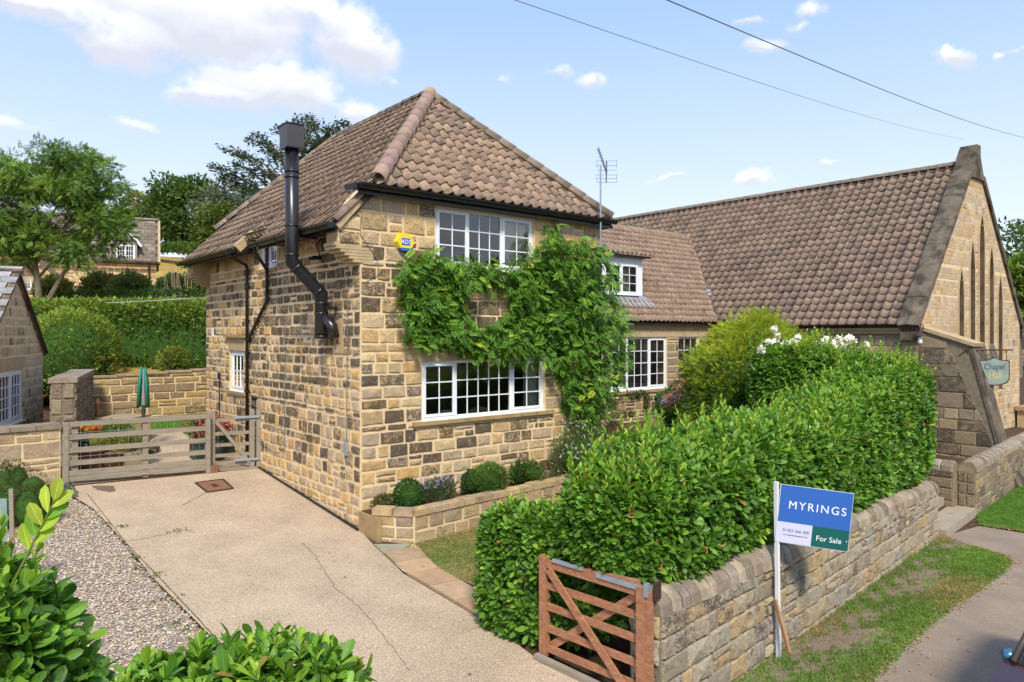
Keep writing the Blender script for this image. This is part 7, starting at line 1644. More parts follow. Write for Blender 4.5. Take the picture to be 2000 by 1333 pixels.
p = at(280, 864, 16.2); g_ = ground(p.x, p.y); rt = thing('rotary_dryer', (p.x, p.y, g_), 'folded rotary clothes dryer under a green cover behind the fence', 'clothes dryer')
b = B(); b.lathe((p.x, p.y, g_), [(.34, 0), (.34, .1), (.30, .13), (.05, .15)], 20); b.build('base_drum', M['black'], rt)
zt2 = at(278, 722, 16.2).z; b = B(); b.tube([(p.x, p.y, g_ + .1), (p.x, p.y, zt2)], .026, 8); b.build('pole', M['galv'], rt)
for k in range(4):
    a = k * math.pi / 2 + .4; b = B(); pts = [(p.x + .05 * math.cos(a), p.y + .05 * math.sin(a), zt2 + .05), (p.x + .10 * math.cos(a), p.y + .10 * math.sin(a), zt2 - .35), (p.x + .13 * math.cos(a), p.y + .13 * math.sin(a), zt2 - .85)]
    b.tube(pts, [.022, .034, .034], 7); b.build('folded_line_bundle', M['netgreen'], rt, True)
b = B(); b.tube([(p.x, p.y, g_ + .1), (p.x, p.y, zt2 - .8)], .038, 8); b.build('lower_sleeve', M['greenpot'], rt)
# small shrub on the retaining wall
c = at(338, 708, 21.6); shrub('golden_shrub', c, (.45, .3, .42), 900, .11, 'little yellow green shrub standing on the wall before the dark hedge', 'shrub', [(.24, .28, .05), (.17, .22, .04), (.30, .34, .06)], 67, full=True, core=.5, up=.8)
# ================================================================== BACKGROUND
PB = [(0.131, 0.216, 0.033), (0.169, 0.264, 0.039), (0.100, 0.168, 0.026), (0.250, 0.348, 0.055), (0.075, 0.132, 0.022), (0.338, 0.432, 0.072), (0.375, 0.192, 0.055), (0.200, 0.192, 0.055)]
def leaf_hedge(name, body, n, size, label, pal, seed, top=(3, 5, 3, 1), lim=-.5, core=.88, base=DIA, limit=0, dark=None):
    rg = np.random.RandomState(seed); t = thing(name, tuple(body.P[0])[:2] + (body.z0[0],), label, 'hedge'); body.core(core).build('shade_core', M['core'], t, True)
    C_, N_ = body.sample(n, rg); k = facing(C_, N_, lim); C_, N_ = C_[k], N_[k]; m = len(C_); A = N_ + np.array([0, 0, .3]) + rg.normal(0, .5, N_.shape)
    pk = rg.choice(len(pal), m, p=np.array([.24, .2, .2, .12, .14, .05, .02, .03][:len(pal)]) / sum([.24, .2, .2, .12, .14, .05, .02, .03][:len(pal)])); pk = np.where((N_[:, 2] > .3) & (rg.rand(m) < .8), rg.choice(top, m), pk)  # upward-facing leaves take the paler palette entries
    inst('leaf', base, mats_from(C_ + rg.normal(0, .05, C_.shape), A, N_ * .6 + rg.normal(0, .5, N_.shape), size * rg.uniform(.7, 1.25, m)), pk, pal, M['leaf'], t, limit, False, 'leaves'); return t
ha = at(30, 700, 23.4); hb_ = at(430, 700, 23.0); ztp = at(240, 590, 22.4).z; mid = at(225, 700, 23.1)
leaf_hedge('beech_hedge', Body([(ha.x, ha.y), (mid.x, mid.y), (hb_.x, hb_.y)], 1.5, 1.8, ztp, .6, (0, 0), 5, 3, .015), 15000, .13, 'long clipped beech hedge with paler yellow green top behind the back garden', PB, 71)
c = at(140, 690, 20.6); shrub('beech_bush', (c.x, c.y, c.z - .2), (1.25, 1.1, 1.35), 5200, .11, 'broad rounded beech bush bulging forward at the left of the hedge', 'shrub', PB, 72, top_pal=[3, 5, 1], jitter=.05)
c = at(300, 600, 27); leaf_hedge('yew_hedge', Body([at(130, 600, 27), at(400, 600, 27)], 1.0, 2.6, at(300, 572, 27).z, .5, (0, 0), 4, 5, .03), 2600, .16, 'darker low hedge behind the beech hedge', [(.03, .065, .015), (.04, .085, .02), (.05, .10, .022), (.06, .12, .025)], 73, top=(2, 3, 3, 3))
# rounded shrubs in the neighbour's garden
for i, (px, py, r, t_, pal_, lab) in enumerate(((198, 566, 34, 30, 0, 'loose reddish green shrub before the neighbouring house'), (255, 566, 34, 29, 1, 'rounded olive green shrub before the neighbouring house'), (342, 566, 30, 29, 2, 'grey green bush with bare stems right of the neighbouring house'), (105, 570, 30, 30, 0, 'small orange tinted shrub behind the ash trunk'))):
    c = at(px, py, t_); R_ = r * t_ / FPX; pp = [[(.14, .19, .045), (.19, .25, .06), (.26, .17, .07), (.11, .16, .035)], [(.19, .22, .06), (.25, .27, .09), (.14, .18, .045)], [(.12, .19, .06), (.17, .24, .08), (.09, .14, .04)]][pal_]
    shrub('garden_shrub', (c.x, c.y, c.z), (R_ * 1.1, R_, R_ * .9), 2600, .16, lab, 'shrub', pp, 80 + i, full=True, core=.6)
c = at(345, 560, 28.2); b = B(); rr = random.Random(2)
for i in range(14): p = c + Vector((rr.uniform(-.4, .5), rr.uniform(-.2, .2), -.9)); b.tube([p, p + Vector((rr.uniform(-.6, .3), 0, rr.uniform(1.3, 2.1)))], [.02, .006], 4)
o = b.build('bare_stems', simple('pale_twigs', (.35, .24, .15), .9, .1, 5, 0, 10), None); tag(o, 'fan of bare pale brown stems in front of the grey green bush', 'twigs')
# ---- neighbouring house
R6 = random.Random(61); tN = 40.0; rv = Vector((RT[0], RT[1], 0)); fv = Vector((FW[0], FW[1], 0)); NH = at(312, 600, tN)
nh = thing('neighbour_house', (NH.x, NH.y, 4.5), 'distant stone house with brown tiled roof and gabled dormer behind the hedge', 'house')
O_ = at(305, 653, tN); O_.z = 0; _r = ray(305, 653); Nn_ = -Vector((_r[0], _r[1], 0)).normalized(); Un = Vector((Nn_.y, -Nn_.x, 0)); Un = Un if Un.dot(rv) < 0 else -Un; FN = (Vector((O_.x, O_.y, 0)), Un, Nn_)
pxm = tN / FPX; Lw = (305 + 120) * pxm; zE = at(0, 513, tN).z; zR = at(0, 436, tN + 3).z; zg_ = 4.6
def un(px): return (305 - px) * pxm
wins = [(un(131), un(84), at(0, 572, tN).z, at(0, 546, tN).z), (un(55), un(15), at(0, 503, tN).z + .0, at(0, 468, tN).z)]
b = B(); panel(b, FN, [(0, zg_), (Lw, zg_), (Lw, zE + .5), (0, zE)], [wins[0]], .3); b.build('front_wall', M['mortar'], nh)
P = stones(FN, [(0, zg_), (Lw, zg_), (Lw, zE), (0, zE)], [wins[0]], R6, lambda u, z, r: colour(r, [(.46, .33, .17), (.42, .30, .17), (.50, .38, .21), (.38, .28, .18)], .1) + (0,), h=(.22, .36), wd=(.3, .6), gap=.045, rough=.04)
emit(nh, 'stone', P, M['stone'], 60)
window(nh, FN, *wins[0], [(wins[0][0], (wins[0][0] * .66 + wins[0][1] * .34), 3, False), (wins[0][0] * .66 + wins[0][1] * .34, wins[0][0] * .33 + wins[0][1] * .67, 3, False), (wins[0][0] * .33 + wins[0][1] * .67, wins[0][1], 3, False)], 4, bar=.012, fw=.09)
D5 = 5.6
b = B(); a0 = fr3(FN, -.15, zE - .05, .25); a1 = fr3(FN, Lw, zE - .05, .25); r0 = fr3(FN, -.15, zR, -2.8); r1 = fr3(FN, Lw, zR, -2.8); c0_ = fr3(FN, -.15, zE - .05, -5.9); c1_ = fr3(FN, Lw, zE - .05, -5.9)
b.poly([a0, a1, r1, r0]); b.poly([r0, r1, c1_, c0_]); b.build('roof_deck', M['coping_dark'], nh)
g = B(); g.poly([fr3(FN, -.001, zg_, 0), fr3(FN, -.001, zE, 0), fr3(FN, -.001, zR - .1, -2.8), fr3(FN, -.001, zE, -5.6), fr3(FN, -.001, zg_, -5.6)]); g.build('gable_wall', M['dressed'], nh)
sl_ = (r0 - a0); LS = sl_.length; sv = sl_.normalized(); flat_tile = (np.array([(0, 0, .02), (1, 0, .02), (1, 1.1, 0), (0, 1.1, 0), (0, 0, -.01), (1, 0, -.01)], float), np.array([(0, 1, 2), (0, 2, 3), (4, 5, 1), (4, 1, 0)]))
def slates(parent, a0, U, V, L, H, tw, tg, pal, rnd, limit, name='roof_tile', test=None):
    U = Vector(U).normalized(); V = Vector(V).normalized(); N = U.cross(V); fl = N.z < 0; Ms = []; pk = []
    for j in range(int(H / tg) + 1):
        for i in range(-1, int(L / tw) + 1):
            u = i * tw + (tw / 2 if j % 2 else 0); v = j * tg
            if u < 0 or u > L - tw * .5 or v > H - .05: continue
            if test and not test(u + tw / 2, v + tg / 2): continue
            p = Vector(a0) + U * (u + (tw if fl else 0)) + V * v + (-N if fl else N) * rnd.uniform(0, .012); m = np.eye(4); m[:3, 0] = U * tw * .97 * (-1 if fl else 1); m[:3, 1] = V * tg; m[:3, 2] = -N if fl else N; m[:3, 3] = p; Ms.append(m); pk.append(rnd.randrange(len(pal)))
    inst(name, flat_tile, Ms, pk, pal, M['slate'], parent, limit, False, name + 's')
dmx0, dmx1 = un(272), un(232)
slates(nh, a0 + ZU * .05, Un, sv, Lw + .15, LS, .38, .34, [(.19, .145, .11), (.165, .13, .10), (.215, .165, .125), (.15, .12, .09), (.18, .14, .115), (.27, .235, .19)], R6, 0)
ridge_line(nh, r0 + ZU * .05, r1 + ZU * .05, R6, .14, 'ridge_tile', .9, [(.26, .2, .16)])
b = B(); b.beam(a0 + ZU * .02 + Un * 0, r0 + ZU * .05, .1, .12); b.build('verge', M['dressed'], nh)
gutter(nh, fr3(FN, -.2, zE - .1, .35), fr3(FN, Lw, zE - .1, .35), .08); b = B(); b.tube([fr3(FN, .35, zE - .2, .1), fr3(FN, .35, zg_, .1)], .05, 6); b.build('downpipe', M['black'], nh)
# dormer
zD0, zD1, zDa = at(0, 516, tN).z, at(0, 480, tN).z, at(0, 452, tN).z; FDn = (FN[0] + Nn_ * .12, Un, Nn_); mdu = (dmx0 + dmx1) / 2; hw = (dmx1 - dmx0) / 2
b = B(); panel(b, FDn, [(dmx0, zD0), (dmx1, zD0), (dmx1, zD1), (mdu, zDa), (dmx0, zD1)], [(dmx0 + .1, dmx1 - .1, zD0 + .03, zD1 - .02)], .2); b.build('dormer_face', simple('grey_hung_slate', (.26, .25, .22), .8, .2, 6, .2, 30), nh)
window(nh, FDn, dmx0 + .1, dmx1 - .1, zD0 + .03, zD1 - .02, [(dmx0 + .1, mdu, 3, False), (mdu, dmx1 - .1, 3, False)], 3, d=-.03, fw=.10, bar=.012)
b = B()
for sx in (-1, 1): b.add([fr3(FDn, mdu, zDa + .1, .15), fr3(FDn, mdu + sx * (hw + .2), zD1 - .08, .15), fr3(FDn, mdu + sx * (hw + .2), zD1 - .08, -2.6), fr3(FDn, mdu, zDa + .1, -2.6)], [(0, 1, 2, 3)]); 
b.build('dormer_roof', M['coping_dark'], nh)
b = B(); 
for sx in (-1, 1): b.beam(fr3(FDn, mdu, zDa + .08, .17), fr3(FDn, mdu + sx * (hw + .22), zD1 - .12, .17), .12, .04)
b.build('dormer_bargeboards', M['white'], nh, kind='stuff')
b = B()
for sx in (-1, 1): b.poly([fr3(FDn, mdu + sx * hw, zD0, 0), fr3(FDn, mdu + sx * hw, zD1, 0), fr3(FDn, mdu + sx * hw, zD1, -2), fr3(FDn, mdu + sx * hw, zD0, -.2)])
b.build('dormer_cheek', M['lead'], nh, kind='stuff')
FD2 = (FN[0] + Nn_ * .1, Un, Nn_); u0_, u1_ = un(168), un(140); b = B(); panel(b, FD2, [(u0_, zD0), (u1_, zD0), (u1_, zD1 - .1), (u0_, zD1 - .1)], [(u0_ + .08, u1_ - .08, zD0 + .05, zD1 - .2)], .15); b.build('small_dormer', M['white'], nh)
window(nh, FD2, u0_ + .08, u1_ - .08, zD0 + .05, zD1 - .2, [(u0_ + .08, u1_ - .08, 3, False)], 3, d=-.03, fw=.09, bar=.012)
# left cross wing with cream upper storey
Fw = (FN[0] + Nn_ * 1.2, Un, Nn_); u0_, u1_ = un(80), un(-140); zt_ = at(0, 440, tN).z
b = B(); panel(b, Fw, [(u0_, zg_), (u1_, zg_), (u1_, zt_), (u0_ + 1.6, zt_), (u0_, zE)], [(un(55), un(12), at(0, 497, tN).z, at(0, 462, tN).z)], 1.1); b.build('cross_wing', M['dressed'], nh)
window(nh, Fw, un(55), un(12), at(0, 497, tN).z, at(0, 462, tN).z, [(un(55), un(34), 3, False), (un(34), un(12), 3, False)], 3, fw=.1, bar=.012)
b = B(); b.beam(fr3(Fw, u0_ + 1.7, zt_ + .3, .1), fr3(Fw, u0_ - 2.2, zE - 1.3, .1), .25, .5); b.build('wing_verge', M['coping_dark'], nh)

# ---- stone outbuilding at the left edge
R7 = random.Random(71); th_ = math.radians(71.6); du = Vector((math.cos(th_), math.sin(th_), 0)); nn_ = Vector((du.y, -du.x, 0))
ap = at(29, 532, 15.0); ob = thing('stone_outbuilding', (ap.x, ap.y, .4), 'pale stone outbuilding with slate roof and white sash window at the left edge', 'building')
# right foot of the verge: travel along du until it projects to x=83
def along(px):
    u = 0
    while u < 8:
        x, y, t = proj((ap.x + du.x * u, ap.y + du.y * u, 2));
        if x > px: return u
        u += .01
    return u
uR = along(84); xE, yE, tE = proj((ap.x + du.x * uR, ap.y + du.y * uR, 0)); zEv = CAM[2] + (YH - 690) / FPX * tE; zAp = ap.z
FO = (Vector((ap.x, ap.y, 0)) , du, nn_); uL = -uR
def uo(px): return along(px) if px > 29 else -1
def uneg(px):
    u = 0
    while u > -8:
        x, y, t = proj((ap.x + du.x * u, ap.y + du.y * u, 2))
        if x < px: return u
        u -= .01
    return u
zw1 = CAM[2] + (YH - 722) / FPX * 15.2; zw0 = CAM[2] + (YH - 822) / FPX * 15.2; wv = (uneg(-30), along(43), zw0, zw1)
outl = [(uL, 0), (uR, 0), (uR, zEv), (0, zAp), (uL, zEv)]
b = B(); panel(b, FO, outl, [wv], .35); b.build('gable_wall', M['mortar'], ob)
P = stones(FO, outl, [wv, (wv[0] - .1, wv[1] + .15, wv[3], wv[3] + .28)], R7, lambda u, z, r: colour(r, [(.60, .48, .31), (.56, .45, .30), (.62, .50, .32), (.52, .42, .28)], .08) + ((r.uniform(.2, .6) if r.random() < .3 else 0),), h=(.20, .26), wd=(.16, .34), gap=.045, split=.0, proud=.008)
emit(ob, 'stone', P, M['stone'], 110)
b = B(); fbox(b, FO, wv[0] - .08, wv[1] + .13, wv[3] + .01, wv[3] + .26, -.01, .012); b.build('lintel', M['dressed'], ob)
m3 = [wv[0] + (wv[1] - wv[0]) * k / 3 for k in range(4)]
window(ob, FO, *wv, [(m3[0], m3[1], 3, True), (m3[1], m3[2], 3, True), (m3[2], m3[3], 3, True)], 4, d=-.02, fw=.06)
b = B(); b.obox(fr3(FO, 0, zAp - .06, .1), -du * uR + ZU * (zEv - zAp) * 1.0, -nn_ * 6, ZU * .06); b.obox(fr3(FO, 0, zAp - .06, .06), du * (uR + .06) + ZU * (zEv - zAp) * 1.0, -nn_ * 6, ZU * .06); b.build('roof_deck', M['coping_dark'], ob)
b = B(); b.poly([fr3(FO, uR - .001, 0, -.35), fr3(FO, uR - .001, 0, -6), fr3(FO, uR - .001, zEv, -6), fr3(FO, uR - .001, zEv, -.35)]); b.build('side_wall', M['mortar'], ob)
b = B(); b.poly([fr3(FO, uL, 0, -.35), fr3(FO, uL, 0, -6), fr3(FO, uL, zEv, -6), fr3(FO, uL, zEv, -.35)]); b.build('rear_wall', M['mortar'], ob)
Vs = (du * uR + ZU * (zAp - zEv)); LVs = Vs.length
slates(ob, fr3(FO, uL, zEv + .03, .12), -nn_, Vs, 6, LVs, .30, .21, [(.30, .29, .30), (.26, .26, .27), (.34, .32, .32), (.28, .27, .26), (.36, .35, .35)], R7, 60, 'slate')
b = B(); b.tube([fr3(FO, 0, zAp + .02, .14), fr3(FO, 0, zAp + .02, -6)], .06, 6); b.build('ridge', M['slate'] if False else M['coping_dark'], ob)
b = B(); b.beam(fr3(FO, .0, zAp, .05), fr3(FO, uR + .04, zEv, .05), .05, .1); b.build('verge_flashing', M['black'], ob)

# ---- trees
def tree(name, base, h, label, seed, pal, crown, n, size, trunk_r=.16, limbs=9, bark='bark', lean=(0, 0), fork=.35, group=None, leafb=None, clump=.5, droop=0, n_cl=60, gap=.2, mat_='leaf', hollow=.35):
    """tapered trunk with limbs; crown = list of (dx,dy,z,rx,ry,rz) lobes; leaves gather in clumps"""
    rg = np.random.RandomState(seed); base = Vector(base); t = thing(name, tuple(base), label, 'tree', group)
    top = base + Vector((lean[0], lean[1], h * .8)); b = B(); k = 8; tr = [base + (top - base) * (i / k) + Vector((math.sin(i * 1.3 + seed) * .06, math.cos(i * 1.7 + seed) * .06, 0)) * (h / 6) for i in range(k + 1)]
    b.tube(tr, [trunk_r * (1 - .85 * i / k) for i in range(k + 1)], 8)
    b.build('trunk', M[bark], t, True); cl = []
    vol = [c[3] * c[4] * c[5] for c in crown]; vol = np.array(vol) ** .7 / sum(np.array(vol) ** .7)
    for i in range(n_cl):
        c = crown[rg.choice(len(crown), p=vol)]; v = rg.normal(0, 1, 3); v /= np.linalg.norm(v); r = rg.uniform(hollow, 1) ** .5; cl.append((base.x + c[0] + v[0] * c[3] * r, base.y + c[1] + v[1] * c[4] * r, base.z + c[2] + v[2] * c[5] * r))
    for i in range(limbs):
        q = Vector(cl[rg.randint(len(cl))]); a = tr[int(k * rg.uniform(fork, .9))]; m_ = a.lerp(q, .5) + Vector((0, 0, .06 * h * rg.rand())); l = B(); l.tube([a, m_, q], [trunk_r * .42, trunk_r * .25, trunk_r * .06], 6); l.build('limb', M[bark], t, True)
    per = n // n_cl; Pp = []; D = []
    for q in cl:
        R_ = clump * rg.uniform(.7, 1.3); v = rg.normal(0, 1, (per, 3)); v /= np.linalg.norm(v, axis=1)[:, None]; rr_ = rg.uniform(.15, 1, per) ** .45 * R_; p = np.array(q) + v * rr_[:, None] * np.array([1.15, 1.15, .75]); Pp.append(p); D.append(v + rg.normal(0, .5, v.shape) + [0, 0, -droop])
    Pp = np.concatenate(Pp); D = np.concatenate(D); m = len(Pp); hp = (Pp[:, 2] - Pp[:, 2].min()) / np.ptp(Pp[:, 2]); pk = rg.randint(0, len(pal), m)
    ci = np.repeat(rg.randint(0, len(pal), n_cl), per); pk = np.where(rg.rand(m) < .55, ci, pk)
    b2 = leafb or DIA; inst('crown', b2, mats_from(Pp, D, rg.normal(0, .6, D.shape) + [0, 0, 1], size * rg.uniform(.7, 1.3, m)), pk, pal, M[mat_], t, 0, False, 'crown')
    return t
ASH = [(0.121, 0.220, 0.042), (0.154, 0.275, 0.047), (0.094, 0.182, 0.032), (0.209, 0.341, 0.058), (0.072, 0.143, 0.026), (0.253, 0.374, 0.063)]
bs = at(72, 605, 25.5); m_ = 25.5 / FPX
def lob(px, py, rx, ry, dy=0): p = at(px, py, 25.5); return (p.x - bs.x, p.y - bs.y + dy, p.z - bs.z, rx * m_, rx * m_, ry * m_)
tree('ash_tree', bs, 5.4, 'leafy young ash tree with slender pale trunk at the left behind the hedge', 101, ASH, [lob(75, 330, 75, 60), (lob(190, 380, 60, 70)), lob(10, 400, 60, 90), lob(120, 430, 85, 60), lob(215, 440, 40, 60), lob(-30, 350, 60, 70), lob(20, 480, 60, 45), lob(150, 490, 50, 30), lob(120, 350, 80, 60)], 15000, .21, .13, 16, n_cl=165, clump=.42, leafb=compound(3, .34, .12, .25), fork=.25)
# leaning side stems of the ash
b = B(); b.tube([at(88, 600, 25.3), at(120, 540, 25.2), at(160, 480, 25)], [.10, .07, .04], 6); o = b.build('leaning_stem', M['bark'], None); tag(o, 'smaller tree stem leaning right beside the ash trunk', 'tree trunk')
b = B(); b.tube([at(60, 600, 25.1), at(30, 545, 25.0), at(-20, 505, 25)], [.10, .08, .05], 6); o = b.build('leaning_stem', M['bark'], None); tag(o, 'smaller tree stem leaning left beside the ash trunk', 'tree trunk')
OAK = [(.065, .125, .03), (.085, .155, .035), (.105, .185, .04), (.05, .10, .025), (.125, .205, .045)]
t0 = 62; m0 = t0 / FPX; bo = at(352, 495, t0)
def lb(px, py, rx, ry, bs_, t_): p = at(px, py, t_); return (p.x - bs_.x, p.y - bs_.y, p.z - bs_.z, rx * t_ / FPX, rx * t_ / FPX, ry * t_ / FPX)
tree('oak_tree', bo, 6.5, 'dark spreading oak with open lower crown beyond the field', 102, OAK, [lb(335, 375, 34, 26, bo, t0), lb(380, 385, 34, 28, bo, t0), lb(320, 410, 26, 24, bo, t0), lb(355, 440, 50, 22, bo, t0), lb(335, 462, 30, 14, bo, t0), lb(385, 450, 30, 26, bo, t0)], 9000, .42, .42, 10, n_cl=90, clump=.95)
tree('far_tree', at(285, 500, 80), 6, 'pale loose tree left of the oak on the skyline', 103, [(.16, .20, .05), (.20, .24, .07), (.12, .17, .05), (.22, .20, .06)], [(0, 0, 5.0, 2.4, 2.4, 2.2), (-1, 1, 3.5, 2.6, 2.6, 1.5)], 2600, .5, .2, 6, n_cl=30, clump=.9)
# round yew in front
c = at(412, 470, 33); tree('yew_tree', (c.x, c.y, 3.0), 5.5, 'dense rounded golden green yew beside the roof end', 104, [(.12, .17, .03), (.15, .21, .035), (.09, .135, .025), (.19, .25, .04), (.07, .11, .02)], [lb(418, 440, 26, 36, Vector((c.x, c.y, 3.0)), 33), lb(408, 510, 24, 60, Vector((c.x, c.y, 3.0)), 33), lb(408, 470, 22, 50, Vector((c.x, c.y, 3.0)), 33), lb(402, 560, 22, 40, Vector((c.x, c.y, 3.0)), 33), lb(438, 500, 34, 60, Vector((c.x, c.y, 3.0)), 33), lb(386, 500, 16, 45, Vector((c.x, c.y, 3.0)), 33), lb(382, 550, 16, 35, Vector((c.x, c.y, 3.0)), 33), lb(430, 425, 26, 24, Vector((c.x, c.y, 3.0)), 33)], 15000, .17, .3, 3, n_cl=180, clump=.34, hollow=.5)
# cedar: layered boughs
def cedar():
    rg = np.random.RandomState(105); tt = 46; bs = at(560, 560, tt); bs.z = 4.5; t = thing('cedar_tree', tuple(bs), 'blue grey cedar with layered drooping boughs behind the cottage roof', 'tree'); zt = at(590, 235, tt).z
    b = B(); b.tube([bs, Vector((bs.x, bs.y, zt))], [.5, .06], 8); b.build('trunk', M['bark'], t, True); Pp = []; D = []
    boughs = [(410, 325, 545, 400), (425, 340, 540, 410), (440, 290, 555, 370), (470, 300, 560, 360), (500, 262, 575, 340), (415, 378, 520, 420), (430, 350, 560, 440), (455, 320, 540, 380), (430, 392, 520, 425), (540, 250, 590, 320), (580, 232, 590, 300), (625, 238, 590, 300), (680, 240, 600, 300), (650, 252, 595, 330), (640, 275, 590, 340), (605, 228, 590, 290), (560, 255, 585, 320), (480, 370, 560, 430), (440, 405, 520, 440), (470, 400, 560, 440), (520, 290, 580, 360), (510, 335, 580, 390), (600, 270, 585, 330), (450, 365, 550, 405), (490, 275, 570, 330), (660, 262, 600, 310)]
    for (x1, y1, x0, y0) in boughs:
        d0 = rg.uniform(-3, 3); A = at(x0, y0, tt); E2 = at(x1, y1, tt + d0); mid = A.lerp(E2, .55) + ZU * .35; l = B(); l.tube([A, mid, E2], [.09, .05, .015], 5); l.build('bough', M['bark'], t, True)
        n = int(26 * (E2 - A).length)
        for _ in range(n):
            k = rg.uniform(.12, 1); q = (A.lerp(mid, k / .55) if k < .55 else mid.lerp(E2, (k - .55) / .45)); w_ = .75 * (1 - .55 * k) + .12; p = q + Vector((rg.normal(0, w_ * .5), rg.normal(0, w_ * .5), rg.normal(.02, .10)))
            for _k in range(4): Pp.append(tuple(p + Vector(rg.normal(0, .09, 3)))); dd = (E2 - A).normalized(); D.append((dd.x + rg.normal(0, .6), dd.y + rg.normal(0, .6), rg.normal(.15, .3)))
    Pp = np.array(Pp); D = np.array(D); nd_ = (DIA[0] * np.array([1.0, 1, 1]), DIA[1])
    inst('crown', nd_, mats_from(Pp, D, rg.normal(0, .5, D.shape) + [0, 0, 1], rg.uniform(.14, .30, len(Pp))), rg.randint(0, 4, len(Pp)), [(.085, .13, .085), (.06, .095, .06), (.12, .17, .11), (.045, .075, .045)], M['leaf'], t, 0, False, 'crown')
cedar()
tree('blue_conifer', at(450, 560, 44), 5.5, 'pale blue green conifer low behind the roof beside the yew', 106, [(.14, .18, .13), (.10, .14, .10), (.18, .22, .16)], [lb(450, 392, 48, 20, at(450, 560, 44), 44), lb(430, 410, 40, 25, at(450, 560, 44), 44), lb(480, 400, 40, 18, at(450, 560, 44), 44)], 3200, .3, .2, 4, n_cl=50, clump=.6)
# distant hedge line on the field
leaf_hedge('field_hedge', Body([at(250, 505, 58), at(345, 500, 58), at(420, 498, 58)], 1.6, at(340, 494, 58).z, at(340, 478, 58).z, .6, (1, 1), 3, 5, .06), 3000, .2, 'dark hedge along the top of the dry grass field', OAK + [(.1, .17, .04)], 107, top=(2, 4, 4, 5))
# far right trees by the gable and more across the road (they show in the windows)
for i, (px, py, t_, hh, lab) in enumerate(((2010, 560, 75, 11, 'dark wooded tree beyond the chapel gable'), (1990, 600, 48, 5.5, 'light green willow like tree right of the chapel gable'), (2060, 600, 60, 9, 'broad tree at the far right beyond the chapel'))):
    g = at(px, py + 90, t_); c = at(px, (480, 545, 520)[i], t_); R_ = (60, 42, 90)[i] * t_ / FPX; g.z = -.5
    tree('woodland_tree', g, c.z - g.z, lab, 110 + i, [OAK, [(.18, .27, .05), (.13, .22, .04), (.22, .31, .07)], OAK][i], [(c.x - g.x, c.y - g.y, c.z - g.z, R_, R_, R_ * .9), (c.x - g.x + R_ * .6, c.y - g.y, c.z - g.z - R_ * .8, R_, R_, R_)], 3000, .5, .3, 5, n_cl=50, clump=R_ * .38)
for i, (X, Y, hh, R_) in enumerate(((-2, -24, 10, 3.6), (5, -25, 9, 3.4), (12, -24, 11, 4.0), (20, -23, 9, 3.4), (-9, -26, 9, 3.5), (27, -22, 9, 3.5))):
    tree('roadside_tree', (X, Y, -.9), hh, ['first', 'second', 'third', 'fourth', 'fifth', 'sixth'][i] + ' of the broad leafy trees across the road, behind the viewer', 120 + i, OAK, [(0, 0, hh * .62, R_, R_, R_ * .8), (R_ * .4, 0, hh * .45, R_ * .9, R_, R_ * .6)], 2600, .5, .28, 4, n_cl=46, clump=1.25, group='trees across the road')
# ---- parked car at the right edge
car = thing('parked_car', (0, 0, 0), 'dark glazed red car parked at the pavement edge in the near right corner', 'car')
mm_ = at(1976, 1300, 6.57); ca = math.radians(3.5); cdx = Vector((math.cos(ca), math.sin(ca), 0)); cdy = Vector((-math.sin(ca), math.cos(ca), 0)); 
# local frame: origin at ground below the mirror, +x towards the boot, +y towards the verge
zg_ = hroad(3) - .12; O_ = Vector((mm_.x, mm_.y, zg_)) + cdy * .20; car.location = O_; WL[car] = O_.copy()
def cp(x, y, z): return O_ + cdx * x + cdy * y + ZU * z
half = [(-1.35, .30), (-1.45, .55), (-1.40, .78), (-.55, .98), (.05, 1.04), (.75, 1.42), (1.6, 1.50), (2.4, 1.44), (2.85, 1.08), (2.95, .75), (2.9, .30)]
def car_sections(prof, y0, y1, tuck):
    pass
Wc = 1.72
b = B(); low = [(-1.35, .28), (-1.45, .50), (-1.42, .78), (-.55, .96), (.1, 1.02), (2.75, 1.04), (2.92, .8), (2.9, .28)]
for sgn_ in (0,): 
    L_ = [cp(x, -.12 if .5 < z else -.16, z) for x, z in low]; Rr = [cp(x, -Wc + .12 if .5 < z else -Wc + .16, z) for x, z in low]; Ml = [cp(x * .99, -.06, z) for x, z in low]; Mr = [cp(x * .99, -Wc + .06, z) for x, z in low]
    n = len(low); b.add(L_ + Rr, [(i, (i + 1) % n, n + (i + 1) % n, n + i) for i in range(n)] + [tuple(range(n))[::-1], tuple(range(n, 2 * n))])
b.build('body', M['paint'], car)
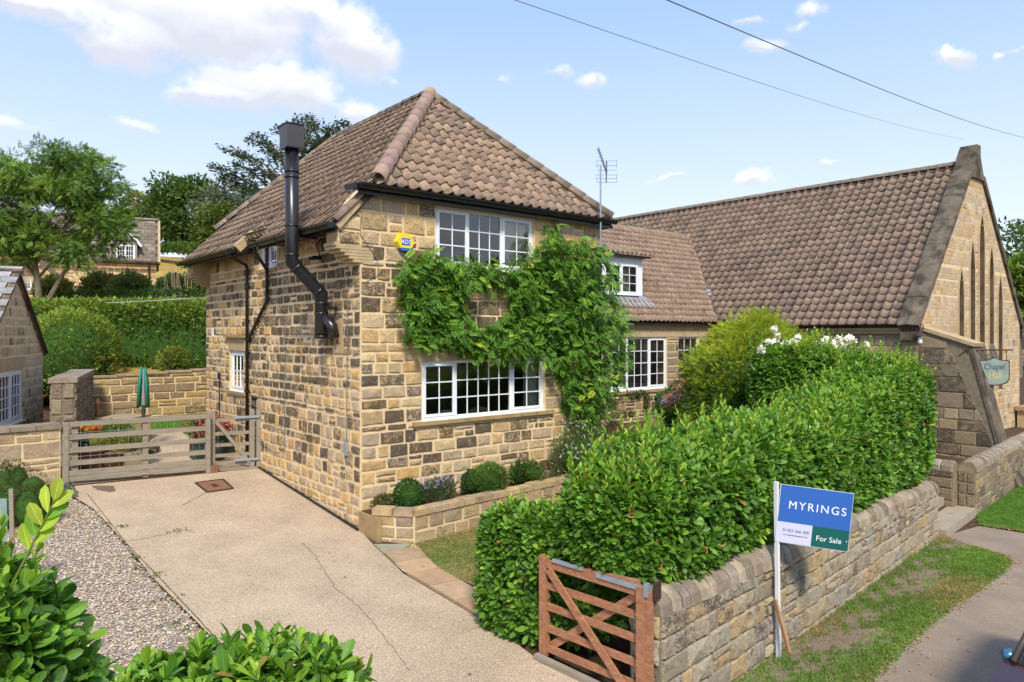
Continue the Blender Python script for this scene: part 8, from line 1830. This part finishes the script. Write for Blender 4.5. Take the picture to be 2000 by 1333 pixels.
gh = [(.12, 1.021), (.80, 1.42), (2.35, 1.46), (2.72, 1.041)]
b = B(); n = 4; L_ = [cp(x, -.20 - (.10 if z > 1.2 else 0), z) for x, z in gh]; Rr = [cp(x, -Wc + .20 + (.10 if z > 1.2 else 0), z) for x, z in gh]; b.add(L_ + Rr, [(i, (i + 1) % n, n + (i + 1) % n, n + i) for i in range(n)] + [tuple(range(n))[::-1], tuple(range(n, 2 * n))]); b.build('glasshouse', M['carglass'], car)
b = B(); b.add([cp(.78, -.28, 1.43), cp(2.38, -.28, 1.47), cp(2.38, -Wc + .28, 1.47), cp(.78, -Wc + .28, 1.43), cp(.85, -.34, 1.50), cp(2.3, -.34, 1.53), cp(2.3, -Wc + .34, 1.53), cp(.85, -Wc + .34, 1.50)], [(0, 3, 2, 1), (4, 5, 6, 7), (0, 1, 5, 4), (1, 2, 6, 5), (2, 3, 7, 6), (3, 0, 4, 7)]); b.build('roof', M['trim'], car)
for y in (-.19, -Wc + .19):
    b = B(); b.tube([cp(.10, y + .0, 1.03), cp(.80, y - (.10 if y > -.5 else -.10), 1.44), cp(2.35, y - (.10 if y > -.5 else -.10), 1.48), cp(2.74, y, 1.05)], .03, 6); b.build('window_trim', M['trim'], car, True)
for y in (-.13, -Wc + .13):
    b = B(); b.lathe(cp(.20, y, .98), [(.02, 0), (.055, .02), (.07, .06), (.055, .10), (.02, .12)], 10); b.build('door_mirror', simple('blue_chrome', (.10, .24, .36), .25, .02, 2, 0, 10, metal=.8), car, True)
for x in (-.75, 2.1):
    for y in (-.05, -Wc + .25):
        b = B(); b.tube([cp(x, y, .31), cp(x, y - .2, .31)], .31, 20); wh = b.build('wheel', M['black'], car); b = B(); b.tube([cp(x, y + .008, .31), cp(x, y - .208, .31)], .19, 14); b.build('rim', M['galv'], wh)
for y in (-.30, -Wc + .30):
    b = B(); b.box(tuple(cp(-1.44, y, .62) - Vector((.02, .14, .07))), tuple(cp(-1.40, y, .62) + Vector((.03, .14, .07)))); b.build('headlight', M['signwhite'], car)
